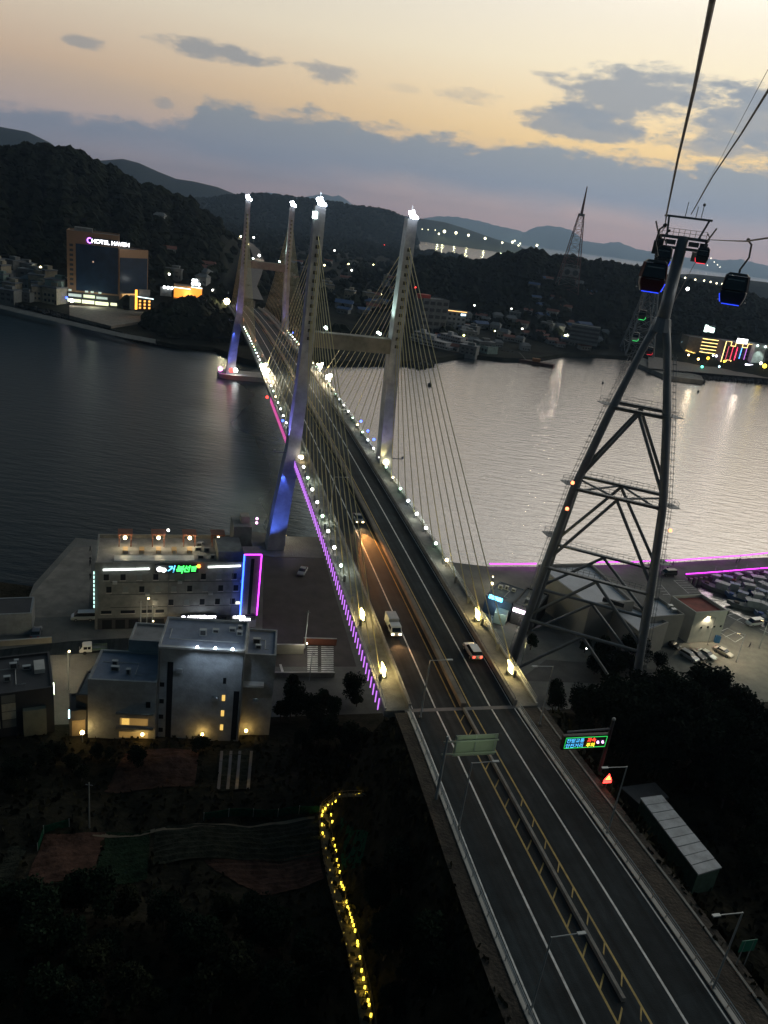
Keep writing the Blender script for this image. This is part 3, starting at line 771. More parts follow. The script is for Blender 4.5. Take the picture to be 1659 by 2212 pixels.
# ---- seaside motel with the green sign
g0 = at(205, 1360, 3); g1 = at(549, 1350, 3)
m1 = Bld('motel', 'long grey four storey motel by the water with a green and white lit sign', 'motel', g0, g1, 14.5, 3, 17.4, wall_grey, roof_grey, .9)
Lm = m1.L
m1.block(.5, Lm-.5, -.02, .6, 2.2, 5.6, wall_dark, 'ground_floor_front')
for row, z in enumerate((15.0, 12.2, 9.0)):
    for k in range(9):
        a = 2.2+k*3.2+(.5 if row == 1 else 0)
        if (row, k) in ((2, 0), (2, 1), (2, 2)): continue
        mm = [win_dk, win_dk, win_pale, win_dk, win_pale, win_pale, win_dk, win_pale, win_dk][(k+row) % 9]
        m1.win(a, z, 1.0, 1.35, mm)
for a, w in ((2.2, 2.0), (6.4, 2.8), (10.2, 2.0), (12.8, 1.7)): m1.win(a, 7.0, w, .7)
m1.win(Lm-3.9, 8.6, .9, .6, glowm('window_lit_pale', (1, .95, .7), 1.6))
white_tube = glowm('tube_white', (.93, 1, .95), 4.5)
m1.bar(1.6, 16.75, 10.5, 16.95, .17, white_tube); m1.bar(Lm-10.6, 17.25, Lm-3.9, 17.5, .17, white_tube)
sgn = m1.block(11.6, 20.3, -.3, -.02, 16.0, 17.9, wall_dark, 'sign_board')
green = glowm('sign_green', (.05, 1, .12), 3.2); blue_t = glowm('sign_cyan', (.12, .6, 1), 3)
MB().ball(m1.p(12.5, -.5, 17.0), .62, 10, .8).ball(m1.p(13.3, -.5, 16.8), .55, 10, .8).build('sign_emblem', glowm('sign_white', (.95, 1, .95), 4), sgn)
text(m1, '거', 1.65, m1.p(14.0, -.36, 16.35), m1.rz, blue_t, sgn, italic=.2, bold=.03)
text(m1, '북', 1.9, m1.p(15.6, -.36, 16.15), m1.rz, green, sgn, italic=.2, bold=.03)
text(m1, '선', 1.6, m1.p(17.1, -.36, 16.4), m1.rz, green, sgn, italic=.2, bold=.03)
text(m1, '펜', 1.3, m1.p(18.6, -.36, 16.5), m1.rz, green, sgn, italic=.2, bold=.03)
MB().ball(m1.p(20.3, -.4, 17.6), .42, 8).build('sign_heart', glowm('sign_orange', (1, .28, .03), 4), sgn)
# stair tower at the right end, outlined in blue and magenta
m1.block(Lm-3.4, Lm+.2, -1.1, 3, 1.5, 20.6, mat('wall_plum', (.16, .14, .16), .8), 'stair_tower')
m1.block(Lm-1.9, Lm-1.2, -1.16, -.5, 6.4, 19.6, win_dk, 'stair_window')
neon_b = glowm('neon_blue', (.02, .09, 1), 7); neon_m = glowm('neon_magenta', (.75, .04, 1), 4.5)
m1.bar(Lm-3.4, 6, Lm-3.4, 20.6, .17, neon_b, b=-1.3); m1.bar(Lm+.2, 6.2, Lm+.2, 20.6, .12, neon_m, b=-1.3); m1.bar(Lm-3.4, 20.65, Lm+.2, 20.65, .12, neon_m, b=-1.3)
m1.block(Lm-8.5, Lm-3.4, 1.2, 9, 17.4, 20.2, wall_grey, 'roof_house')
m1.block(Lm-4.6, Lm-.6, 9, 15.5, 17.4, 22.6, wall_grey, 'lift_house'); m1.block(Lm-2.9, Lm-1.0, 11, 13.5, 22.6, 24.2, concrete, 'tank')
for z in (24.6, 23.6): MB().ball(m1.p(Lm+.3, 9, z), .28, 8).build('marker_light', glowm('lamp_pinkwhite', (1, .45, .85), 7), m1.root)
# roof terrace with lit pergolas
m1.block(3.6, 19.5, 1.4, 4.0, 17.55, 18.05, mat('terrace_screen', (.36, .4, .42), .5), 'terrace_deck')
perg = mat('pergola_red_brown', (.17, .06, .035), .8, var=.25)
for k, a in enumerate((5.6, 12.4, 18.9, 25.0)):
    r = MB()
    for da in (-1.2, 1.2):
        for b_ in (9.5, 12): r.beam(m1.p(a+da, b_, 17.5), m1.p(a+da, b_, 20.3), .16)
    r.hexa(m1.hx(a-1.5, a+1.5, 9.2, 12.3, 20.3, 20.5)); pr = r.build('pergola', perg, m1.root)
    MB().ball(m1.p(a, 8.9, 19.9), .40, 10).build('lamp', L_warm, pr)
    lamp('POINT', m1.p(a, 8.4, 19.8), 420, (1, .82, .5), 'terrace_light', .3, parent=m1.root)
for k, a in enumerate((5.7, 9.0, 12.4, 15.6, 18.8)):
    r = MB(); c = m1.p(a, 6.6, 18.0); r.box(tuple(c+Vector((0, 0, .35))), (1.0, 2.0, .1), m1.rz)
    for dx in (-.42, .42): r.box(tuple(c+m1.u*dx), (.1, 1.9, .6), m1.rz)
    t_ = r.build('bench_table', mat('terrace_wood', (.34, .22, .09), .7), m1.root)
MB().ball(m1.p(14.4, 10, 21.2), .28, 8).build('mast_lamp', L_white, m1.root)
# vertical strip at the left corner, ground floor signs
for k in range(9): m1.bar(-.15, 8.2+k*.95, -.15, 8.8+k*.95, .1, glowm('tube_mint', (.6, 1, .9), 2.2), 'corner_light')
sg2 = m1.block(17.0, 24.5, -1.0, -.3, 5.3, 6.3, wall_dark, 'shop_sign')
lt = glowm('sign_letters_white', (.95, .92, 1), 5)
MB().ball(m1.p(17.6, -1.1, 5.85), .5, 8).build('sign_emblem', lt, sg2)
text(m1, '신백민지', 1.05, m1.p(18.3, -1.02, 5.45), m1.rz, lt, sg2, bold=.03)
text(m1, '모텔민박', .65, m1.p(22.0, -1.02, 5.6), m1.rz, lt, sg2, bold=.03)
sg3 = m1.block(Lm-5.6, Lm-.2, -1.7, -1.2, 5.2, 6.2, wall_dark, 'shop_sign')
text(m1, '카페라운', .72, m1.p(Lm-5.0, -1.72, 5.75), m1.rz, lt, sg3, bold=.03); text(m1, '편의마트', .66, m1.p(Lm-3.6, -1.72, 5.15), m1.rz, lt, sg3, bold=.03)
lamp('POINT', m1.p(21, -2.6, 5.6), 260, (.8, .85, 1), 'sign_glow', .5, parent=m1.root); lamp('POINT', m1.p(Lm-3, -3, 5.4), 200, (.8, .95, 1), 'sign_glow', .5, parent=m1.root)
for da in (0, .5, 1): MB().ball(m1.p(14.4+da, -.5, 4.7), .16, 6).build('door_lamp', L_orange, m1.root)
for k in range(12): m1.block(1.4+k*2.6, 3.3+k*2.6, -.06, .0, 3.1, 5.2, win_dk, 'shop_window')

# ---- white guest house
h0 = at(190, 1590, 5); h1 = at(345, 1600, 5)
h1v = Vector((h1.x, h1.y, 0)); d_ = Vector((23.5, 3.6, 0)).normalized(); A0 = Vector((h0.x, h0.y, 0))
gh = Bld('guest_house', 'white three block guest house lit by spotlights from its roof edge', 'guest house', A0, A0+d_*10.6, 9, 4, 15.4, wall_white, roof_blue, .5)
q0 = gh.A+gh.u*10.6
def wing(a0, a1, b0, b1, z1, wall=wall_white, roof=roof_blue, par=.5, nm='wing'):
    o = gh.block(a0, a1, b0, b1, 3, z1, wall, nm)
    t = .3; m = MB()
    for x0, x1, y0, y1 in ((a0, a1, b0, b0+t), (a0, a1, b1-t, b1), (a0, a0+t, b0+t, b1-t), (a1-t, a1, b0+t, b1-t)): m.hexa(gh.hx(x0, x1, y0, y1, z1, z1+par))
    m.build('parapet', wall, o); gh.block(a0+t+.003, a1-t-.003, b0+t+.003, b1-t-.003, z1, z1+.1, roof, 'roof', o); return o
w2 = wing(10.603, 24.2, .6, 10, 21.9)
w3 = wing(24.2, 29.2, 2.2, 10.5, 20.3)
w4 = wing(4.5, 10.6, 9.003, 15, 17.5, roof=roof_grey)
wing(-2.2, -.003, 1.5, 8.5, 11.5, wall_dark, roof_grey, .3)
gh.block(24.2, 27.6, 1.0, 2.2, 15.2, 15.6, pale_conc, 'balcony')
for a, z0_, z1_, b_ in ((12.6, 5, 19.5, .6), (23.3, 5, 14.6, .6)):
    gh.block(a-.45, a+.45, b_-.05, b_+.2, z0_, z1_, win_dk, 'stair_window')
for a, z, w, h, m_ in ((9.4, 11.6, .7, 1.1, win_dk), (7.2, 8.2, 4.4, 1.3, win_warm_dim), (5.9, 8.2, 1.2, 1.25, win_warm), (7.2, 5.6, 4.6, 1.1, win_warm_dim)):
    gh.block(a-w/2, a+w/2, -.06, .05, z-h/2, z+h/2, m_, 'window')
for z in (9.8, 6.9): gh.block(4.4, 10.3, -.5, -.0, z, z+.14, wall_grey, 'canopy')
for a, z in ((11.4, 15.2), (11.4, 12), (11.4, 9), (11.4, 6.4)): gh.block(a-.35, a+.35, .54, .7, z-.4, z+.4, win_dk, 'window')
for z, m_ in ((16.5, win_dk), (13.2, win_warm), (10.2, win_warm), (7.4, win_warm)): gh.block(21.0, 21.5, .54, .7, z-.55, z+.55, m_, 'window')
for a in (16.7, 19.5, 22.2):
    q = MB().box(tuple(gh.p(a, .2, 22.6)), (.3, .3, .2), gh.rz).build('spotlight', steel, gh.root)
    MB().ball(gh.p(a, .15, 22.75), .2, 10).build('lens', glowm('spot_bluewhite', (.75, .88, 1), 40), q)
    lamp('SPOT', gh.p(a, -2.2, 22.8), 340, (.62, .78, 1), 'facade_light', .2, target=gh.p(a, .8, 14), spot=100, parent=gh.root)
    lamp('POINT', gh.p(a, 1.0, 23.3), 60, (.7, .85, 1), 'roof_light', .2, parent=gh.root)
gh.block(10.7, 24.1, .35, .55, 22.05, 22.4, mat('coping_pale', (.6, .62, .64), .5), 'coping')
for a, b_ in ((8.7, -.6), (18.2, 0), (25.3, 1.5)):
    q = MB().box(tuple(gh.p(a, b_+.2, 6.3)), (.25, .3, .2), gh.rz).build('wall_lamp', steel, gh.root)
    MB().ball(gh.p(a, b_-.1, 6.3), .27, 10).build('globe', glowm('lamp_amber', (1, .6, .16), 30), q)
    lamp('POINT', gh.p(a, b_-.7, 6.4), 30, (1, .58, .14), 'wall_lamp_light', .15, parent=gh.root)

# ---- black building with cream panels at the left edge
k0 = at(-60, 1602, 4.5); k1 = at(118, 1575, 4.5)
kb = Bld('shop_building', 'black flat roofed building with cream facade panels at the left edge', 'building', k0, k1, 11, 4, 12.2, wall_dark, wall_dark, .5)
cream = mat('panel_cream', (.40, .36, .26), .7, var=.2, scale=1)
Lk = kb.L
for c_ in range(3):
    for r_ in range(4):
        if (c_+r_) % 3 == 2: mm = mat('panel_grey', (.14, .14, .12), .7)
        else: mm = cream
        kb.block(Lk-12.2+c_*2.3, Lk-10.2+c_*2.3, -.08, .05, 6.2+r_*1.55, 7.6+r_*1.55, mm, 'panel')
kb.block(Lk-4.6, Lk-1.2, -.9, 0, 4, 9.4, mat('panel_olive', (.16, .17, .13), .8), 'bay_window')
kb.block(Lk-2.6, Lk-1.0, 5, 8, 12.3, 13.1, pale_conc, 'roof_duct')
q = kb.block(Lk-.02, Lk+.25, 3, 3.5, 9.2, 11.2, glowm('sign_pale_green', (.9, 1, .75), 4), 'side_sign')
lamp('POINT', kb.p(Lk+1.6, 3.5, 9), 260, (.9, 1, .6), 'side_light', .3, parent=kb.root)
pr = Bld('annex', 'small dark garage annex with tan door between black building and guest house', 'building', at(150, 1592, 4.5), at(187, 1588, 4.5), 5, 4, 9.2, wall_dark, wall_dark, .3)
pr.block(.4, pr.L-.2, -.06, .0, 4.2, 7.6, mat('door_tan', (.24, .19, .12), .8), 'garage_door')
pr.block(-.1, .1, -.1, .3, 8.2, 9.6, glowm('sign_cyan_pale', (.6, .9, 1), 4), 'side_sign')
# bright yard lamp on a pole
def yard_lamp(p, h, label, m_, e, c_, rr=.32, name='yard_lamp'):
    t = thing(name, label, 'lamp', p); MB().tube([p, p+Vector((0, 0, h))], [.09, .06], 6).build('pole', steel_lt, t)
    MB().ball(p+Vector((0, 0, h+.1)), rr, 10).build('globe', m_, t)
    if e: lamp('POINT', p+Vector((0, 0, h+.6)), e, c_, 'yard_light', .2, parent=t)
    return t
pz = at(178, 1610, 4.2); yard_lamp(Vector((pz.x, pz.y, 3.6)), 3.0, 'blazing amber lamp on a short pole at the left foot of the white guest house', glowm('lamp_amber2', (1, .72, .3), 30), 110, (1, .62, .2))
# white wall building left edge + low walls
wl_ = Bld('warehouse', 'windowless white warehouse wall at the left edge beside the water', 'building', at(-90, 1378, 3), at(70, 1370, 3), 7, 3, 7.6, wall_white, wall_dark, .2)
wl_.block(wl_.L-12, wl_.L-9.8, -.05, .05, 3.6, 4.8, win_dk, 'window')
def fence_wall(name, label, pts, h, m, th=.25, cat='wall'):
    t = thing(name, label, cat, pts[0]); a = MB()
    for p, q in zip(pts, pts[1:]): a.beam(Vector(p)+Vector((0, 0, h/2)), Vector(q)+Vector((0, 0, h/2)), th, h)
    a.build('wall_panel', m, t); a = MB()
    for p, q in zip(pts, pts[1:]): a.beam(Vector(p)+Vector((0, 0, h+.04)), Vector(q)+Vector((0, 0, h+.04)), th+.12, .08)
    a.build('coping', pale_conc, t); return t
fence_wall('low_wall', 'low pale wall in front of the white warehouse', [at(-60, 1400, 3), at(112, 1388, 3)], 1.2, wall_beige)
fence_wall('low_wall', 'pale boundary wall behind the right end of the guest house', [at(560, 1412, 3), at(655, 1412, 3)], 2.2, wall_beige)
fence_wall('low_wall', 'concrete wall along the car park under the bridge', [at(590, 1462, 3), at(722, 1462, 3)], 1.0, concrete)
fence_wall('low_wall', 'short wall with red top beside the zebra markings', [at(655, 1392, 3), at(726, 1394, 3)], 1.6, mat('wall_redbrown', (.22, .07, .04), .85))
# roads and yards on the quay
struct('street', MB().prism([(p.x, p.y) for p in (at(-300, 1470, 3), at(-60, 1425, 3), at(430, 1398, 3), at(560, 1400, 3), at(560, 1372, 3), at(390, 1372, 3), at(150, 1385, 3), at(-300, 1440, 3))], 2.9, 3.008), asphalt)
struct('yard', MB().prism([(p.x, p.y) for p in (at(565, 1440, 3), at(770, 1440, 3), at(700, 1205, 3), at(570, 1200, 3))], 2.9, 3.012), mat('yard_asphalt', (.06, .05, .047), .85, var=.3, scale=.2))
struct('pier_ramp', MB().prism([(p.x, p.y) for p in (at(70, 1335, 3), at(190, 1330, 3), at(200, 1182, 3), at(160, 1182, 3), at(68, 1285, 3))], 2.9, 3.02), mat('ramp_concrete', (.20, .185, .16), .85, var=.3, scale=.3))
mk = MB()
for i in range(15):
    y0 = 1396+i*4.1
    for x0, x1 in ((664, 687), (694, 721)):
        mk.add([at(x0, y0, 3.02), at(x1, y0, 3.02), at(x1-1, y0+2.0, 3.02), at(x0, y0+2.0, 3.02)], [(3, 2, 1, 0)])
for i in range(1): mk.add([at(603, 1435, 3.02), at(608, 1435, 3.02), at(617, 1462, 3.02), at(611, 1462, 3.02)], [(3, 2, 1, 0)])
struct('yard_markings', mk, white_line)

# ---- vehicles
def car(label, loc, rz, col, kind='sedan', lights=None, name='parked_car', group=None, cat='car', scale=1):
    t = thing(name, label, cat, loc, rz, group)
    pm = mat('paint_%s' % '_'.join('%.2f' % c for c in col), col, .3, .2, var=0)
    L, W = (4.6, 1.84) if kind != 'van' else (4.9, 1.9); Rt = Matrix.Translation(loc) @ Matrix.Rotation(rz, 4, 'Z')
    if kind == 'sedan': body = [(-2.3, .35), (-2.3, .78), (-2.1, .98), (-1.3, 1.02), (.95, 1.0), (2.05, .82), (2.3, .62), (2.3, .3)]; cab = [(-1.65, 1.0), (-1.0, 1.42), (.25, 1.46), (1.1, 1.0)]
    elif kind == 'suv': body = [(-2.25, .4), (-2.3, .9), (-2.2, 1.1), (1.1, 1.1), (2.1, .98), (2.3, .7), (2.3, .35)]; cab = [(-2.15, 1.1), (-1.9, 1.66), (.35, 1.7), (1.15, 1.1)]
    else: body = [(-2.45, .4), (-2.45, 1.15), (1.8, 1.15), (2.3, .95), (2.45, .6), (2.45, .35)]; cab = [(-2.42, 1.15), (-2.35, 1.92), (1.0, 1.95), (1.85, 1.15)]
    def shell(prof, w0, w1=None):
        m = MB(); n = len(prof); w1 = w1 or w0
        for sg in (-1, 1):
            for i, (x, z) in enumerate(prof):
                w = w0 if z <= prof[0][1]+.3 or w1 == w0 else w1
                m.v.append(Rt @ Vector((x*scale, sg*w/2*scale, z*scale)))
        m.f.append(tuple(range(n))[::-1]); m.f.append(tuple(range(n, 2*n)))
        for i in range(n): j = (i+1) % n; m.f.append((i, j, n+j, n+i))
        return m
    def fin(o, w=.06):
        md = o.modifiers.new('bevel', 'BEVEL'); md.width = w*scale; md.segments = 2; md.limit_method = 'ANGLE'; return o
    b_ = fin(shell(body, W).build('body', pm, t), .1)
    fin(shell(cab, W-.1, W-.42).build('window_band', glass_car, t), .05)
    x0, z0 = cab[1]; x1, z1 = cab[2]
    m = MB(); pts = [Rt @ Vector((x*scale, y*scale, z*scale)) for z in (z0-.03, z0+.05) for x, y in ((x0-.05, -W/2+.2), (x1+.05, -W/2+.2), (x1+.05, W/2-.2), (x0-.05, W/2-.2))]
    fin(m.hexa(pts).build('roof', pm, t), .04)
    for x in (-1.42, 1.42):
        for y in (-W/2+.06, W/2-.06):
            w = MB().tube([Rt @ Vector((x*scale, (y-.11)*scale, .33*scale)), Rt @ Vector((x*scale, (y+.11)*scale, .33*scale))], .33*scale, 14).build('wheel', rubber, t)
            yy = y+(.12 if y > 0 else -.12); MB().tube([Rt @ Vector((x*scale, yy*scale-.01, .33*scale)), Rt @ Vector((x*scale, yy*scale+.01, .33*scale))], .2*scale, 10).build('rim', steel_lt, w)
    hl = L_warm if lights in ('head',) else mat('headlight_off', (.5, .5, .5), .2, var=0); tl = glowm('tail_on', (1, .05, .03), 5) if lights == 'tail' else mat('tail_off', (.25, .01, .01), .3, var=0)
    for y in (-.62, .62):
        fin(MB().box((0, 0, 0), (.16, .42, .2)).build('headlight', hl, None), .03)
        o = COL.objects[-1]; o.parent = t; o.location = (L/2*scale-.06, y*scale, .68*scale)
        fin(MB().box((0, 0, 0), (.14, .4, .32)).build('taillight', tl, None), .03)
        o = COL.objects[-1]; o.parent = t; o.location = (-L/2*scale+.05, y*scale, .85*scale)
    if lights == 'head':
        lamp('SPOT', Rt @ Vector((2.6, 0, .9)), 1500, (1, .6, .25), 'headlight_beam', .2, target=Rt @ Vector((14, 0, -.4)), spot=75, parent=t)
    return t
def truck(label, loc, rz, lights=None, cat='truck', name='flatbed_truck', box=False):
    t = thing(name, label, cat, loc, rz); Rt = Matrix.Translation(loc) @ Matrix.Rotation(rz, 4, 'Z')
    wp = mat('truck_white', (.6, .61, .6), .4, var=.05); T = lambda *v: Rt @ Vector(v)
    def pr(prof, w, nm, m):
        b_ = MB(); n = len(prof)
        for sg in (-1, 1): b_.v += [T(x, sg*w/2, z) for x, z in prof]
        b_.f = [tuple(range(n))[::-1], tuple(range(n, 2*n))]+[(i, (i+1) % n, n+(i+1) % n, n+i) for i in range(n)]
        o = b_.build(nm, m, t); md = o.modifiers.new('bevel', 'BEVEL'); md.width = .07; md.segments = 2; return o
    pr([(.3, .45), (.3, 1.85), (.55, 1.95), (1.9, 1.9), (2.5, 1.05), (2.55, .45)], 1.75, 'cab', wp)
    pr([(1.98, 1.15), (1.96, 1.72), (2.03, 1.72), (2.5, 1.12)], 1.5, 'windscreen', glass_car)
    for sg in (-1, 1):
        for x0, x1 in ((.5, 1.05), (1.15, 1.8)): MB().hexa([T(x, sg*y, z) for z in (1.15, 1.7) for x, y in ((x0, .86), (x1, .86), (x1, .895), (x0, .895))]).build('side_window', glass_car, t)
    if box: pr([(-2.5, .7), (-2.5, 2.35), (.2, 2.35), (.2, .7)], 1.8, 'cargo_box', mat('cargo_grey', (.35, .37, .38), .5))
    else:
        pr([(-2.5, .75), (-2.5, .88), (.2, .88), (.2, .75)], 1.75, 'bed', steel)
        for y in (-.86, .86): MB().hexa([T(x, y+dy, z) for z in (.88, 1.3) for x, dy in ((-2.5, -.03), (.2, -.03), (.2, .03), (-2.5, .03))]).build('side_board', mat('board_green', (.08, .13, .11), .6), t)
        MB().hexa([T(x, y, z) for z in (.88, 1.3) for x, y in ((-2.53, -.86), (-2.47, -.86), (-2.47, .86), (-2.53, .86))]).build('tail_board', steel, t)
    for x in (-1.7, 1.6):
        for y in (-.78, .78): MB().tube([T(x, y-.12, .36), T(x, y+.12, .36)], .36, 14).build('wheel', rubber, t)
    for y in (-.62, .62):
        MB().box((0, 0, 0), (.1, .34, .2)).build('headlight', glowm('head_on', (1, .8, .5), 18) if lights else mat('headlight_off', (.5, .5, .5), .2, var=0), None); o = COL.objects[-1]; o.parent = t; o.location = (2.56, y, .75)
    if lights:
        lamp('SPOT', T(2.8, 0, 1.0), 1600, (1, .5, .18), 'headlight_beam', .2, target=T(13, 0, -.4), spot=80, parent=t)
    return t
DIRN = ARZ   # heading away from the camera along the bridge
def br(s, t): return Bp(s, t, None, .01)
truck('white truck with its headlights on, driving towards the camera on the left carriageway', br(-84.2, -5.8), DIRN+pi, 'head', box=True)
car('silver estate car with red tail lights on the right carriageway of the bridge', br(-91.3, 6.0), DIRN, (.42, .45, .46), 'suv', 'tail', name='car')
c_ = car('dark car with bright headlights coming over the bridge near the pylon', br(-40.5, -2.9), DIRN+pi, (.12, .13, .14), 'sedan', 'head', name='car')
# long glow of the headlights on the carriageway
lamp('SPOT', Bp(-42, -2.9, None, 1.4), 55000, (1, .40, .10), 'high_beam', .3, target=Bp(-92, -2.4, None, -.5), spot=30, parent=c_)
truck('white flatbed truck parked on the street behind the guest house', Vector(at(202, 1408, 3.02)), m1.rz+pi+.05)
car('white minivan parked by the left end of the motel', Vector(at(180, 1338, 3.02)), m1.rz+pi, (.5, .52, .53), 'van', name='parked_van', cat='van')
car('small white car parked alone in the dark yard left of the bridge', Vector(at(653, 1238, 3.02)), radians(-95), (.45, .46, .47), 'sedan')
car('dark car beside the white warehouse wall', Vector(at(78, 1372, 3.02)), m1.rz+pi/2, (.05, .07, .1), 'sedan')
for (px, py, r_, c_, lb, kd) in [(1487, 1422, -52, (.55, .55, .58), 'white hatchback, leftmost of the cars parked in the yellow lit lot', 'suv'), (1503, 1418, -52, (.02, .02, .025), 'black car parked between two white cars in the lot', 'sedan'),
                             (1525, 1418, -50, (.5, .56, .54), 'white car right of the black one in the yellow lit lot', 'sedan'), (1561, 1413, -48, (.48, .44, .36), 'cream car standing apart at the right of the parked row', 'sedan')]:
    car(lb, Vector(at(px, py, 3.02)), radians(r_), c_, kd)
car('white minivan facing left on the quay beside the harbour basin', Vector(at(1628, 1350, 3.02)), radians(205), (.62, .62, .6), 'van', name='parked_van', cat='van')
car('black pickup style car at the top of the marked quay', Vector(at(1443, 1243, 3.02)), radians(200), (.03, .03, .035), 'van', name='parked_van', cat='van')
car('dark car parked under the trees left of the white hatchback', Vector(at(1448, 1395, 3.02)), radians(-48), (.03, .03, .03), 'sedan')

# ---- street lamps and signs of the approach road
def street_lamp(base, label, arm, h=10.2, group=None, lit=None, alen=2.6):
    t = thing('street_lamp', label, 'street lamp', base, 0, group); b_ = Vector(base); up = Vector((0, 0, 1)); arm = Vector(arm).normalized()
    MB().tube([b_, b_+up*.5, b_+up*h], [.15, .11, .075], 8).build('pole', steel_lt, t)
    MB().tube([b_+up*(h-.05), b_+up*(h+.02)+arm*alen], .05, 6).build('arm', steel_lt, t)
    c = b_+up*(h+.02)+arm*(alen+.25)
    hd = MB().beam(c-arm*.4, c+arm*.4, .3, .12).build('head', steel_lt, t)
    MB().box(tuple(b_+up*.1), (.4, .4, .2)).build('base_plate', concrete, t)
    if lit: MB().beam(c-arm*.3-up*.08, c+arm*.3-up*.08, .24, .05).build('lens', L_warm, hd); lamp('SPOT', c-up*.3, lit, (1, .85, .6), 'street_light', .2, target=c-up*9, spot=130, parent=t)
    return t
bx3 = Vector((BX.x, BX.y, 0)); ax3 = Vector((AX.x, AX.y, 0))
for (px, py), sg, lb in [((1312, 1800), -1, 'unlit grey street lamp on the right verge beyond the triangle sign'), ((1540, 2135), -1, 'unlit street lamp nearest the bottom right corner'),
                          ((990, 1790), 1, 'unlit street lamp on the left kerb just past the road sign gantry'), ((1165, 1565), -1, 'slim street lamp on the right at the end of the bridge deck'),
                          ((908, 1550), 1, 'slim street lamp on the left where the deck meets the land'), ((1145, 2190), 1, 'unlit street lamp at the bottom edge leaning over the left carriageway')]:
    street_lamp(at(px, py, 24.75), lb, bx3*sg, 9.8 if sg < 0 else 9.4)
for s, sg, lb in [(-38, -1, 'street lamp on the bridge rail behind the coming car'), (160, 1, 'street lamp on the right side of the bridge between the two pylons')]:
    street_lamp(Bp(s, -sg*-8.7 if sg > 0 else -8.7, None, 0), lb, bx3*(-1 if sg > 0 else 1), 9)
# left gantry sign seen from behind
sp = roadp(-122.5, -9.3); gt = thing('road_sign', 'large green white road sign seen from behind on a roadside gantry', 'road sign', sp)
gl = mat('sign_back_green', (.27, .30, .24), .6, var=.1); up = Vector((0, 0, 1))
MB().tube([sp, sp+up*9.2], [.2, .15], 10).build('post', steel_lt, gt)
for z in (6.6, 8.4): MB().tube([sp+up*z-bx3*.4, sp+up*z+bx3*6.6], .11, 8).build('arm', gl, gt)
pn = sp+bx3*3.9+up*7.5+ax3*.35
MB().beam(pn-bx3*2.7, pn+bx3*2.7, .08, 3.0, up=Vector((0, 0, 1))).build('sign_panel', gl, gt)
for k in (-2.55, -.1, 2.4): MB().beam(pn+bx3*k-up*1.4-ax3*.12, pn+bx3*k+up*1.4-ax3*.12, .12).build('stiffener', steel_lt, gt)
lamp('SPOT', pn-ax3*5+up*2.5-bx3*1, 260, (.78, 1, .62), 'sign_fill', .3, target=pn, spot=70, parent=gt)  # added spot with no fixture, brightens the back of the sign
# LED message sign on the right
vp = Vector(at(1295, 1665, 24.7)); vt = thing('message_sign', 'black LED message sign glowing blue, red, yellow and pink over the right lane edge', 'electronic sign', vp)
MB().tube([vp, vp+up*8.2], [.26, .22], 10).build('post', steel_dk, vt); MB().ball(vp+up*8.25, .26, 10).build('post_cap', steel_lt, vt)
c0 = vp+up*5.1-bx3*3.5-ax3*.1
MB().tube([vp+up*6.75, vp+up*6.55-bx3*6.3], .14, 8).build('arm', steel, vt)
bxp = MB().beam(c0-bx3*3.3, c0+bx3*3.3, .5, 2.1).build('sign_box', mat('black_box', (.008, .008, .009), .5, var=0), vt)
fr = glowm('led_green', (.02, .8, .12), 1.1); f0 = c0-ax3*.28
def onface(x, z, dy=0): return f0+bx3*x+up*z-ax3*dy
for (x0, z0, x1, z1) in ((-2.95, .8, 2.95, .8), (-2.95, -.8, 2.95, -.8), (-2.95, -.8, -2.95, .8), (2.95, -.8, 2.95, .8)): MB().beam(onface(x0, z0), onface(x1, z1), .04, .06).build('led_border', fr, bxp)
rzv = atan2(bx3.y, bx3.x)
for rows, x, sz, m_ in ((('전방교통', '안전거리'), -2.85, .70, glowm('led_blue', (.08, .5, 1), 1.7)),):
    text(None, rows[0], sz, onface(x, .1, .03), rzv, m_, bxp, ext=.01); text(None, rows[1], sz, onface(x, -.68, .03), rzv, m_, bxp, ext=.01)
text(None, '과속', .70, onface(.12, .1, .03), rzv, glowm('led_red', (1, .05, .02), 2.4), bxp, ext=.01, bold=.008)
text(None, '주의', .70, onface(.12, -.68, .03), rzv, glowm('led_yellow', (1, .75, .03), 2.2), bxp, ext=.01, bold=.008)
pk = glowm('led_pink', (.85, .5, 1), 2.2)
for x in (1.75, 2.45): MB().ball(onface(x, -.05, .0), .17, 10, 1.3).ball(onface(x+.12, -.18, 0), .12, 8).build('led_symbol', pk, bxp)
# small red triangle warning sign
tp = Vector(at(1308, 1700, 24.7)); ts = thing('warning_sign', 'small glowing red triangle warning sign below the LED message sign', 'road sign', tp)
MB().tube([tp-up*.5, tp+up*1.7], .05, 6).build('post', steel_lt, ts)
tri = []
for k, (w, h0_, y) in enumerate(((.62, 0, 0), (.34, .18, -.03))):
    m = MB(); cc = tp+up*(1.1+h0_)-ax3*(.08-y)
    pts = [cc-bx3*w, cc+bx3*w, cc+up*(w*1.75)]; m.add(pts+[p+ax3*.05 for p in pts], [(0, 1, 2), (5, 4, 3), (0, 3, 4, 1), (1, 4, 5, 2), (2, 5, 3, 0)])
    m.build('triangle' if k == 0 else 'symbol', L_red if k == 0 else glowm('led_amber', (1, .5, .05), 5), ts)
MB().beam(tp+up*.85-bx3*.6-ax3*.06, tp+up*.85+bx3*.6-ax3*.06, .04, .3).build('text_strip', L_red, ts)
gs = roadp(-148, 12.6); t = thing('direction_sign', 'small dark green direction sign on the right verge near the bottom', 'road sign', gs)
for k in (-.5, .5): MB().tube([gs+bx3*k-up*.5, gs+bx3*k+up*3.2], .05, 6).build('post', steel_lt, t)
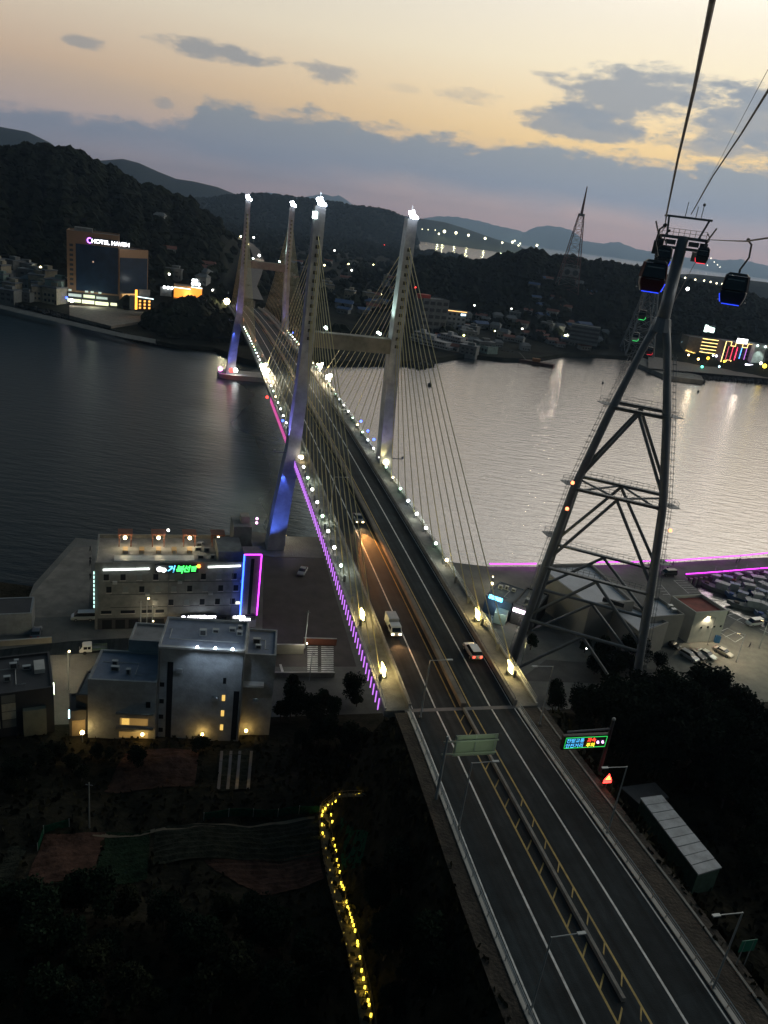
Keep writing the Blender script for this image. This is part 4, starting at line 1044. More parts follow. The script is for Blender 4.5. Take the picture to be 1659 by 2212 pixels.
MB().beam(gs+up*2.5-bx3*.9, gs+up*2.5+bx3*.9, .06, 1.5).build('panel', mat('sign_board_green', (.015, .16, .10), .5, var=.1), t)

# warehouse shed right of the road
rf = [at(*q, 18.2) for q in ((1385, 1725), (1430, 1719), (1557, 1872), (1508, 1887))]
wh = thing('long_shed', 'long narrow white roofed shed hung with green netting on the dark right slope', 'shed', (rf[0].x, rf[0].y, 13))
MB().prism([(p.x, p.y) for p in rf], 11, 18.0).build('wall', mat('net_green', (.035, .085, .06), .9, var=.4, scale=1.2), wh)
cc = sum((Vector((p.x, p.y, 0)) for p in rf), Vector())/4
rp = [Vector((p.x, p.y, 0))+(Vector((p.x, p.y, 0))-cc)*.03 for p in rf]
a = MB(); NS = 9
for i in range(NS):
    u0, u1 = i/NS+.004, (i+1)/NS-.004
    P0 = rp[0].lerp(rp[3], u0); P1 = rp[1].lerp(rp[2], u0); P2 = rp[1].lerp(rp[2], u1); P3 = rp[0].lerp(rp[3], u1)
    a.hexa([Vector((p.x, p.y, z)) for z in (18.02, 18.22+.02*(i % 2)) for p in (P0, P1, P2, P3)])
a.build('roof', mat('roof_sheet', (.36, .38, .40), .6, var=.3, scale=.7), wh)
rf2 = [at(*q, 15.5) for q in ((1340, 1700), (1415, 1690), (1445, 1722), (1385, 1740))]
b2 = thing('dark_hut', 'dark flat roofed hut at the upper end of the white roofed shed', 'shed', (rf2[0].x, rf2[0].y, 12))
MB().prism([(p.x, p.y) for p in rf2], 10, 15.3).build('wall', wall_dark, b2); MB().prism([(p.x, p.y) for p in rf2], 15.31, 15.5).build('roof', mat('roof_dark', (.07, .07, .075), .8), b2)

# ---- museum like white complex behind the cable tower
def polyb(name, label, px, z1, roofm, wallm=wall_white, z0=2.5, par=.9, cat='building', zr=None):
    pts = [at(x, y, z1) for x, y in px]; t = thing(name, label, cat, (pts[0].x, pts[0].y, 3))
    P2 = [(p.x, p.y) for p in pts]; c = Vector((sum(p[0] for p in P2)/len(P2), sum(p[1] for p in P2)/len(P2)))
    inn = [tuple(c+(Vector(p)-c)*.93) for p in P2]
    MB().prism(P2, z0, z1-par).build('wall', wallm, t)
    MB().prism(inn, z1-par+.005, z1-par+.15).build('roof', roofm, t)
    m = MB(); n = len(P2)
    for i in range(n):
        j = (i+1) % n
        m.hexa([Vector((*q, z)) for z in (z1-par, z1) for q in (P2[i], P2[j], inn[j], inn[i])])
    m.build('parapet', wallm, t); return t, pts
cw = mat('complex_wall', (.26, .25, .23), .85, var=.1, scale=.2)
t1, pA = polyb('exhibition_hall', 'big angular hall with a white roof behind the cable tower legs', [(1163, 1219), (1277, 1216), (1371, 1299), (1275, 1307), (1192, 1245)], 12.5, roof_white, cw)
MB().box(tuple(at(1325, 1301, 12.6)), (5, .6, 1.0), radians(-22)).build('roof_vent', wall_dark, t1)
t2, _ = polyb('exhibition_annex', 'middle block of the angular complex with two small white roof terraces', [(1318, 1313), (1361, 1304), (1445, 1344), (1384, 1367)], 10.5, roof_white, cw)
t3, _ = polyb('office_block', 'narrow angular block with white roof right of the tower leg', [(1405, 1291), (1422, 1289), (1479, 1327), (1405, 1333)], 11.5, roof_white, cw)
for q in ((1455, 1318), (1448, 1310)): MB().box(tuple(at(*q, 11.3)), (1.2, .9, .9), .3).build('roof_unit', steel_lt, t3)
t4, p4 = polyb('red_roof_block', 'pale block with a sunken dark red roof beside the harbour', [(1451, 1287), (1517, 1283), (1573, 1319), (1504, 1323)], 11.5, roof_red, mat('pale_plaster', (.42, .42, .38), .85, var=.1, scale=.3))
dirf = (p4[2]-p4[3]).normalized(); nf = Vector((dirf.y, -dirf.x, 0))
for k in range(4):
    c = p4[3]+dirf*(3.0+k*2.0)+nf*.03; c.z = 7.2; MB().box(tuple(c), (.5, .12, .5), atan2(dirf.y, dirf.x)).build('vent_hole', win_dk, t4)
c = p4[3].lerp(p4[2], .88)+nf*.6; c.z = 3.9; MB().box(tuple(c), (1.2, .8, 1.8), 0).build('blue_box', mat('blue_tarp', (.02, .10, .22), .7), t4)
# small dark restaurants between bridge and tower
r1 = Bld('restaurant', 'dark blue roofed seafood restaurant with a cyan lit sign under the bridge cables', 'restaurant', at(1042, 1322, 3), at(1098, 1342, 3), 10, 3, 7.5, mat('navy_wall', (.03, .05, .08), .7), mat('navy_roof', (.03, .05, .08), .6), .3)
r1.block(1.0, 4.4, -.4, -.1, 7.4, 8.3, glowm('sign_cyan_strip', (.1, .6, 1), 5), 'sign')
r2 = Bld('restaurant', 'flat grey roofed restaurant with a white lit sign next to the tower leg', 'restaurant', at(1100, 1345, 3), at(1150, 1362, 3), 11, 3, 8, wall_dark, roof_grey, .4)
r2.block(.3, 4.2, -.4, -.1, 6.5, 7.3, glowm('sign_white_pink', (1, .82, .95), 6), 'sign')
for a_ in (2, 4.4): r2.block(a_, a_+1.2, 3, 4.2, 8.1, 9, steel_lt, 'roof_unit')
lamp('POINT', r2.p(3, -2.0, 5.5), 200, (1, .8, .6), 'shop_light', .3, parent=r2.root); lamp('POINT', r1.p(3, -2, 6), 200, (.7, .9, 1), 'shop_light', .3, parent=r1.root)
aw = Bld('canopy_shelter', 'pale ribbed canopy glowing green white between bridge edge and restaurants', 'canopy', at(1064, 1345, 3), at(1090, 1352, 3), 5, 3, 5.6, mat('canopy_pale', (.4, .46, .42), .6), mat('canopy_roof', (.45, .5, .46), .6), .15)
lamp('POINT', aw.p(2, -1.5, 7.4), 300, (.8, 1, .85), 'canopy_light', .2, parent=aw.root)
MB().beam(at(1068, 1260, 8), at(1068, 1260, 3), .12).build('post', steel, aw.root)
yard_lamp(Vector((*at(1052, 1316, 3)[:2], 3)), 7.0, 'tall yellow lamp post near the cyan restaurant sign', L_warm, 900, (1, .85, .4))
yard_lamp(Vector((*at(1206, 1318, 3)[:2], 3)), 4.0, 'greenish garden lamp left of the white roofed hall', glowm('lamp_pale_yellow', (1, 1, .6), 20), 420, (1, 1, .55))
yard_lamp(Vector((*at(1352, 1400, 3)[:2], 3)), 3.0, 'low yellow green lamp among the trees at the foot of the tower', glowm('lamp_yellow_green', (.9, 1, .35), 8), 300, (.85, 1, .4))
yard_lamp(Vector((*at(1262, 1420, 3)[:2], 3)), 2.2, 'small dim path lamp left of the tower foot trees', L_white, 0, (1, 1, 1), .15)
for px, py, lb, e in [(1590, 1430, 'thin grey lamp post at the right of the lit car lot', 1800), (1528, 1312+80, 'double lamp post behind the cream car', 1500), (1640, 1400, 'lamp post at the right edge of the lot', 1200)]:
    b_ = Vector((*at(px, py, 3)[:2], 3)); street_lamp(b_, lb, (-1, .2, 0), 7.5, lit=e, alen=1.2)
yard_lamp(Vector((*at(1700, 1440, 3)[:2], 3)), 9.0, 'assumed tall lamp, unseen beyond the right edge of the car lot', L_white, 2600, (.9, 1, .7))  # assumed post lamp out of view, added to light the lot
# car park surface + markings
struct('car_lot', MB().prism([(p.x, p.y) for p in (at(1400, 1470, 3), at(1480, 1385, 3), at(1560, 1372, 3), at(1590, 1340, 3), at(1645, 1368, 3), at(1800, 1440, 3), at(1800, 1580, 3), at(1560, 1500, 3))], 2.9, 3.012), mat('lot_paving', (.19, .18, .15), .85, var=.25, scale=.3))
struct('quay_road', MB().prism([(p.x, p.y) for p in (at(1395, 1290, 3), at(1512, 1284, 3), at(1482, 1256, 3), at(1440, 1243, 3), at(1385, 1250, 3))], 2.9, 3.008), mat('quay_asphalt', (.11, .11, .10), .85, var=.2))
mk = MB()
def gl_(p, q, w=.12, z=3.025):
    a_, b_ = at(*p, z), at(*q, z); d = (b_-a_).normalized(); n_ = Vector((-d.y, d.x, 0))*w/2; mk.add([a_-n_, b_-n_, b_+n_, a_+n_], [(0, 1, 2, 3)])
gl_((1455, 1253), (1488, 1282))
for k in range(6): gl_((1456+k*5.6, 1254+k*5), (1479+k*6.4, 1254+k*5.0))
gl_((1428, 1263), (1448, 1286))
for k in range(4): gl_((1428+k*6, 1264+k*6.5), (1414+k*6, 1264.5+k*6.5))
for a_, b_ in (((1571, 1329), (1612, 1350)), ((1588, 1325), (1628, 1346)), ((1571, 1329), (1588, 1325)), ((1592, 1339), (1605, 1334)), ((1612, 1350), (1628, 1346)), ((1554, 1365), (1572, 1357)), ((1572, 1357), (1606, 1376)), ((1566, 1376), (1590, 1366)), ((1588, 1387), (1606, 1376)), ((1554, 1365), (1588, 1387)), ((1640, 1358), (1700, 1385))): gl_(a_, b_, .16)
struct('bay_markings', mk, white_line)
# red running track strip + road at right, street below bridge right
struct('red_path', MB().grid(lambda i, j: (lambda p: Vector((p.x, p.y, max(3.02, hter(p.x, p.y)+.08))))(at(1590+i*14, (1540 if j else 1572)+i*3.2+(0 if j else 2), 8)), 10, 1), mat('path_red', (.32, .10, .07), .9, var=.2))
struct('lower_street', MB().prism([(p.x, p.y) for p in (at(1120, 1470, 3), at(1330, 1478, 3), at(1390, 1440, 3), at(1180, 1425, 3))], 2.9, 3.01), asphalt_old)

# ---- promenade with magenta strips
mag = glowm('strip_magenta', (.72, .02, .85), 3.6)
def promen(px, z, lab, off=0, gaps=(), rr=.17):
    pts = [at(x, y, z) for x, y in px]; t = thing('promenade_railing', lab, 'railing', pts[0])
    r = MB().tube(pts, .05, 5)
    for a_, b_ in zip(pts, pts[1:]):
        n = max(1, int((b_-a_).length/2.2))
        for i in range(n): q = a_.lerp(b_, i/n); r.beam(q, q-Vector((0, 0, 1.1)), .07)
    o = r.build('rail', steel, t)
    for a_, b_ in zip(pts, pts[1:]): MB().tube([a_.lerp(b_, .02)-Vector((0, 0, .12)), a_.lerp(b_, .975)-Vector((0, 0, .12))], rr, 6).build('light_strip', mag, t)
    return t
promen([(1057, 1217), (1110, 1217.5), (1160, 1216.5)], 4.2, 'magenta lit promenade railing left of the tower leg')
promen([(1281, 1214), (1330, 1213), (1366, 1213), (1402, 1211), (1460, 1209.5), (1468, 1209), (1505, 1206), (1540, 1203.5), (1600, 1199.5), (1640, 1195.5), (1700, 1189)], 4.2, 'long magenta lit promenade railing on the sea side')
promen([(1481, 1239), (1520, 1236.5), (1560, 1233.5), (1600, 1230), (1640, 1227), (1690, 1223)], 4.2, 'magenta lit promenade railing above the harbour basin')
for px in (1150, 1330, 1450, 1560, 1640): lamp('POINT', at(px, 1216 if px < 1500 else 1204, 5.0), 60, (.8, .1, .9), 'strip_glow', .6)
a = MB()
for i in range(22):
    p = at(1482+i*11, 1250-i*.9, 2.4); a.tube([Vector((p.x, p.y, -2)), p], .55, 8)
o = a.build('promenade_pile', concrete); tag(o, 'row of round concrete piles under the promenade at the harbour', 'piles', kind='stuff')
# people
def person(label, p, rz, walk=.25, top=(.05, .05, .06)):
    v = [(0, 0, .92), (0, 0, 1.18), (0, 0, 1.42), (0, 0, 1.52), (0, 0, 1.66), (.1, walk*.4, .5), (.1, walk, .06), (.1, walk+.14, .03), (-.1, -walk*.2, .5), (-.1, -walk, .06), (-.1, -walk+.14, .03),
         (.2, 0, 1.4), (.26, -.06, 1.12), (.27, .06, .88), (-.2, 0, 1.4), (-.26, .04, 1.12), (-.27, .12, .88)]
    e = [(0, 1), (1, 2), (2, 3), (3, 4), (0, 5), (5, 6), (6, 7), (0, 8), (8, 9), (9, 10), (2, 11), (11, 12), (12, 13), (2, 14), (14, 15), (15, 16)]
    r_ = [.15, .14, .15, .06, .115, .08, .05, .035, .08, .05, .035, .055, .045, .035, .055, .045, .035]
    me = bpy.data.meshes.new('person'); me.from_pydata(v, e, []); o = bpy.data.objects.new('person', me); COL.objects.link(o)
    md = o.modifiers.new('skin', 'SKIN'); me.materials.append(mat('clothes_%d' % int(top[0]*100), top, .9, var=0))
    for i, sv in enumerate(me.skin_vertices[0].data): sv.radius = (r_[i], r_[i]); sv.use_root = i == 0
    o.modifiers.new('sub', 'SUBSURF').levels = 1; o.modifiers['sub'].render_levels = 1
    o.location = p; o.rotation_euler = (0, 0, rz); return tag(o, label, 'person')
for px, py, lb in [(1402, 1229, 'person in dark clothes walking on the promenade near the black van'), (1453, 1218, 'person standing at the sea side promenade railing'), (1590, 1213, 'left person of the pair on the promenade right of the bench'), (1596, 1212, 'right person of the pair on the promenade right of the bench'), (1440, 1232, 'person walking beside the black van on the quay')]:
    person(lb, at(px, py+3, 3.02), random.uniform(0, 6))
person('person in dark clothes standing in the lit lot at the right edge', at(1618, 1400, 3.02), 1)
for px, py, lb in [(221, 1192, 'person at the far tip of the stone pier'), (207, 1216, 'upper person of the pair sitting on the pier edge'), (214, 1222, 'lower person of the pair sitting on the pier edge'), (270, 1252, 'person walking along the pier towards the motel')]: person(lb, at(min(px, 195), py, 3.03), random.uniform(0, 6))

# rooftop and facade clutter on the nearer buildings
def clutter(b, a0, a1, b0, b1, z, n, seed):
    rn = random.Random(seed)
    for k in range(n):
        a, d_ = rn.uniform(a0, a1), rn.uniform(b0, b1); w, h = rn.uniform(.7, 1.3), rn.uniform(.6, 1.1)
        o = b.block(a, a+w, d_, d_+.6, z, z+h, steel_lt, 'air_conditioner'); b.block(a+.15, a+w-.15, d_-.03, d_, z+.15, z+h-.1, wall_dark, 'fan_grille', o)
    q = MB(); a = rn.uniform(a0, a1); q.tube([b.p(a0, b1*.8, z+.15), b.p(a, b1*.8, z+.15), b.p(a, b0+.3, z+.15), b.p(a1, b0+.3, z+.15)], .06, 5); q.build('roof_pipe', steel_lt, b.root)
clutter(m1, 20, Lm-9, 3, 11, 17.55, 6, 1); clutter(gh, 11.5, 23, 3, 8, 22.0, 5, 2); clutter(gh, 1, 8, 2, 7, 15.5, 3, 3); clutter(gh, 25, 28, 4, 9, 20.4, 2, 4); clutter(kb, 2, Lk-4, 2, 9, 12.35, 5, 5)
clutter(r1, 1, 5, 2, 8, 7.65, 3, 6)
for a in (10.9, 24.0): MB().tube([gh.p(a, .45, 21.5), gh.p(a, .45, 5)], .07, 5).build('drain_pipe', steel, gh.root)
for a in (.6, 14.4, 27.5): MB().tube([m1.p(a, -.1, 16.6), m1.p(a, -.1, 5.8)], .07, 5).build('drain_pipe', steel, m1.root)
for k, (a, z) in enumerate(((3.4, 13.6), (9.8, 10.8), (16.2, 13.6), (22.6, 10.8), (29.0, 13.6))): m1.block(a, a+.9, -.5, -.03, z, z+.6, steel_lt, 'air_conditioner')
for a, z in ((13.6, 17.8), (19.4, 12.8), (26, 12.8)): gh.block(a, a+.9, .1, .57, z, z+.6, steel_lt, 'air_conditioner')
m1.block(3, Lm-3.6, -.05, -.0, 8.0, 8.12, wall_dark, 'facade_joint'); m1.block(3, Lm-3.6, -.05, 0, 11.0, 11.1, wall_dark, 'facade_joint'); m1.block(3, Lm-3.6, -.05, 0, 13.8, 13.9, wall_dark, 'facade_joint')
# ================================================================== cable car tower
TC = Vector((46.5, 149)); tu = Vector((.314, .949)).normalized(); tv = Vector((tu.y, -tu.x))
def TP(v, u, z): p = TC+tv*v+tu*u; return Vector((p.x, p.y, z))
WZ = [(2, 12.9), (27, 10.6), (44.5, 8.6), (60, 5.4), (74, 2.0), (79, .45)]; EZ = [(2, 10), (27, 7.2), (44.5, 5.0), (60, 3.4), (74, 1.3), (79, .35)]
w_ = lambda z: interp(WZ, z); e_ = lambda z: interp(EZ, z)
tower = thing('cable_car_tower', 'tall dark four legged cable car tower with catwalks and a cross head', 'tower', TP(0, 0, 3))
tw = mat('tower_paint', (.15, .17, .19), .5, .25, var=.15)
for sv in (-1, 1):
    for su in (-1, 1):
        pts = [TP(sv*w_(z), su*e_(z), z) for z in (2, 14, 27, 36, 44.5, 52, 60, 67, 74, 79)]
        MB().tube(pts, [.85]*4+[.78]*3+[.7]*3, 12).build('leg', tw, tower, smooth=True)
        MB().box(tuple(TP(sv*w_(2), su*e_(2), 3.2)), (2.6, 2.6, 1.2), .3).build('footing', concrete, tower)
def brace(a, b, r=.32): MB().tube([a, b], r, 8).build('brace', tw, tower)
LV = [15.5, 27.5, 44.5, 61.5]
for z in LV:
    for su in (-1, 1): brace(TP(-w_(z), su*e_(z), z), TP(w_(z), su*e_(z), z), .36)
for z in (27.5, 44.5, 61.5):
    for sv in (-1, 1): brace(TP(sv*w_(z), -e_(z), z), TP(sv*w_(z), e_(z), z), .25)
for z in (44.5,):
    for su in (-1, 1):
        for sv in (-1, 1): brace(TP(0, su*e_(z), z), TP(sv*w_(z-1), -su*e_(z), z-.6), .24)
for z0, z1 in ((46.5, 61.2), (29, 44.2), (16.5, 27.2), (3, 15.2)):
    for su in (-1, 1):
        for sv in (-1, 1): brace(TP(sv*w_(z0), su*e_(z0), z0), TP(0, su*e_(z1), z1), .34)
for z, (a0, a1) in ((61.5, (-1, 1)), (44.5, (-1, 1)), (27.5, (-1, .9))):
    for su in (-1, 1):
        m = MB(); w = w_(z)+.2
        for k in range(2): m.beam(TP(-w, su*e_(z), z+.45+.55*(k+1)), TP(w, su*e_(z), z+.45+.55*(k+1)), .06)
        n = int(w*2/1.1)
        for i in range(n+1): m.beam(TP(-w+i*2*w/n, su*e_(z), z+.35), TP(-w+i*2*w/n, su*e_(z), z+1.55), .06)
        m.beam(TP(-w, su*e_(z)-.45, z+.42), TP(w, su*e_(z)-.45, z+.42), .9, .06)
        m.build('catwalk', tw, tower)
# ladders with safety hoops on the outer legs
for sv in (-1, 1):
    m = MB(); z = 5.0
    f_ = lambda z, o: TP(sv*(w_(z)+1.15+o), -e_(z)*.6, z)
    for o in (0, .5): m.tube([f_(q, o) for q in (5, 16, 27, 36, 44.5, 52, 60, 67, 73)], .045, 5)
    while z < 73:
        c = f_(z, .25); m.beam(f_(z, 0), f_(z, .5), .04)
        m.tube([c+Vector((.55*cos(k*pi/3), .55*sin(k*pi/3), 0)) for k in range(7)], .03, 4, caps=False); z += 1.25
    m.build('ladder', tw, tower)
    for z in (44.5, 61.5, 33.0):
        c = TP(sv*(w_(z)+1.4), -e_(z)*.5, z+.3); q = MB()
        q.box(tuple(c), (2.4, 3.0, .1), .3)
        for dx, dy in ((-1, -1.3), (1, -1.3), (1, 1.3), (-1, 1.3)): q.beam(c+Vector((dx, dy, 0)), c+Vector((dx, dy, 1.2)), .06)
        for dz in (.6, 1.2):
            P4 = [c+Vector((dx, dy, dz)) for dx, dy in ((-1, -1.3), (1, -1.3), (1, 1.3), (-1, 1.3))]
            for i in range(4): q.beam(P4[i], P4[(i+1) % 4], .05)
        q.build('platform', tw, tower)
for px, py in ((1237, 1043), (1225, 1099), (1448, 1146)):
    p = atd(px, py, 140); MB().ball(p, .34, 10).build('warning_light', glowm('lamp_redorange', (1, .16, .06), 7), tower)
# mast and head
MB().tube([TP(0, 0, 77.5), TP(0, 0, 81), TP(0, 0, 93.5)], [1.3, 1.15, .95], 14).build('mast', tw, tower, smooth=True)
MB().tube([TP(0, 0, 76.6), TP(0, 0, 79)], [2.1, 1.5], 12).build('collar', tw, tower)
for z in (91.4, 93.2): MB().beam(TP(-3.9, 0, z), TP(3.9, 0, z), 1.0, .5).build('cross_arm', tw, tower)
MB().beam(TP(-4.1, 0, 96.6), TP(4.1, 0, 96.6), .5, .35).beam(TP(-2.9, 0, 93.4), TP(-3.3, 0, 96.6), .35).beam(TP(2.6, 0, 93.4), TP(3.6, 0, 96.6), .35).build('gantry_frame', tw, tower)
m = MB()
for k in range(-4, 5): m.beam(TP(k*.95, -.6, 93.4), TP(k*.95, -.6, 94.6), .07)
m.beam(TP(-3.8, -.6, 94.6), TP(3.8, -.6, 94.6), .06).beam(TP(-3.8, -.6, 94.0), TP(3.8, -.6, 94.0), .06).build('head_railing', tw, tower)
for v in (-4.0, 4.0):
    m = MB(); m.beam(TP(v, -5.5, 92.2), TP(v, 5.5, 92.0), .5, .6).beam(TP(v, -3.2, 91.0), TP(v, 3.2, 91.0), .45, .7)
    q = m.build('sheave_frame', tw, tower)
    for k in range(10):
        c = TP(v, -5+k*1.1, 92.9); MB().tube([c-Vector((tv.x, tv.y, 0))*.18, c+Vector((tv.x, tv.y, 0))*.18], .42, 10).build('sheave', rubber, q)
    MB().box(tuple(TP(v*.78, 0, 90.3)), (1.5, 1.5, 1.6), .3).build('maintenance_basket', tw, tower)
    MB().box(tuple(TP(v*.92, -3.4, 91.6)), (1.3, 3.2, 2.0), atan2(tu.y, tu.x)-pi/2).box(tuple(TP(v*1.04, -5.2, 91.0)), (.8, 1.6, 2.2), atan2(tu.y, tu.x)-pi/2).build('sheave_housing', steel_dk, tower)
    MB().box(tuple(TP(v*.5, -.8, 92.3)), (1.8, .5, .8), atan2(tu.y, tu.x)-pi/2).build('control_box', steel, tower)
    MB().tube([TP(v*1.0, -6, 93), TP(v*1.15, -6.4, 94.3), TP(v*1.25, -6.6, 95.2)], .14, 6).build('rope_catcher', steel, tower)
for v, h in ((-.6, 99.2), (1.2, 98.6), (2.1, 99.0)): MB().tube([TP(v, 0, 96.6), TP(v, 0, h)], .07, 5).build('antenna', tw, tower)
MB().ball(TP(2.1, 0, 99), .28, 8).build('beacon_housing', steel_dk, tower)
MB().ball(TP(2.9, -1, 84.8), .3, 8).build('floodlight', L_white, tower)
lamp('SPOT', Vector((*at(1135, 1455, 3)[:2], 4.5)), 5200, (1, .82, .35), 'leg_uplight', .3, target=TP(-11.6, 0, 22), spot=36)
# ---- haul cables
cabm = mat('rope_steel', (.10, .085, .08), .6, .3, var=.5, scale=2)
def sag(p, q, n, s_): return [p.lerp(q, i/n)-Vector((0, 0, s_*4*(i/n)*(1-i/n))) for i in range(n+1)]
LH = TP(-4.0, -5.5, 93.3); LHb = TP(-4.0, 5.5, 93.1); RH = TP(4.0, -5.5, 93.3); RHb = TP(4.0, 5.5, 93.1)
k1 = atd(1539, 0, 17); g1p = atd(1437, 468, 62.0); g1c = atd(1418, 487, 62.0)
back = k1+(k1-g1p)*.6
rope = thing('haul_rope', 'thick dark haul rope running from overhead to the left side of the tower head', 'cable', LH)
MB().tube([back, k1, atd(1500, 190, 29), atd(1464, 345, 44), atd(1440, 462, 66), atd(1436, 492, 110), LH, LHb]+[atd(1388, 650, 230), atd(1378, 692, 300)]+[atd(1385, 640, 770)], .06, 6).build('rope', cabm, rope)
m2p = [atd(1700, 120, 50), atd(1659, 196, 60), atd(1600, 291, 84), atd(1540, 380, 118), TP(.3, 0, 97.3)]
r2_ = thing('signal_cable', 'thin cable coming down from the right edge of the sky to the tower', 'cable', TP(.3, 0, 97.3))
MB().tube(m2p, .09, 5).tube([atd(1659, 150, 60), atd(1505, 440, 150), TP(1.2, 0, 98.4)], .02, 4).build('rope', cabm, r2_)
r3_ = thing('haul_rope', 'haul rope on the right of the tower carrying the navy cabin', 'cable', RH)
g4 = atd(1612, 521, 64)
MB().tube([atd(1900, 440, 40), atd(1659, 514, 58), g4, atd(1575, 520, 95), RH, RHb]+[atd(1409, 738, 360)]+[atd(1403, 640, 775)], .06, 6).build('rope', cabm, r3_)
# ---- gondola cabins
def cabin(label, grip, yaw, body, led, hang=2.2, sc=1.0, side=1, name='gondola_cabin', swing=0):
    t = thing(name, label, 'cable car', grip, yaw); R_ = Matrix.Translation(grip) @ Matrix.Rotation(yaw, 4, 'Z'); T = lambda x, y, z: R_ @ Vector((x*sc, y*sc, z*sc))
    # x is across, y along the rope; the arm bows to one side and comes back over the roof
    MB().tube([T(0, 0, .05), T(side*.35, 0, -.25), T(side*.45, 0, -hang*.55), T(side*.15, 0, -hang*.85), T(0, 0, -hang)], .085*sc, 8).build('hanger', mat('hanger_grey', (.10, .10, .11), .5, .3), t)
    MB().beam(T(0, -.5, .08), T(0, .5, .08), .2*sc, .28*sc).ball(T(0, -.45, .1), .16*sc, 8).ball(T(0, .45, .1), .16*sc, 8).build('grip', steel_dk, t)
    MB().beam(T(0, -.75, -hang), T(0, .75, -hang), .1*sc).beam(T(0, -.75, -hang), T(0, -.75, -hang-.3), .09*sc).beam(T(0, .75, -hang), T(0, .75, -hang-.3), .09*sc).build('suspension_bar', steel_dk, t)
    zt = -hang-.3
    def ring(z, a, b): return [T(-a, -b, z), T(a, -b, z), T(a, b, z), T(-a, b, z)]
    def loft(rs, nm, m, par=t):
        q = MB()
        for r in rs: q.v += r
        n = len(rs)-1; q.f = [(3, 2, 1, 0)]+[(i*4+k, i*4+(k+1) % 4, i*4+4+(k+1) % 4, i*4+4+k) for i in range(n) for k in range(4)]+[(n*4, n*4+1, n*4+2, n*4+3)]
        o = q.build(nm, m, par); md = o.modifiers.new('bevel', 'BEVEL'); md.width = .1*sc; md.segments = 2; return o
    loft([ring(zt-.02, .62, .75), ring(zt, .7, .8), ring(zt-.25, .95, 1.0)][::-1], 'roof', steel_dk)
    b_ = loft([ring(zt-2.75, .82, .86), ring(zt-2.1, 1.04, 1.08), ring(zt-1.55, 1.08, 1.12)], 'body', body)
    loft([ring(zt-1.55, 1.04, 1.08), ring(zt-.27, .90, .96)], 'window_band', glass_dk)
    for sx in (-1, 1):
        for sy in (-1, 1): MB().beam(T(sx*1.07, sy*1.1, zt-1.55), T(sx*.92, sy*.98, zt-.25), .09*sc).build('corner_post', body, t)
    for sy in (-1, 1):
        MB().beam(T(-.7, sy*1.06, zt-.62), T(.7, sy*1.06, zt-.62), .05*sc, .09*sc).build('window_rail', steel_lt, t)
        MB().beam(T(-.62, sy*1.16, zt-1.62), T(.62, sy*1.16, zt-1.62), .05*sc, .07*sc).build('bumper', steel, t)
        MB().beam(T(-.75, sy*.93, zt-2.72), T(.75, sy*.93, zt-2.72), .07*sc).build('led_strip', led, t)
    for sx in (-side,): MB().beam(T(sx*.92, -.86, zt-2.6), T(sx*1.1, -1.0, zt-1.9), .06*sc).build('led_strip', led, t)
    for sx in (-1, 1): MB().beam(T(sx*1.15, -.4, zt-2.45), T(sx*1.15, .4, zt-2.45), .1*sc, .06*sc).build('step', steel_lt, t)
    return t
redb = mat('cabin_red', (.11, .008, .01), .35, var=.05); navy = mat('cabin_navy', (.012, .018, .045), .35, var=.05); greyb = mat('cabin_grey', (.05, .055, .06), .4, var=.05)
led_b = glowm('led_strip_blue', (.02, .06, 1), 1.6); led_r = glowm('led_strip_red', (1, .03, .05), 2.2); led_g = glowm('led_strip_green', (.05, 1, .2), 2)
yw = atan2(-tu.x, tu.y)
cabin('red cable car cabin with blue light strip in front of the tower head', atd(1436, 489, 62), yw+.12, redb, led_b, 2.5, .82, -1)
cabin('dark grey cabin half hidden behind the red cabin', atd(1446, 500, 112), yw, greyb, led_b, 1.6, .95, -1)
cabin('small grey cabin with red light strip right of the tower mast', atd(1529, 508, 138), yw, greyb, led_r, 1.7, .9, 1)
cabin('navy cabin with blue light strip hanging at the right edge', atd(1616, 521, 66), yw-.1, navy, led_b, 2.4, .84, 1)
cabin('tiny far cabin with green strip upper of the two seen left of the tower mast', atd(1394, 655, 230), yw, greyb, led_g, 1.6, .95, -1)
cabin('tiny far cabin with green strip lower of the two seen left of the tower mast', atd(1380, 700, 300), yw, steel_lt, led_g, 2.4, 1.1, -1)
cabin('tiny far cabin with red strip seen between the tower legs', atd(1409, 738, 360), yw, redb, led_r, 1.6, 1.2, -1)
# distant lattice tower of the cable car on the far shore
def lattice(name, label, cat, base, h, w0, w1, m_, n=8, bands=None, leg=.35, br=.18, loc=None):
    t = thing(name, label, cat, base); b_ = Vector(base)
    def q(i, k): z = h*i/n; w = w0+(w1-w0)*i/n; dx, dy = ((-1, -1), (1, -1), (1, 1), (-1, 1))[k]; return b_+Vector((dx*w/2, dy*w/2, z))
    for k in range(4): MB().tube([q(0, k), q(n, k)], leg, 5).build('leg', m_ if not bands else bands[0], t)
    for i in range(n):
        m = MB()
        for k in range(4): m.beam(q(i, k), q(i+1, (k+1) % 4), br).beam(q(i, (k+1) % 4), q(i+1, k), br).beam(q(i+1, k), q(i+1, (k+1) % 4), br)
        m.build('lattice_panel', m_ if not bands else bands[i % 2], t)
    return t
lb_ = atd(1375, 760, 770); lattice('cable_car_tower', 'faint distant lattice tower of the cable car seen left of the near mast', 'tower', (lb_.x, lb_.y, 3), atd(1395, 622, 770).z-3, 26, 9, tw, 5, leg=.9, br=.4)
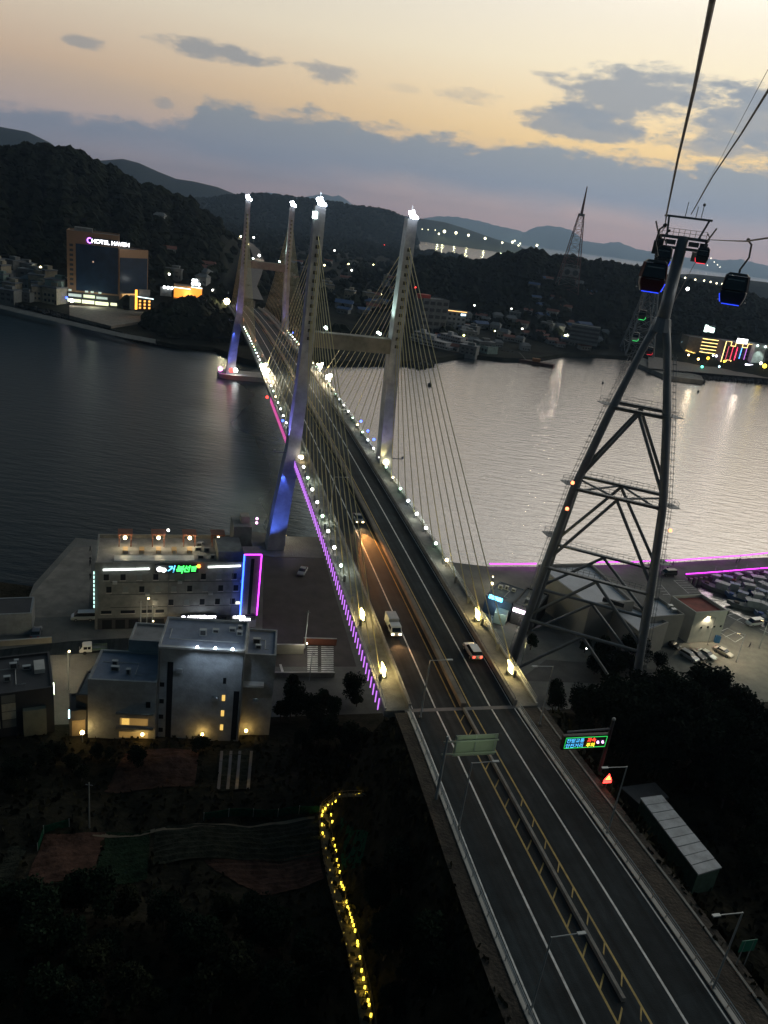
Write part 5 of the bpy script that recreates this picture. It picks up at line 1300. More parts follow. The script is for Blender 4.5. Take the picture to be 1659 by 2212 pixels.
# radio mast on the hill
rb = atd(1230, 590, 880); mz = atd(1262, 402, 880).z; cr = at(1262, 402, 0)
rmr = mat('mast_red', (.20, .085, .075), .7); rmw = mat('mast_white', (.26, .25, .25), .7)
rad = lattice('radio_mast', 'tall red and white lattice radio mast on the dark wooded hill', 'mast', (rb.x, rb.y, rb.z-20), (mz-rb.z+20)*.74, 23, 5, rmr, 11, (rmr, rmw), .42, .24)
h_ = (mz-rb.z+20)*.74; b_ = Vector((rb.x, rb.y, rb.z-20))
MB().tube([b_+Vector((0, 0, h_)), b_+Vector((0, 0, h_*1.16)), b_+Vector((0, 0, h_*1.351))], [1.5, 1.1, .5], 8).build('antenna_pole', rmr, rad)
MB().box(tuple(b_+Vector((0, 0, h_*1.0))), (6, 6, 2.4)).build('antenna_platform', rmw, rad)
MB().box(tuple(b_+Vector((0, -7, h_*.27))), (17, 4, 9)).build('equipment_frame', rmw, rad)
for dx in (-4.3, 4.3): MB().tube([b_+Vector((dx, -9.2, h_*.27)), b_+Vector((dx, -10.2, h_*.27))], 2.9, 14).build('dish', steel_dk, rad)
pb = atd(118, 520, 800); lattice('power_pylon', 'small faint power pylon on the wooded slope above the tall hotel', 'pylon', (pb.x, pb.y, pb.z), 26, 6, 2, steel_lt, 5, leg=.25, br=.15)

# ================================================================== foreground hillside
FIELDS = []
def drape(name, px4, m, off=.07, n=14, furrow=0, kind='structure'):
    c = [hitT(*q) for q in px4]; FIELDS.append([(p.x, p.y) for p in c])
    def P(i, j):
        a = c[0].lerp(c[1], i/n).lerp(c[3].lerp(c[2], i/n), j/n)
        return (a.x, a.y, hter(a.x, a.y)+off+(furrow*(.5+.5*cos(j*pi)) if furrow else 0))
    return struct(name, MB().grid(P, n, n), m, kind=kind)
field_r = mat('field_reddish', (.065, .036, .027), .95, var=.45, scale=.8, bump=.8, bscale=2, spec=.05)
field_d = mat('field_dark', (.026, .028, .02), .95, var=.5, scale=.8, bump=.9, bscale=3, spec=.05)
field_g = mat('field_green', (.012, .024, .013), .95, var=.5, scale=1.2, bump=1, bscale=3, spec=.05)
drape('field', [(95, 1805), (228, 1800), (200, 1900), (50, 1925)], field_r, furrow=.12)
drape('field', [(230, 1800), (325, 1795), (318, 1900), (200, 1920)], field_g, furrow=.1)
drape('field', [(335, 1790), (690, 1770), (690, 1850), (330, 1870)], field_d, furrow=.16)
drape('field', [(440, 1860), (690, 1840), (700, 1900), (560, 1935)], field_r, furrow=.12)
drape('field', [(270, 1630), (430, 1620), (420, 1700), (225, 1712)], field_r, furrow=.1)
drape('field', [(470, 1622), (545, 1620), (540, 1708), (478, 1712)], field_d, furrow=.22)
drape('field', [(20, 1830), (60, 1830), (20, 1930), (-40, 1930)], field_d, furrow=.1)
for k, x in enumerate((476, 496, 515, 540)): drape('mulch_strip', [(x, 1625), (x+6, 1625), (x-1, 1708), (x-8, 1708)], mat('mulch_film', (.12, .12, .13), .4, var=.2), .3, 8)
drape('footpath', [(200, 1800), (690, 1762), (690, 1768), (200, 1807)], mat('path_soil', (.14, .11, .075), .95), .12, 30)
def net_fence(label, px, h, m_):
    pts = [hitT(*q) for q in px]; t = thing('net_fence', label, 'fence', pts[0]); up = Vector((0, 0, 1)); fine = []
    for a, b_ in zip(pts, pts[1:]):
        n = max(2, int((b_-a).length/1.5))
        for i in range(n):
            p = a.lerp(b_, i/n); p.z = hter(p.x, p.y); fine.append(p)
    fine.append(pts[-1]); n = len(fine)-1; d = Vector((0, .04, 0))
    m = MB()
    for i in range(n): m.add([fine[i]-d, fine[i+1]-d, fine[i+1]-d+up*h, fine[i]-d+up*h, fine[i]+d, fine[i+1]+d, fine[i+1]+d+up*h, fine[i]+d+up*h], [(0, 1, 2, 3), (7, 6, 5, 4), (3, 2, 6, 7)])
    m.build('net', m_, t); m = MB()
    for i in range(0, n+1, 2): m.tube([fine[i]-d*2, fine[i]-d*2+up*(h+.2)], .05, 5)
    o = m.build('post_row', steel_lt, t); o['kind'] = 'stuff'; return t
netg = mat('net_darkgreen', (.008, .05, .03), .95, var=.5, scale=2, spec=.05)
net_fence('dark green net fence along the upper edge of the fields', [(440, 1772), (520, 1762), (600, 1764), (690, 1756)], 1.3, netg)
net_fence('green net fence at the left end of the reddish field', [(82, 1838), (95, 1800), (150, 1785)], 1.2, netg)
tpn = [hitT(*q) for q in ((735, 1768), (795, 1800), (780, 1870), (738, 1880))]
tn = thing('green_tarpaulin', 'dark green tarpaulin spread on the slope right of the lit walkway', 'tarpaulin', tpn[0])
MB().grid(lambda i, j: (lambda a: Vector((a.x, a.y, hter(a.x, a.y)+.25+.12*sin(i*1.7+j))))(tpn[0].lerp(tpn[1], i/10).lerp(tpn[3].lerp(tpn[2], i/10), j/10)), 10, 10).build('sheet', netg, tn)
# wooden poles
for px, py, h, lb in [(193, 1788, 7.6, 'thin bare utility pole standing in the dark field'), (303, 1382, 9, 'left pole of the three behind the guest house roof'), (316, 1382, 9.5, 'middle pole of the three behind the guest house roof'), (328, 1382, 8, 'right pole of the three behind the guest house roof'),
                       (148, 1490, 8, 'street lamp pole beside the black cream panelled building'), (658, 1400, 9, 'pole with small blue sign at the yard wall'), (668, 1470, 6.5, 'bare pole standing in front of the zebra markings'), (1125, 1440, 6, 'slim pole beside the lower street')]:
    g_ = hitT(px, py) if py > 1500 else Vector((*at(px, py, 3)[:2], 3.0)); t = thing('utility_pole', lb, 'pole', g_)
    MB().tube([g_-Vector((0, 0, .3)), g_+Vector((0, 0, h))], [.13, .09], 7).build('shaft', steel_lt if px != 193 else mat('pole_conc', (.2, .2, .18), .8), t)
    MB().beam(g_+Vector((-.5, 0, h-.4)), g_+Vector((.5, 0, h-.4)), .08).build('cross_bar', steel, t)
    if px in (148, 316): MB().ball(g_+Vector((.25, 0, h+.1)), .17, 8).build('lamp_head', L_warm, t)
    if px == 148: lamp('POINT', g_+Vector((2.2, -1, h-2)), 380, (1, .8, .45), 'pole_light', .2, parent=t)
# street lighting round the motel and yard, from the lamps on those poles
for px, py, e, c in [(330, 1372, 260, (1, .8, .5)), (150, 1440, 500, (1, .8, .45)), (660, 1420, 360, (.95, .95, .75)), (615, 1180, 520, (1, .85, .6)), (1100, 1330, 300, (1, .85, .5)), (1060, 1270, 500, (1, .9, .6))]:
    g_ = at(px, py, 3); y_ = thing('bollard_light', 'low bollard light on the quay '+{330: 'in front of the motel shops', 150: 'at the street left of the guest house', 660: 'beside the zebra markings', 615: 'at the foot of the near left pylon leg', 1100: 'between the two dark restaurants', 1060: 'on the yellow lit lot under the cables'}[px], 'lamp', g_)
    MB().tube([g_, g_+Vector((0, 0, 3.2))], .07, 6).build('post', steel, y_); MB().ball(g_+Vector((0, 0, 3.3)), .16, 8).build('lens', L_warm, y_); lamp('POINT', g_+Vector((0, 0, 3.9)), e, c, 'bollard_glow', .2, parent=y_)
# ---- lit walkway climbing the slope
wpx = [(790, 1722), (760, 1722), (735, 1724), (716, 1736), (704, 1752), (700, 1772), (702, 1800), (706, 1830), (710, 1858), (716, 1886), (722, 1912), (732, 1950), (742, 1985), (752, 2015), (762, 2050), (768, 2085), (776, 2120), (784, 2160), (792, 2215), (802, 2290)]
wp_ = [hitT(*q) for q in wpx]
def offs(pts, d):
    out = []
    for i, p in enumerate(pts):
        t_ = (pts[min(i+1, len(pts)-1)]-pts[max(i-1, 0)]); n_ = Vector((-t_.y, t_.x, 0)).normalized(); q = p+n_*d; out.append(Vector((q.x, q.y, p.z)))
    return out
Lp, Rp = offs(wp_, -.75), offs(wp_, .75)
walk = thing('walkway', 'winding wooden stair walkway edged with glowing yellow lamps', 'walkway', wp_[8])
m = MB(); up = Vector((0, 0, 1))
dk = mat('walkway_deck', (.12, .10, .06), .85, var=.3, scale=2)
for i in range(len(wp_)-1):
    n = max(1, int((wp_[i+1]-wp_[i]).length/.5))
    for k in range(n):
        u0, u1 = k/n, (k+.93)/n
        a, b_, c, d = Lp[i].lerp(Lp[i+1], u0), Rp[i].lerp(Rp[i+1], u0), Rp[i].lerp(Rp[i+1], u1), Lp[i].lerp(Lp[i+1], u1)
        z = a.z+.35; m.hexa([Vector((p.x, p.y, q)) for q in (z-.12, z) for p in (a, b_, c, d)])
m.build('deck', dk, walk)
for sd in (Lp, Rp):
    MB().tube([p+up*1.35 for p in sd], .04, 5).tube([p+up*.9 for p in sd], .03, 5).build('handrail', mat('rail_wood', (.10, .07, .04), .8), walk)
    m = MB()
    for a, b_ in zip(sd, sd[1:]):
        n = max(1, int((b_-a).length/1.6))
        for k in range(n): q = a.lerp(b_, k/n); m.beam(q, q+up*1.4, .09)
    o = m.build('post_row', mat('rail_wood'  , (.10, .07, .04)), walk); o['kind'] = 'stuff'
ylw = glowm('walk_lamp', (1, .72, .06), 3.2)
wl_pts = [(775, 1723), (748, 1722), (733, 1724), (724, 1736), (716, 1741), (708, 1746), (702, 1753), (697, 1759), (695, 1767), (714, 1766), (717, 1781), (695, 1787), (696, 1806), (719, 1819), (722, 1833), (725, 1844), (727, 1864), (730, 1877), (733, 1890), (736, 1914), (739, 1920), (742, 1926), (748, 1954), (750, 1966), (752, 1971), (755, 1980), (758, 1990), (760, 1996), (763, 2005), (766, 2017), (771, 2041), (772, 2048), (776, 2075), (780, 2103), (784, 2121), (787, 2140), (790, 2153), (794, 2168), (796, 2178), (800, 2200)]
for k, q in enumerate(wl_pts):
    p = hitT(*q)+up*.5; lp = MB().box(tuple(p), (.22, .22, .34)).build('step_lamp', ylw, walk)
    if k % 2 == 0: lamp('POINT', p+Vector((-.25, -.1, .2)), 9, (1, .7, .1), 'step_glow', .05, parent=walk)

wl2 = [(700, 1788), (700, 1812), (703, 1838), (706, 1858), (712, 1885), (716, 1912), (722, 1932), (726, 1955), (731, 1975), (737, 1998), (742, 2022), (748, 2045), (754, 2070), (758, 2092), (763, 2120), (767, 2148), (774, 2178)]
for q in wl2:
    p = hitT(*q)+up*.45; MB().box(tuple(p), (.14, .14, .22)).build('step_lamp', glowm('walk_lamp_dim', (1, .68, .1), .7), walk)
# ---- trees
def crown_mesh(name, m, seed, r=3.2, h=6.5, n=1500, base=2.0, leaf=.26):
    rn = random.Random(seed); lob = [(rn.uniform(-.5, .5)*r, rn.uniform(-.5, .5)*r, base+h*rn.uniform(.15, .8), r*rn.uniform(.38, .62)) for _ in range(9)]
    lob.append((0, 0, base+h*.5, r*.6)); q = MB()
    for _ in range(n):
        cx, cy, cz, rr_ = rn.choice(lob); v = Vector((rn.gauss(0, 1), rn.gauss(0, 1), rn.gauss(0, .8))).normalized()*rr_*(rn.random()**.45)
        c = Vector((cx, cy, cz))+v; a = Vector((rn.uniform(-1, 1), rn.uniform(-1, 1), rn.uniform(-.7, .7))).normalized(); b_ = a.cross(Vector((rn.uniform(-1, 1), rn.uniform(-1, 1), rn.uniform(-1, 1)))).normalized(); s_ = leaf*rn.uniform(.6, 1.4)
        q.add([c-a*s_, c+b_*s_*.6, c+a*s_, c-b_*s_*.6], [(0, 1, 2, 3)])
    return q
protos = []
for i, (m_, lb) in enumerate([(foliage_a, 'dark'), (foliage_b, 'green'), (foliage_c, 'olive'), (foliage_a, 'tall')]):
    t = thing('broadleaf_tree', 'x', 'tree', (0, 0, 0))
    rn = random.Random(40+i); hh = (6.5, 5.5, 5.0, 9)[i]; r = (3.4, 3, 2.6, 3.4)[i]
    q = MB().tube([(0, 0, -1), (.1, .05, 1.5), (.05, .15, 3.2), (.1, .1, 2+hh*.6)], [.26, .2, .14, .05], 7)
    for k in range(6): a = k*1.1; q.tube([(.05, .1, 2+k*.5), (cos(a)*r*.5, sin(a)*r*.5, 3.3+k*.6)], [.09, .03], 5)
    q.build('trunk', bark, t); crown_mesh('crown', m_, 50+i, r, hh, 2600).build('crown', m_, t)
    protos.append([t, False])
tcount = 0
def tree(p, i, sc, label, group):
    global tcount
    t, used = protos[i]; rz = random.uniform(0, 6.28)
    if not used: t.location = p; t.rotation_euler = (0, 0, rz); t.scale = (sc,)*3; t['label'] = label; t['group'] = group; protos[i][1] = True; return t
    return dup(t, p, rz, label, group, sc)
def scatter(poly_px, n, kinds, smin, smax, label, group, avoid=None, flat=False, rseed=1):
    rn = random.Random(rseed); xs = [q[0] for q in poly_px]; ys = [q[1] for q in poly_px]; k = 0; tries = 0
    while k < n and tries < n*40:
        tries += 1; x = rn.uniform(min(xs), max(xs)); y = rn.uniform(min(ys), max(ys)); ins = False
        for i in range(len(poly_px)):
            (x0, y0), (x1, y1) = poly_px[i], poly_px[i-1]
            if (y0 > y) != (y1 > y) and x < (x1-x0)*(y-y0)/(y1-y0)+x0: ins = not ins
        if not ins: continue
        p = Vector((*at(x, y, 3)[:2], 3)) if flat else hitT(x, y)
        s, t = ST(p)
        if abs(t-rcurve(s)) < 15 and s < -95: continue
        kd = rn.choice(kinds); tree(p, kd, rn.uniform(smin, smax), ('dark', 'green', 'olive', 'tall')[kd]+' tree, '+posw(x, y, poly_px)+' of the '+group, group); k += 1
scatter([(1270, 1560), (1400, 1515), (1540, 1530), (1600, 1600), (1700, 1640), (1700, 1740), (1480, 1710), (1330, 1650)], 66, (0, 3, 1), .8, 1.35, 'dark leafy tree in the thick grove right of the message sign', 'grove by the message sign', rseed=2)
scatter([(1460, 1690), (1700, 1740), (1700, 2050), (1600, 1930), (1560, 1800)], 22, (0, 2, 1), .5, .9, 'dark tree on the slope beyond the white roofed shed', 'slope beyond the shed', rseed=3)
scatter([(1150, 1500), (1260, 1530), (1330, 1600), (1300, 1650), (1230, 1590)], 9, (0, 1), .5, .8, 'small dark tree between the lane edge and the message sign', 'small trees by the right verge', rseed=4)
scatter([(580, 1500), (720, 1490), (830, 1560), (860, 1660), (760, 1690), (600, 1590)], 22, (0, 1, 2), .45, .8, 'dark bushy tree on the slope below the bridge end', 'slope below the bridge end', rseed=5)
scatter([(830, 1700), (930, 1780), (1000, 1960), (1060, 2200), (840, 2220), (800, 1980)], 26, (0, 1, 2), .4, .75, 'dark shrubby tree between the lit walkway and the road', 'slope by the lit walkway', rseed=6)
scatter([(0, 1640), (180, 1640), (560, 1612), (560, 1625), (170, 1700), (0, 1740)], 15, (0, 2), .35, .55, '', 'guest house garden', rseed=7)
scatter([(0, 1960), (300, 1960), (640, 2000), (690, 2080), (700, 2212), (0, 2212)], 50, (0, 1, 2), .5, .9, 'dark tree in the unlit wood at the bottom left', 'wood at the bottom left', rseed=8)
scatter([(1290, 1440), (1330, 1420), (1400, 1425), (1425, 1450), (1370, 1485), (1270, 1480)], 12, (0, 3), .5, .8, 'dark tree around the foot of the cable tower', 'trees at the cable tower foot', flat=True, rseed=9)
for x, y, lb in ((1145, 1392, 'lone small tree left of the tower leg on the pale court'), (1262, 1398, 'round small tree on the pale court between the tower legs')): tree(Vector((*at(x, y+12, 3)[:2], 3)), 1, .5, lb, None)
for x, y, lb in ((1535, 1300+30, 'left palm like tree on the quay edge'), (1551, 1338, 'right palm like tree on the quay edge')): tree(Vector((*at(x+10, y, 3)[:2], 3)), 3, .32, lb, None)
# undergrowth over the whole hillside
rn = random.Random(11); m = MB()
for _ in range(30000):
    x = rn.uniform(-75, 85); y = rn.uniform(30, 108); s, t = ST((x, y)); t -= rcurve(s)
    if s > -80 or abs(t) < (11.2 if t < 0 else 13.2): continue
    skip = False
    for F_ in FIELDS:
        ins = False
        for i in range(4):
            (x0, y0), (x1, y1) = F_[i], F_[i-1]
            if (y0 > y) != (y1 > y) and x < (x1-x0)*(y-y0)/(y1-y0)+x0: ins = not ins
        skip = skip or ins
    if skip: continue
    z = hter(x, y); n_ = nz(x*1.1, y*6)
    if rn.random() > .45+.5*n_ and abs(t) > 22: continue
    hh = rn.uniform(.15, .75)*(1.5 if abs(t) < 21 else 1); a = rn.uniform(0, 6.28); w = rn.uniform(.15, .5)
    c = Vector((x, y, z)); dx = Vector((cos(a), sin(a), 0))*w; tp_ = c+Vector((rn.uniform(-.3, .3), rn.uniform(-.3, .3), hh))
    m.add([c-dx, c+dx, tp_+dx*.5, tp_-dx*.6], [(0, 1, 2, 3)])
struct('undergrowth', m, mat('undergrowth_leaf', (.012, .017, .009), .9, var=.6, scale=.35, col2=(.026, .024, .013), spec=.04), kind='stuff')
# ================================================================== far shore
fwin = mat('far_window', (.03, .035, .04), .3, var=0)
def block_b(name, label, px_l, px_r, py_top, depth, z0, wall, roof, nw=4, nf=3, winm=None, group=None, par=.8, wf=.5, hf=.45, zt=None, lit=()):
    """px_l, px_r: base corners of the facade in the photo; py_top: (x, y) of the roof above px_l"""
    A, B_ = at(*px_l, z0), at(*px_r, z0); z1 = zt or atd(py_top[0], py_top[1], hypot(A.x, A.y)).z
    o = Bld(name, label, 'building', A, B_, depth, z0, z1, wall, roof, par, group)
    dz = (z1-z0)/nf; dx = o.L/nw; k = 0
    for r in range(nf):
        for c in range(nw):
            if k >= 98: break
            mm = winm or fwin
            if (r, c) in lit: mm = win_cool
            o.block(dx*(c+.5-wf/2), dx*(c+.5+wf/2), -.12, .1, z0+dz*(r+.5-hf/2), z0+dz*(r+.5+hf/2), mm, 'window'); k += 1
    return o
tan_w = mat('hotel_tan', (.26, .155, .085), .8, var=.12, scale=.05)
curtain = mat('hotel_glass', (.012, .028, .06), .22, var=.3, scale=.15, spec=.7)
A, B_ = at(146, 654, 4), at(256, 664, 4)
zt = atd(147, 500, hypot(A.x, A.y)).z
ho = Bld('hotel', 'tall tan framed hotel with dark blue glass front and white lit rooftop sign', 'hotel', A, B_, 26, 4, zt, tan_w, roof_grey, 1.2)
L_ = ho.L; H_ = zt-4
ho.block(L_*.17, L_*.985, -.25, .1, 4+H_*.19, zt-H_*.15, curtain, 'glass_front')
for k in range(9): ho.block(L_*.05, L_*.12, -.2, .1, 4+H_*(.26+k*.068), 4+H_*(.295+k*.068), fwin, 'window')
ho.block(-.3, L_+.3, -.5, .2, 4, 4+H_*.165, wall_dark, 'podium')
for a0, a1, z_, hh, mm in [(.02, .27, .10, .04, win_cool), (.31, .53, .10, .042, glowm('window_pale_green', (.85, 1, .62), 1.0)), (.56, .78, .098, .034, win_cool), (.0, .26, .02, .045, glowm('lobby_lit', (.95, 1, .62), 1.3)), (.28, .52, .015, .05, glowm('lobby_lit', (1, 1, 1), 1)), (.54, .80, .01, .05, glowm('lobby_lit', (1, 1, 1), 1)), (.84, 1.0, .02, .04, glowm('lobby_lit', (1, 1, 1), 1))]:
    ho.block(L_*a0, L_*a1, -.9, -.52, 4+H_*z_, 4+H_*(z_+hh), mm, 'lit_window')
for a in (.02, .34, .45, .6): ho.block(L_*a, L_*(a+.06), -.35, .1, 4+H_*.175, 4+H_*.2, win_cool, 'lit_window')
ho.block(L_*.14, L_*.48, 4, 12, zt, zt+3.5, wall_grey, 'roof_plant')
sg_ = ho.block(L_*.40, L_*.985, -.6, -.3, zt-6.2, zt-2.2, mat('sign_backing', (.02, .02, .03), .6), 'sign_board')
hw = glowm('hotel_letters', (.93, .95, 1), 5)
text(None, 'HOTEL HAVEN', 3.9, ho.p(L_*.47, -.7, zt-5.8), ho.rz, hw, sg_, ext=.15, bold=.06)
sg_mesh = MB()
pts = [ho.p(L_*.435+1.5*cos(a), -.75, zt-4.3+1.7*sin(a)) for a in [radians(50+k*26) for k in range(11)]]
sg_mesh.tube(pts, .38, 6).build('emblem', glowm('emblem_violet', (.45, .15, 1), 5), sg_)
MB().ball(ho.p(L_*.5, -.3, 4+H_*.62), .7, 6).build('lit_window', glowm('window_pinkish', (1, .6, .4), .5), ho.root)
an = Bld('hotel_annex', 'lower tan framed glass annex joined to the right of the tall hotel', 'hotel', at(257, 664, 4), at(318, 662, 4), 24, 4, atd(258, 541, hypot(*at(257, 664, 4)[:2])).z, tan_w, roof_grey, 1)
an.block(.6, an.L*.97, -.25, .1, 4+H_*.2, an.z1-5, curtain, 'glass_front')
for a0, a1 in ((.05, .3), (.35, .62), (.68, .95)): an.block(an.L*a0, an.L*a1, -.6, -.2, 7, 9.5, win_cool, 'lit_window')
an.block(an.L*.1, an.L*.6, -.5, .1, 4+H_*.16, 4+H_*.2, glowm('window_orange', (1, .5, .12), .6), 'lit_window')
lamp('POINT', ho.p(L_*.5, -12, 9), 3500, (.9, 1, .75), 'forecourt_light', 2, parent=ho.root); lamp('POINT', an.p(an.L*.5, -12, 9), 2500, (1, .8, .5), 'forecourt_light', 2, parent=an.root)
# orange cafe on the knoll; its floodlit look is put in as wall emission
orng = glowm('wall_orange_painted_glow', (1, .30, .02), 1.5); owall = mat('cafe_wall', (.5, .3, .1), .8)
cA, cB = atd(375, 641, 600), atd(436, 640, 600)
cf = Bld('cafe', 'cafe with glowing orange walls and a white sign above the dark wooded knoll', 'cafe', cA, cB, 12, cA.z, cA.z+8, owall, roof_grey, .4)
cf.block(.2, cf.L*.62, -.3, .05, cA.z-.2, cA.z+6.4, orng, 'painted_glow_wall'); cf.block(cf.L*.62, cf.L-.1, -.9, -.2, cA.z-.2, cA.z+7.8, orng, 'painted_glow_wall')
cf.bar(.0, cA.z+6.9, cf.L*.6, cA.z+6.6, .35, glowm('strip_white', (.8, 1, 1), 2.2)); cf.bar(cf.L*.6, cA.z+8.4, cf.L, cA.z+8.2, .35, glowm('strip_white', (1, 1, 1), 2), b=-1)
q = cf.block(cf.L*.62, cf.L*.92, 1, 1.6, cA.z+9.0, cA.z+14.5, steel, 'sign_frame')
for k, (dx, dz) in enumerate(((.66, 10.6), (.78, 10.6), (.88, 10.5), (.68, 13), (.78, 13))): MB().ball(cf.p(cf.L*dx, .6, cA.z+dz), 1.2, 8).build('sign_letter', glowm('sign_white_big', (.95, 1, 1), 6), q)
lamp('POINT', cf.p(cf.L*.5, -4, cA.z+3), 2500, (1, .5, .1), 'cafe_light', 1, parent=cf.root)
a_, b2_ = atd(291, 668, 585), atd(331, 672, 590)
c2 = Bld('restaurant', 'low restaurant with a vertical orange light column and a white roof edge', 'restaurant', a_, b2_, 10, a_.z, a_.z+8, wall_dark, roof_grey, .3)
c2.block(.1, 1.6, -.5, -.1, a_.z, a_.z+13.5, glowm('column_orange', (1, .42, .04), 3), 'light_column')
c2.bar(2, a_.z+8.8, c2.L, a_.z+7.6, .35, glowm('strip_white', (1, 1, 1), 2)); c2.block(c2.L*.3, c2.L*.9, 3, 3.4, a_.z+9, a_.z+13.5, wall_white, 'rear_wall')
for k in range(9): c2.block(3+k % 3*3.4, 4.4+k % 3*3.4, -.3, -.05, a_.z+.6+(k//3)*2.3, a_.z+1.9+(k//3)*2.3, glowm('window_orange2', (1, .45, .08), 2.0), 'window')
a_, b2_ = atd(346, 634, 625), atd(371, 634, 625)
c3 = Bld('small_shop', 'small white roofed shop with three bright white letters left of the orange cafe', 'shop', a_, b2_, 8, a_.z, a_.z+4, wall_white, roof_white, .3)
for k in range(3): MB().ball(c3.p(3+k*2.7, -.5, a_.z+5), 1.15, 8).build('sign_letter', MATS['sign_white_big'], c3.root)

# ---- houses of the far towns (prototypes, then copies)
def proto_house(i, wall, roof, kind):
    t = thing('house', 'x', 'house', (0, 0, -500)); w, d, h = ((9, 8, 5), (12, 8, 4), (8, 9, 8), (14, 9, 6.5), (10, 7, 3.5), (9, 10, 11))[i]
    B4 = lambda x0, x1, y0, y1, z0, z1: MB().hexa([Vector((x, y, z-500)) for z in (z0, z1) for x, y in ((x0, y0), (x1, y0), (x1, y1), (x0, y1))])
    B4(-w/2, w/2, -d/2, d/2, -4, h).build('wall', wall, t)
    if kind == 'flat': B4(-w/2-.3, w/2+.3, -d/2-.3, d/2+.3, h, h+.7).build('roof', roof, t); B4(-w*.1, w*.3, -d*.1, d*.3, h+.7, h+2.6).build('roof_room', wall, t)
    else:
        q = MB(); o_ = [(-w/2-.6, -d/2-.6, h), (w/2+.6, -d/2-.6, h), (w/2+.6, d/2+.6, h), (-w/2-.6, d/2+.6, h)]; r0 = (.0 if kind == 'gable' else w*.22)
        q.v = [Vector((x, y, z-500)) for x, y, z in o_]+[Vector((-w/2-.6+r0, 0, h+d*.28-500)), Vector((w/2+.6-r0, 0, h+d*.28-500))]
        q.f = [(0, 1, 5, 4), (2, 3, 4, 5), (1, 2, 5), (3, 0, 4), (3, 2, 1, 0)]; q.build('roof', roof, t)
    nf = max(1, int(h/3))
    for f in range(nf):
        for k in range(3): B4(-w*.36+k*w*.27, -w*.36+k*w*.27+w*.15, -d/2-.08, -d/2+.05, .9+f*2.9, 2.2+f*2.9).build('window', fwin, t)
    B4(w*.42-.5, w*.42+.3, -d/2-.1, -d/2+.05, 0, 2.1).build('door', wall_dark, t)
    return t
fw = [mat('fw_white', (.30, .31, .31), .85), mat('fw_grey', (.16, .17, .17), .85), mat('fw_cream', (.30, .27, .20), .85), mat('fw_mint', (.20, .28, .26), .85)]
fr_ = [mat('fr_grey', (.14, .15, .16), .8), mat('fr_blue', (.03, .08, .20), .7), mat('fr_red', (.20, .07, .05), .8), mat('fr_green', (.05, .10, .07), .8)]
HP = [(proto_house(0, fw[0], fr_[0], 'hip'), 'low white house with grey hipped roof'), (proto_house(1, fw[1], fr_[1], 'gable'), 'wide grey house with blue gabled roof'), (proto_house(2, fw[2], fr_[0], 'flat'), 'cream two storey flat roofed house'),
      (proto_house(3, fw[1], fr_[0], 'flat'), 'broad grey flat roofed house'), (proto_house(4, fw[0], fr_[2], 'gable'), 'small white house with dull red roof'), (proto_house(5, fw[3], fr_[0], 'flat'), 'pale green three storey house')]
used = [0]*6
def gz(p): return hfar(degrees(atan2(p.x, p.y)), hypot(p.x, p.y))
def hitF(px, py):
    z = 10.0
    for _ in range(30): p = at(px, py, z); z = z*.6+gz(p)*.4
    return at(px, py, z)
def house(px, py, i, where, sc=1.0, rz=None, pw=''):
    p = hitF(px, py); p.z = gz(p)
    hr = rz if rz is not None else random.uniform(-.5, .5)
    t, lb = HP[i]; lb = lb+pw
    if used[i] == 0: t.location = p; t.rotation_euler = (0, 0, hr); t.scale = (sc,)*3; t['label'] = lb+' '+where; t['group'] = 'houses '+where; used[i] = 1
    else: dup(t, p, hr, lb+' '+where, 'houses '+where, sc)
rn = random.Random(21)
def town(poly, n, where, kinds, s0=.8, s1=1.25):
    pl = []; tries = 0
    while len(pl) < n and tries < 4000:
        tries += 1; x = rn.uniform(min(q[0] for q in poly), max(q[0] for q in poly)); y = rn.uniform(min(q[1] for q in poly), max(q[1] for q in poly)); ins = False
        for i in range(len(poly)):
            (x0, y0), (x1, y1) = poly[i], poly[i-1]
            if (y0 > y) != (y1 > y) and x < (x1-x0)*(y-y0)/(y1-y0)+x0: ins = not ins
        if not ins or any(abs(x-a)*.6+abs(y-b) < 9 for a, b in pl): continue
        pl.append((x, y)); house(x, y, rn.choice(kinds), where, rn.uniform(s0, s1), pw=', '+posw(x, y, poly)+',')
town([(-10, 560), (60, 540), (130, 560), (140, 655), (60, 650), (-10, 640)], 26, 'in the left harbour town', (0, 2, 3, 5, 2, 3), .9, 1.4)
town([(330, 560), (470, 560), (470, 640), (450, 640), (440, 600), (340, 600)], 10, 'behind the orange cafe', (0, 3, 4, 1))
town([(565, 540), (700, 560), (850, 590), (860, 690), (760, 720), (720, 640), (560, 600)], 26, 'in the valley behind the bridge', (0, 1, 3, 4, 2))
town([(905, 690), (1000, 690), (1150, 680), (1280, 690), (1340, 740), (1180, 765), (1010, 765), (940, 752)], 52, 'on the right far shore', (0, 1, 3, 4, 0, 4), .75, 1.15)
town([(1130, 660), (1270, 668), (1290, 700), (1120, 690)], 10, 'high above the right shore', (0, 4, 1), .8, 1.1)
t5 = house
o = block_b('apartment_house', 'pale four storey apartment house in the left harbour town', (44, 584), (80, 588), (44, 532), 12, 6, fw[3], fr_[0], 4, 4)
block_b('apartment_house', 'slim pale block cut by the left edge of the picture', (-30, 592), (3, 596), (-2, 522), 14, 6, fw[0], fr_[0], 3, 5)
block_b('apartment_house', 'long low pale row of flats below the pale green block in the left town', (28, 606), (90, 612), (30, 580), 10, 5, fw[0], fr_[0], 7, 2)
o = block_b('guest_block', 'grey five storey block with balconies near the right far shore', (905, 718), (960, 722), (908, 645), 16, 6, fw[1], fr_[0], 4, 5, hf=.5, wf=.7)
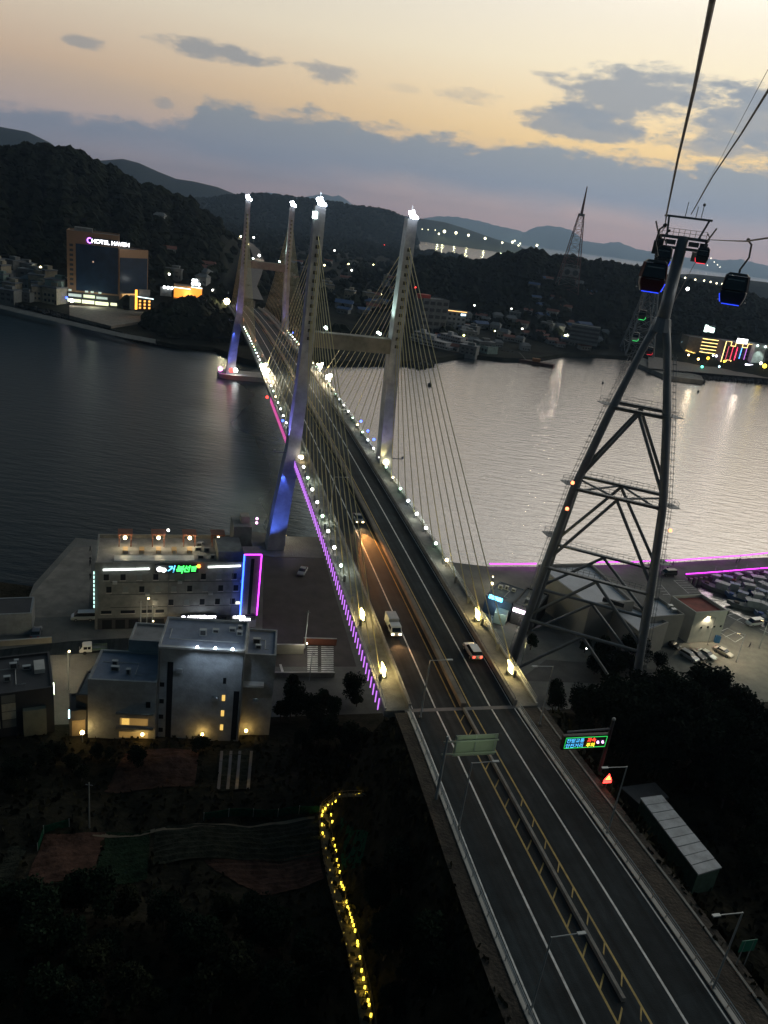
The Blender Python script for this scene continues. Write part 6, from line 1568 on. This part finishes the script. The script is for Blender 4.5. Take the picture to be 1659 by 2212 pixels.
o.block(-3, o.L*.3, 2, 8, o.z1, o.z1+3.5, mat('roof_bright_red', (.5, .05, .03), .7), 'red_roof_room')
o = block_b('guest_block', 'white four storey block outlined with orange lights next to the grey one', (962, 712), (1002, 716), (965, 672), 14, 6, fw[0], fr_[0], 4, 4)
o.bar(0, o.z1+.9, o.L, o.z1+.7, .3, glowm('strip_orange', (1, .55, .18), 2.5)); o.block(o.L*.7, o.L*.95, -.5, -.1, o.z1-2.4, o.z1-1, glowm('sign_blue_white', (.6, .85, 1), 4), 'sign')
block_b('terrace_block', 'stepped pale terrace building on the slope of the right far shore', (1228, 735), (1290, 745), (1228, 700), 14, 10, fw[1], fw[0], 1, 4, wf=.96, hf=.5)
block_b('pier_building', 'long low pale harbour building right at the water of the far shore', (895+115, 752), (1052, 764), (1012, 740), 12, 3, fw[3], fr_[0], 6, 1)
# ---- neon hotels at the right
A, B_ = at(1476, 776, 4), at(1552, 786, 4); zt = atd(1478, 727, hypot(A.x, A.y)).z
n1_ = Bld('neon_hotel', 'brown hotel with rows of yellow light lines and a curved string of lamps', 'hotel', A, B_, 18, 4, zt, mat('neon_wall', (.20, .16, .13), .8), roof_grey, 1)
ye = glowm('neon_yellow', (1, .72, .25), 3.2); H_ = zt-4; L_ = n1_.L
for k in range(5):
    z = zt+.6-k*H_*.15; n1_.bar(L_*.38, z, L_*.98, z, .3, ye, 'light_line')
for k in range(1, 5): n1_.block(L_*.4, L_*.97, -.12, .1, zt-H_*.15*k+.6, zt-H_*.15*(k-1)-.6, win_dk, 'window_row')
pts = [n1_.p(L_*u, -1.2, 4+H_*(.42-.34*u+.10*u*u)) for u in [i/26 for i in range(27)]]
q = MB()
for p in pts: q.ball(p, .42, 6)
q.build('lamp_string', glowm('lamp_string', (1, .62, .15), 5), n1_.root)['kind'] = 'stuff'
q = n1_.block(L_*.42, L_*.72, 6, 6.6, zt+6, zt+13, steel, 'sign_frame')
for a0, z0_, z1_ in ((.43, 10, 12.8), (.43, 6.6, 9.4), (.53, 7, 11.5), (.62, 6.6, 11)): n1_.block(L_*a0, L_*(a0+.085), 5.6, 5.98, zt+z0_, zt+z1_, glowm('sign_mintwhite', (.75, 1, .9), 5), 'sign_letter', q)
for a0, a1 in ((.42, .66), (.74, .98)): n1_.block(L_*a0, L_*a1, -2.2, -1.6, 5.5, 8.5, glowm('shop_bluewhite', (.6, .78, 1), 3.5), 'shop_front')
A, B_ = at(1554, 790, 4), at(1612, 797, 4); zt = atd(1557, 736, hypot(A.x, A.y)).z
n2_ = Bld('neon_hotel', 'hotel outlined in yellow neon with red, blue and violet vertical lines', 'hotel', A, B_, 18, 4, zt, mat('neon_wall2', (.12, .07, .10), .8), roof_grey, .5)
L_ = n2_.L; H_ = zt-4
path = [(0, .12), (0, 1.02), (.2, 1.02), (.2, .86), (.36, .86), (.36, 1.0), (.62, 1.0), (.62, .86), (.8, .86), (.8, 1.02), (1, 1.02), (1, .12)]
MB().tube([n2_.p(L_*a, -.5, 4+H_*b_) for a, b_ in path], .32, 6).build('neon_outline', ye, n2_.root)
for a, cl, st in ((.14, (1, .1, .2), 1), (.3, (1, .05, .12), 2), (.46, (1, .03, .1), 4), (.62, (.1, .35, 1), 4), (.8, (.6, .2, .8), 1.6)): n2_.bar(L_*a, 4+H_*.15, L_*a, 4+H_*.83, .3, glowm('neon_v%d' % int(a*100), cl, st), 'neon_line', b=-.4)
for r in range(5):
    for c in range(5): n2_.block(L_*(.03+c*.195), L_*(.12+c*.195), -.12, .1, 4+H_*(.18+r*.14), 4+H_*(.26+r*.14), win_dk, 'window')
n2_.block(L_*.36, L_*.74, -.9, -.5, zt+.2, zt+4.4, glowm('sign_white_neon', (.97, .97, 1), 6), 'roof_sign')
n2_.block(L_*.3, L_*.78, -3, -2.4, 5.5, 9.2, glowm('sign_white_neon', (1, 1, 1), 6), 'entrance_sign'); MB().tube([n2_.p(L_*a, -3, z) for a, z in ((.1, 3.5), (.14, 10.5), (.3, 10.5), (.28, 3.5))], .25, 6).build('entrance_frame', ye, n2_.root)
A, B_ = at(1617, 800, 4), at(1720, 814, 4); zt = atd(1622, 744, hypot(A.x, A.y)).z
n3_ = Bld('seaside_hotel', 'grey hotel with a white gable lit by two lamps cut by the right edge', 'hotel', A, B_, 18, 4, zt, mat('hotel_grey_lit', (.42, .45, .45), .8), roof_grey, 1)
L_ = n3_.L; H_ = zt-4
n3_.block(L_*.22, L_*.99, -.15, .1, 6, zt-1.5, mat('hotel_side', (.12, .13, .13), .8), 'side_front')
for r in range(4):
    for c in range(6): n3_.block(L_*(.27+c*.12), L_*(.34+c*.12), -.3, -.1, 8+r*H_*.2, 10.5+r*H_*.2, fwin, 'window')
for a in (.03, .19): MB().ball(n3_.p(L_*a, -.8, zt), .8, 8).build('roof_lamp', glowm('lamp_mint', (.8, 1, .9), 7), n3_.root)
lamp('SPOT', n3_.p(L_*.1, -8, zt+2), 12000, (.8, 1, .9), 'gable_light', .6, target=n3_.p(L_*.1, 0, 10), spot=60, parent=n3_.root)
n3_.bar(L_*.24, zt+.8, L_, zt+.8, .3, glowm('strip_orange', (1, 1, 1), 1))
n3_.block(-L_*.15, L_*.2, -5, -4.4, 8.5, 10.2, glowm('shop_violetwhite', (.8, .82, 1), 4), 'shop_front'); n3_.block(L_*.2, L_*.5, -5, -4.4, 7.5, 10, glowm('shop_violetwhite', (1, 1, 1), 1), 'shop_front')
n3_.block(L_*.0, L_*.34, -5.4, -5, 5.5, 7.0, glowm('shop_warm', (1, .75, .4), 3), 'shop_front'); n3_.block(L_*.52, L_*.8, -5, -4.4, 6, 9.5, glowm('shop_orange', (1, .35, .08), 3), 'shop_front')
def fl(px, py, dz, r, m_, label, e=0, c=(1, .9, .7), dist=None, name='street_lamp'):
    p = hitF(px, py) if dist is None else atd(px, py, dist); 
    if dist is None: g_ = Vector((p.x, p.y, gz(p))); p = atd(px, py-0, hypot(g_.x, g_.y)); h = dz; top = g_+Vector((0, 0, h))
    else: top = p; g_ = p-Vector((0, 0, dz))
    t = thing(name, label, 'lamp', g_); MB().tube([g_-Vector((0, 0, 1)), top], r*.2, 5).build('pole', steel, t); MB().ball(top, r, 8).build('globe', m_, t)
    if e: lamp('POINT', top+Vector((0, -1, 1.5)), e, c, 'far_light', .5, parent=t)
yl = glowm('balloon_yellow', (1, .75, .05), 5)
for px, py, r, m_, lb in [(1506, 785, .9, MATS['lamp_amber'], 'small amber lamp below the brown neon hotel'), (1527, 783, 1.5, glowm('inflatable_orange', (1, .5, .04), 4), 'glowing orange inflatable in front of the brown neon hotel'), (1545, 778, 1.2, glowm('shop_violetwhite', (1, 1, 1), 1), 'white violet shop light between the neon hotels'),
                          (1597-35, 790, 1.1, yl, 'yellow light at the entrance of the outlined hotel'), (1649, 800, 2.0, yl, 'big yellow inflatable in front of the grey right hotel'), (1641, 794, 1.4, glowm('inflatable_white', (1, .95, .8), 5), 'white light beside the big yellow inflatable'),
                          (1485, 776, .9, L_warm, 'white warm lamp at the left foot of the brown neon hotel'), (1438+3, 762, .9, glowm('lamp_pale_yellow', (1, 1, .6), 20), 'pale yellow lamp by the shore right of the tower leg'), (1514, 802, 1.1, glowm('lamp_teal', (.1, 1, .7), 6), 'teal harbour light at the end of the small pier'),
                          (1538, 777, .8, L_white, 'white lamp between brown and outlined hotel'), (1472, 748, .9, glowm('lamp_iceblue', (.5, .85, 1), 5), 'ice blue lamp left of the brown neon hotel'), (1573, 704+20, .9, glowm('lamp_iceblue', (1, 1, 1), 1), 'ice blue lamp on the path above the neon hotels'), (1595, 708, .9, glowm('lamp_iceblue', (1, 1, 1), 1), 'upper ice blue lamp above the neon hotels'), (1587, 690, .6, glowm('lamp_iceblue', (1, 1, 1), 1), 'faint topmost blue lamp above the neon hotels')]:
    fl(px, py, 4, r, m_, lb)
lamp('POINT', at(1500, 800, 12), 2600, (1, .8, .55), 'neon_spill', 2); lamp('POINT', at(1600, 812, 12), 2600, (1, .85, .7), 'neon_spill', 2)
# town lamps
W_, Y_ = L_white, glowm('lamp_far_yellow', (1, .85, .4), 12)
for k, (px, py, r, m_, e, lb) in enumerate([(1219, 737, 1.3, glowm('lamp_limewhite', (.95, 1, .5), 22), 4000, 'strong lime white lamp at the shore whose light streaks on the water'), (1023, 671, .8, W_, 0, 'white lamp among blue roofs of the right far shore'), (1074, 690, .8, L_warm, 600, 'warm lamp on the right far shore slope'),
        (1126, 722, .7, W_, 300, 'white lamp in the middle of the far shore village'), (1103, 678, .6, W_, 0, 'small lamp high in the far shore village'), (1067, 737-10, .6, Y_, 0, 'tiny yellow lamp near the far shore boats'), (1000, 737, .9, glowm('lamp_yg', (.9, 1, .3), 8), 500, 'yellow green lamp above the harbour building'), (993, 741, .7, glowm('lamp_mint', (1, 1, 1), 1), 0, 'mint lamp above the harbour building'),
        (896, 632, 1.1, L_red, 0, 'red light on a roof right of the near right pylon'), (910, 660, .8, L_warm, 300, 'warm lamp between the cables right of the pylon'), (958, 691, .8, glowm('lamp_mint', (1, 1, 1), 1), 300, 'mint white lamp in front of the orange outlined block'), (985, 690, .8, glowm('lamp_mint', (1, 1, 1), 1), 0, 'second mint lamp in front of the orange outlined block'),
        (830, 533, 1.6, L_red, 0, 'red lamp over a shop in the middle distance'), (831, 541, 1.6, glowm('lamp_mint', (1, 1, 1), 1), 500, 'mint shop lamp right below the red one'), (722, 547, 1.4, W_, 500, 'white lamp in the valley left of the near left pylon top'), (700, 581, 1.2, Y_, 500, 'yellow lamp in the valley right of the near left pylon'),
        (759, 592, 1.1, W_, 300, 'lower white lamp in the valley'), (752, 578, 1.0, Y_, 0, 'yellow valley lamp above the white one'), (806, 579, 1.0, Y_, 300, 'yellow lamp at the dark wood edge of the valley'), (821, 647, 1.0, Y_, 300, 'yellow lamp left of the near right pylon'), (846, 556, 1.0, W_, 0, 'small lamp above the near cross beam'),
        (154, 572, 1.3, W_, 900, 'white lamp in the left town left of the hotel'), (158-70, 592, .9, Y_, 300, 'dim yellow lamp in the left town'), (143, 564+20, .9, L_blue, 0, 'small blue light at the left foot of the tall hotel'), (365, 606, .9, W_, 300, 'white lamp on the slope left of the orange cafe'), (459, 641, .9, W_, 300, 'white lamp right of the orange cafe'),
        (1165, 527+8, 1.2, W_, 0, 'white lamp on the crest under the radio mast'), (1497, 742, .8, W_, 0, 'white lamp on the roof of the brown neon hotel')]):
    fl(px, py, 5, r, m_, lb, e)
# lamps of the long road on the last ridge (about 4 km away) with lit grass
RL = [(795, 484, 8), (757, 479, 9), (832, 488, 5), (866, 492, 4), (985, 503, 9), (960, 500, 10), (948, 505, 6), (1012, 508, 8), (1048, 515, 8), (1085, 524, 6), (1107, 523, 8), (1112, 520, 5), (1124, 526, 4), (1160, 530, 8), (1120, 530, 5), (720, 496, 4), (940, 497, 3), (925, 496, 3), (912, 495, 3), (755, 488, 5)]
for i, (px, py, r) in enumerate(RL):
    if px > 880: r *= 1.65
    p = atd(px, py, 3500 if px < 880 else 5700); g_ = Vector((p.x, p.y, p.z-16)); t = thing('street_lamp', 'road lamp number %s from the left in the string on the last ridge' % ('one two three four five six seven eight nine ten eleven twelve thirteen fourteen fifteen sixteen seventeen eighteen nineteen twenty'.split()[sorted(q_[0]+q_[1]*.001 for q_ in RL).index(px+py*.001)]), 'lamp', g_, 0, 'ridge road lamps')
    MB().tube([g_-Vector((0, 0, 30)), p], .5, 5).build('pole', steel, t); MB().ball(p, r*.62, 8).build('globe', glowm('ridge_lamp', (1, .93, .6), 6), t)
    if r > 8: lamp('POINT', p+Vector((0, -30, 4)), 130000, (.95, 1, .55), 'ridge_light', 5, parent=t)
for i, (px, py) in enumerate([(1472+8, 600), (1502, 604), (1521, 606), (1535, 609), (1548, 612), (1560, 613), (1497+45, 617), (1440, 597)]):
    p = atd(px, py, 2300); g_ = Vector((p.x, p.y, p.z-12)); t = thing('street_lamp', 'tiny white lamp of the settlement right of the tower head across the water', 'lamp', g_, 0, 'far settlement lamps')
    MB().tube([g_-Vector((0, 0, 4)), p], .3, 5).build('pole', steel, t); MB().ball(p, 2.4, 6).build('globe', glowm('ridge_lamp2', [(1, .9, .6), (.7, .9, 1)][i % 2], 5), t)
for i, (px, py) in enumerate([(1610-7, 583-6), (1556, 553-12), (1575, 560), (1535, 545), (1563, 549), (1570, 555), (1548, 556)]):
    px -= 20; p = atd(px, py+17, 14500); g_ = Vector((p.x, p.y, p.z-12)); t = thing('street_lamp', 'pin prick lamp on the far coast right of the tower head', 'lamp', g_, 0, 'far coast lamps')
    MB().tube([g_-Vector((0, 0, 40)), p], .5, 5).build('pole', steel, t); MB().ball(p, 11, 6).build('globe', glowm('ridge_lamp3', (1, .95, .75), 5), t)
# ---- far approach road curling away left behind the far pylon
def ribbon(name, px, w, m_, dz=.3, zoff=0, zs=None):
    pts = []
    for i, q in enumerate(px): p = atd(q[0], q[1], q[2]); pts.append(p)
    L1, R1 = offs(pts, -w/2), offs(pts, w/2); q = MB()
    for a, b_ in zip(L1, R1): q.v += [a, b_, b_-Vector((0, 0, 1.4)), a-Vector((0, 0, 1.4))]
    n = len(pts)-1
    for i in range(n):
        for k in range(4): a = i*4+k; b_ = i*4+(k+1) % 4; q.f.append((a, b_, b_+4, a+4))
    o = q.build(name, m_); o['kind'] = 'structure'; return pts
e0 = Bp(SE, 0)
fr_road = mat('far_road', (.13, .11, .10), .85)
pts = ribbon('far_road', [(548, 646, hypot(e0.x, e0.y)), (538, 618, 640), (533, 596, 720), (527, 575, 800), (515, 560, 880), (498, 552, 930), (484, 560, 900), (476, 580, 850), (475, 600, 800), (480, 625, 740)], 13, fr_road)
pts2 = ribbon('far_road', [(538, 618, 640), (552, 590, 760), (560, 565, 880), (552, 540, 1000), (535, 524, 1150), (520, 516, 1300)], 11, fr_road)
for i, (px, py, d, m_, lb) in enumerate([(490, 651, 560, glowm('lamp_hot', (1, .8, .45), 40), 'blazing warm lamp left of the far pylon'), (485, 566, 850, Y_, 'yellow lamp on the curling ramp left side'), (500, 543, 950, Y_, 'yellow lamp at the top of the curling ramp'), (527, 589, 760, Y_, 'yellow lamp on the approach behind the far left pylon leg'),
                                   (560, 552, 900, W_, 'white lamp near the far cross beam'), (535, 528, 1100, Y_, 'yellow lamp on the upper approach road'), (520, 511, 1300, Y_, 'far left lamp of the upper approach road'), (548, 513, 1300, W_, 'far right lamp of the upper approach road')]):
    p = atd(px, py, d); g_ = Vector((p.x, p.y, p.z-9)); t = thing('street_lamp', lb, 'lamp', g_); MB().tube([g_-Vector((0, 0, 2)), p], .15, 5).build('pole', steel, t); MB().ball(p, 2.1 if i == 0 else 1.4, 8).build('globe', m_, t)
    lamp('POINT', p+Vector((0, -2, 1)), 9000 if i == 0 else 2500, (1, .8, .5), 'road_light', .5, parent=t)
for k in range(6):
    u = k/5; p = pts[0].lerp(pts[3], u); m = MB().box((p.x, p.y, p.z-8), (2, 2, 14)); o = m.build('viaduct_pier', concrete); tag(o, 'viaduct pier under the far approach road behind the far pylon', 'pier', 'viaduct piers of the far approach')

# ---- boats
def boat(i):
    t = thing('fishing_boat', 'x', 'boat', (0, 0, -600)); T = lambda x, y, z: Vector((x, y, z-600))
    L, W = ((9, 2.8), (7.5, 2.5), (11, 3.2))[i]
    sec = [(-L/2, W*.42, .0, .9), (-L*.25, W*.5, -.2, .9), (L*.1, W*.5, -.3, .95), (L*.32, W*.34, -.1, 1.2), (L/2, .06, .5, 1.6)]
    q = MB()
    for x, w, zb, zt_ in sec: q.v += [T(x, -w, zt_), T(x, -w*.7, zb), T(x, w*.7, zb), T(x, w, zt_)]
    for k in range(len(sec)-1):
        for j in range(3): a = k*4+j; q.f.append((a, a+4, a+5, a+1))
        a = k*4+3; q.f.append((a, a+4, a+1, k*4))if 0 else q.f.append((k*4+3, k*4+7, k*4+4, k*4))
    q.f.append((0, 1, 2, 3)); q.build('hull', (mat('hull_white', (.26, .28, .29), .5), mat('hull_blue', (.05, .10, .18), .5), mat('hull_grey', (.16, .17, .17), .6))[i], t)
    MB().hexa([T(x, y, z) for z in (.9, 2.7) for x, y in ((-L*.28, -W*.3), (L*.02, -W*.3), (L*.02, W*.3), (-L*.28, W*.3))]).build('cabin', mat('cabin_white', (.36, .38, .38), .5), t)
    MB().hexa([T(x, y, z) for z in (2.71, 2.85) for x, y in ((-L*.32, -W*.36), (L*.06, -W*.36), (L*.06, W*.36), (-L*.32, W*.36))]).build('cabin_roof', (mat('croof_white', (.34, .36, .38), .5), mat('croof_blue', (.06, .14, .30), .5), MATS['croof_white'] if 'croof_white' in MATS else steel_lt)[i], t)
    MB().hexa([T(x, y, z) for z in (1.7, 2.4) for x, y in ((L*.021, -W*.26), (L*.028, -W*.26), (L*.028, W*.26), (L*.021, W*.26))]).build('window', glass_dk, t)
    MB().tube([T(-L*.1, 0, 2.8), T(-L*.1, 0, 5.2)], .05, 5).beam(T(-L*.1, -.7, 4.6), T(-L*.1, .7, 4.6), .05).build('mast', steel_lt, t)
    MB().box((L*.25, 0, 1.25-600), (1.2, 1.3, .5)).build('net_crate', (mat('crate_orange', (.3, .1, .03), .7), mat('crate_blue', (.05, .1, .3), .7), mat('crate_brown', (.12, .09, .07), .8))[i], t)
    return t
BP = [boat(0), boat(1), boat(2)]; ub = [0, 0, 0]; rn = random.Random(5); bl = ['white fishing boat', 'blue hulled fishing boat', 'big grey fishing boat']
spots = [(1530, 1257, 0), (1560, 1262, 1), (1598, 1250, 0), (1622, 1262, 2), (1575, 1278, 1), (1605, 1280, 0), (1640, 1276, 2), (1592, 1296, 1), (1622, 1300, 0), (1652, 1297, 1), (1610, 1314, 2), (1640, 1320, 0), (1545, 1244+30, 2), (1655, 1340, 1), (1600, 1262+5, 0), (1648, 1254, 0), (1575, 1250, 2), (1632, 1290, 1)]
for px, py, i in spots:
    p = at(px, py, 0); p.z = .15; rz = rn.uniform(-.5, .5)+radians(150); lb = bl[i]+' moored at the '+posw(px, py, [(1525, 1244), (1656, 1342)])+' of the harbour basin'
    if not ub[i]: BP[i].location = p; BP[i].rotation_euler = (0, 0, rz); BP[i]['label'] = lb; BP[i]['group'] = 'boats in the harbour basin'; ub[i] = 1
    else: dup(BP[i], p, rz, lb, 'boats in the harbour basin')
def ferry(label, px, py, dec, L, rz, hullm):
    p = at(px, py, 0); t = thing('ferry', label, 'ship', p); R_ = Matrix.Translation(p) @ Matrix.Rotation(rz, 4, 'Z'); T = lambda x, y, z: R_ @ Vector((x, y, z)); W = 9
    q = MB(); pr = [(-L/2, W*.46), (L*.3, W*.5), (L*.5, 0), (L*.3, -W*.5), (-L/2, -W*.46)]
    q.v = [T(x, y, -.5) for x, y in pr]+[T(x*1.02, y, 3.2) for x, y in pr]; n = 5; q.f = [tuple(range(n))[::-1], tuple(range(n, 2*n))]+[(i, (i+1) % n, n+(i+1) % n, n+i) for i in range(n)]; q.build('hull', hullm, t)
    for k in range(dec):
        x0, x1 = -L*.47+k*1.5, L*.3-k*3; z = 3.2+k*2.7
        d_ = MB().hexa([T(x, y, q_) for q_ in (z+.02, z+2.4) for x, y in ((x0, -3.6), (x1, -3.6), (x1, 3.6), (x0, 3.6))]).build('deck_house', mat('ship_white', (.42, .43, .45), .6), t)
        MB().hexa([T(x, y, q_) for q_ in (z+2.42, z+2.6) for x, y in ((x0-1, -4.3), (x1+1, -4.3), (x1+1, 4.3), (x0-1, 4.3))]).build('deck', mat('ship_deck', (.3, .3, .31), .7), t)
        m = MB()
        for i in range(int((x1-x0)/2.4)):
            for sy in (-1, 1): m.hexa([T(x, y, q_) for q_ in (z+.9, z+1.9) for x, y in ((x0+.5+i*2.4, sy*3.62-.03), (x0+2.1+i*2.4, sy*3.62-.03), (x0+2.1+i*2.4, sy*3.62+.03), (x0+.5+i*2.4, sy*3.62+.03))])
        m.build('window_row', fwin, d_)
    MB().box(tuple(T(-L*.2, 0, 3.2+dec*2.7+1.2)), (4, 3, 2.4), rz).build('funnel', mat('ship_white', (.4, .4, .4)), t)
    return t
ferry('white three deck ferry moored nearest the open water at the far shore', 985, 757, 3, 38, radians(-38), mat('hull_dark_red', (.12, .03, .03), .7))
ferry('second ferry moored behind the white one with a tan lower deck', 948, 760, 2, 36, radians(-35), mat('hull_brown', (.10, .07, .05), .7))
ferry('third grey ferry moored left of the others behind the stay cables', 925, 752, 3, 34, radians(-36), mat('hull_black', (.03, .03, .03), .7))
p = at(1152, 787, 0); t = thing('barge', 'dark work barge with orange deck gear anchored off the far shore', 'barge', p)
MB().prism([(p.x-17, p.y+3), (p.x+15, p.y-4), (p.x+17, p.y), (p.x+16, p.y+4), (p.x-16, p.y+11)], -.5, 2.2).build('hull', mat('hull_rust', (.09, .035, .025), .8), t)
MB().box((p.x+2, p.y+2, 3.4), (6, 3, 2.4)).build('deck_house', mat('deck_orange', (.35, .14, .04), .7), t); MB().beam(Vector((p.x-6, p.y+4, 2.2)), Vector((p.x-12, p.y+6, 7)), .4).build('crane', steel, t)
for px, py, r, lb in [(928, 833, 1.3, 'round dark buoy right of the near right pylon leg'), (1302, 828, .9, 'small dark buoy in the middle of the bright water'), (1508, 847, .9, 'small dark buoy off the right pier')]:
    p = at(px, py, 0); t = thing('buoy', lb, 'buoy', p); MB().ball(p+Vector((0, 0, .6)), r, 10).build('float', steel_dk, t); MB().tube([p+Vector((0, 0, 1)), p+Vector((0, 0, 1.2+r*1.3))], .15, 5).build('stem', steel_dk, t)
# breakwaters and rocks of the far shore
rock = mat('rock_dark', (.035, .036, .035), .95, var=.5, scale=.4)
def mole(px, w, z, label):
    pts = [at(x, y, 0) for x, y in px]; L1, R1 = offs(pts, -w/2), offs(pts, w/2); q = MB(); rn = random.Random(int(px[0][0]))
    for a, b_ in zip(pts, pts[1:]):
        n = int((b_-a).length/2.2)
        for i in range(n):
            c = a.lerp(b_, i/n)
            for k in range(3): blob(q, (c.x+rn.uniform(-w/2, w/2), c.y+rn.uniform(-w/2, w/2), z*.3), rn.uniform(1.6, 2.8), rn)
    o = q.build('breakwater', rock); o['kind'] = 'structure'
mole([(1440, 800), (1470, 812), (1512, 826)], 9, 3, 'a'); mole([(1360, 776), (1440, 802)], 6, 2, 'b'); mole([(905, 770), (925, 788), (890, 795)], 7, 2, 'c'); mole([(1050, 762), (1150, 770)], 5, 2, 'd'); mole([(0, 652), (150, 690), (300, 738), (380, 752)], 5, 2, 'e'); mole([(1512, 818), (1659, 828)], 6, 2.5, 'f')
pm_ = [at(x, y, 3.2) for x, y in ((1380, 770), (1470, 800), (1515, 812), (1520, 822), (1440, 812), (1370, 782))]
o = struct('pier_deck', MB().prism([(p.x, p.y) for p in pm_], -2, 3.3), quay_m)
o = struct('shore_road', MB().grid(lambda i, j: (lambda p: Vector((p.x, p.y, 4.6)))(at(1400+i*30, (795 if j else 770)+i*2.6, 4.6)), 12, 1), fr_road)
o = struct('seawall', MB().grid(lambda i, j: (lambda p: Vector((p.x, p.y, 2.9+j*1.2)))(at(-60+i*36, 652+i*8.5-j*5-(0 if i < 9 else (i-9)*2), 3)), 11, 1), mat('seawall_concrete', (.15, .15, .14), .9))
o = struct('forecourt', MB().prism([(p.x, p.y) for p in (at(150, 660, 4), at(320, 668, 4), at(335, 690, 4), at(240, 705, 4), at(150, 682, 4))], 2, 4.2), mat('forecourt_paving', (.20, .17, .14), .9))

# ------------------------------------------------------------------ haze
hz = bpy.data.materials.new('haze'); hz.use_nodes = True; nt = hz.node_tree; nt.nodes.clear()
ou = nt.nodes.new('ShaderNodeOutputMaterial'); pv = nt.nodes.new('ShaderNodeVolumePrincipled')
pv.inputs['Color'].default_value = (.46, .68, 1, 1); pv.inputs['Density'].default_value = HAZE = .000065; pv.inputs['Anisotropy'].default_value = .6
nt.links.new(pv.outputs[0], ou.inputs['Volume'])
if True:
    m = MB().hexa([Vector((x, y, z)) for z in (-6, 760) for x, y in ((-12000, -400), (18000, -400), (18000, 23000), (-12000, 23000))])
    struct('haze', m, hz, kind='stuff')
# prototypes that found no place are removed
for i in range(6):
    if not used[i]:
        for c in list(HP[i][0].children_recursive)+[HP[i][0]]: bpy.data.objects.remove(c)
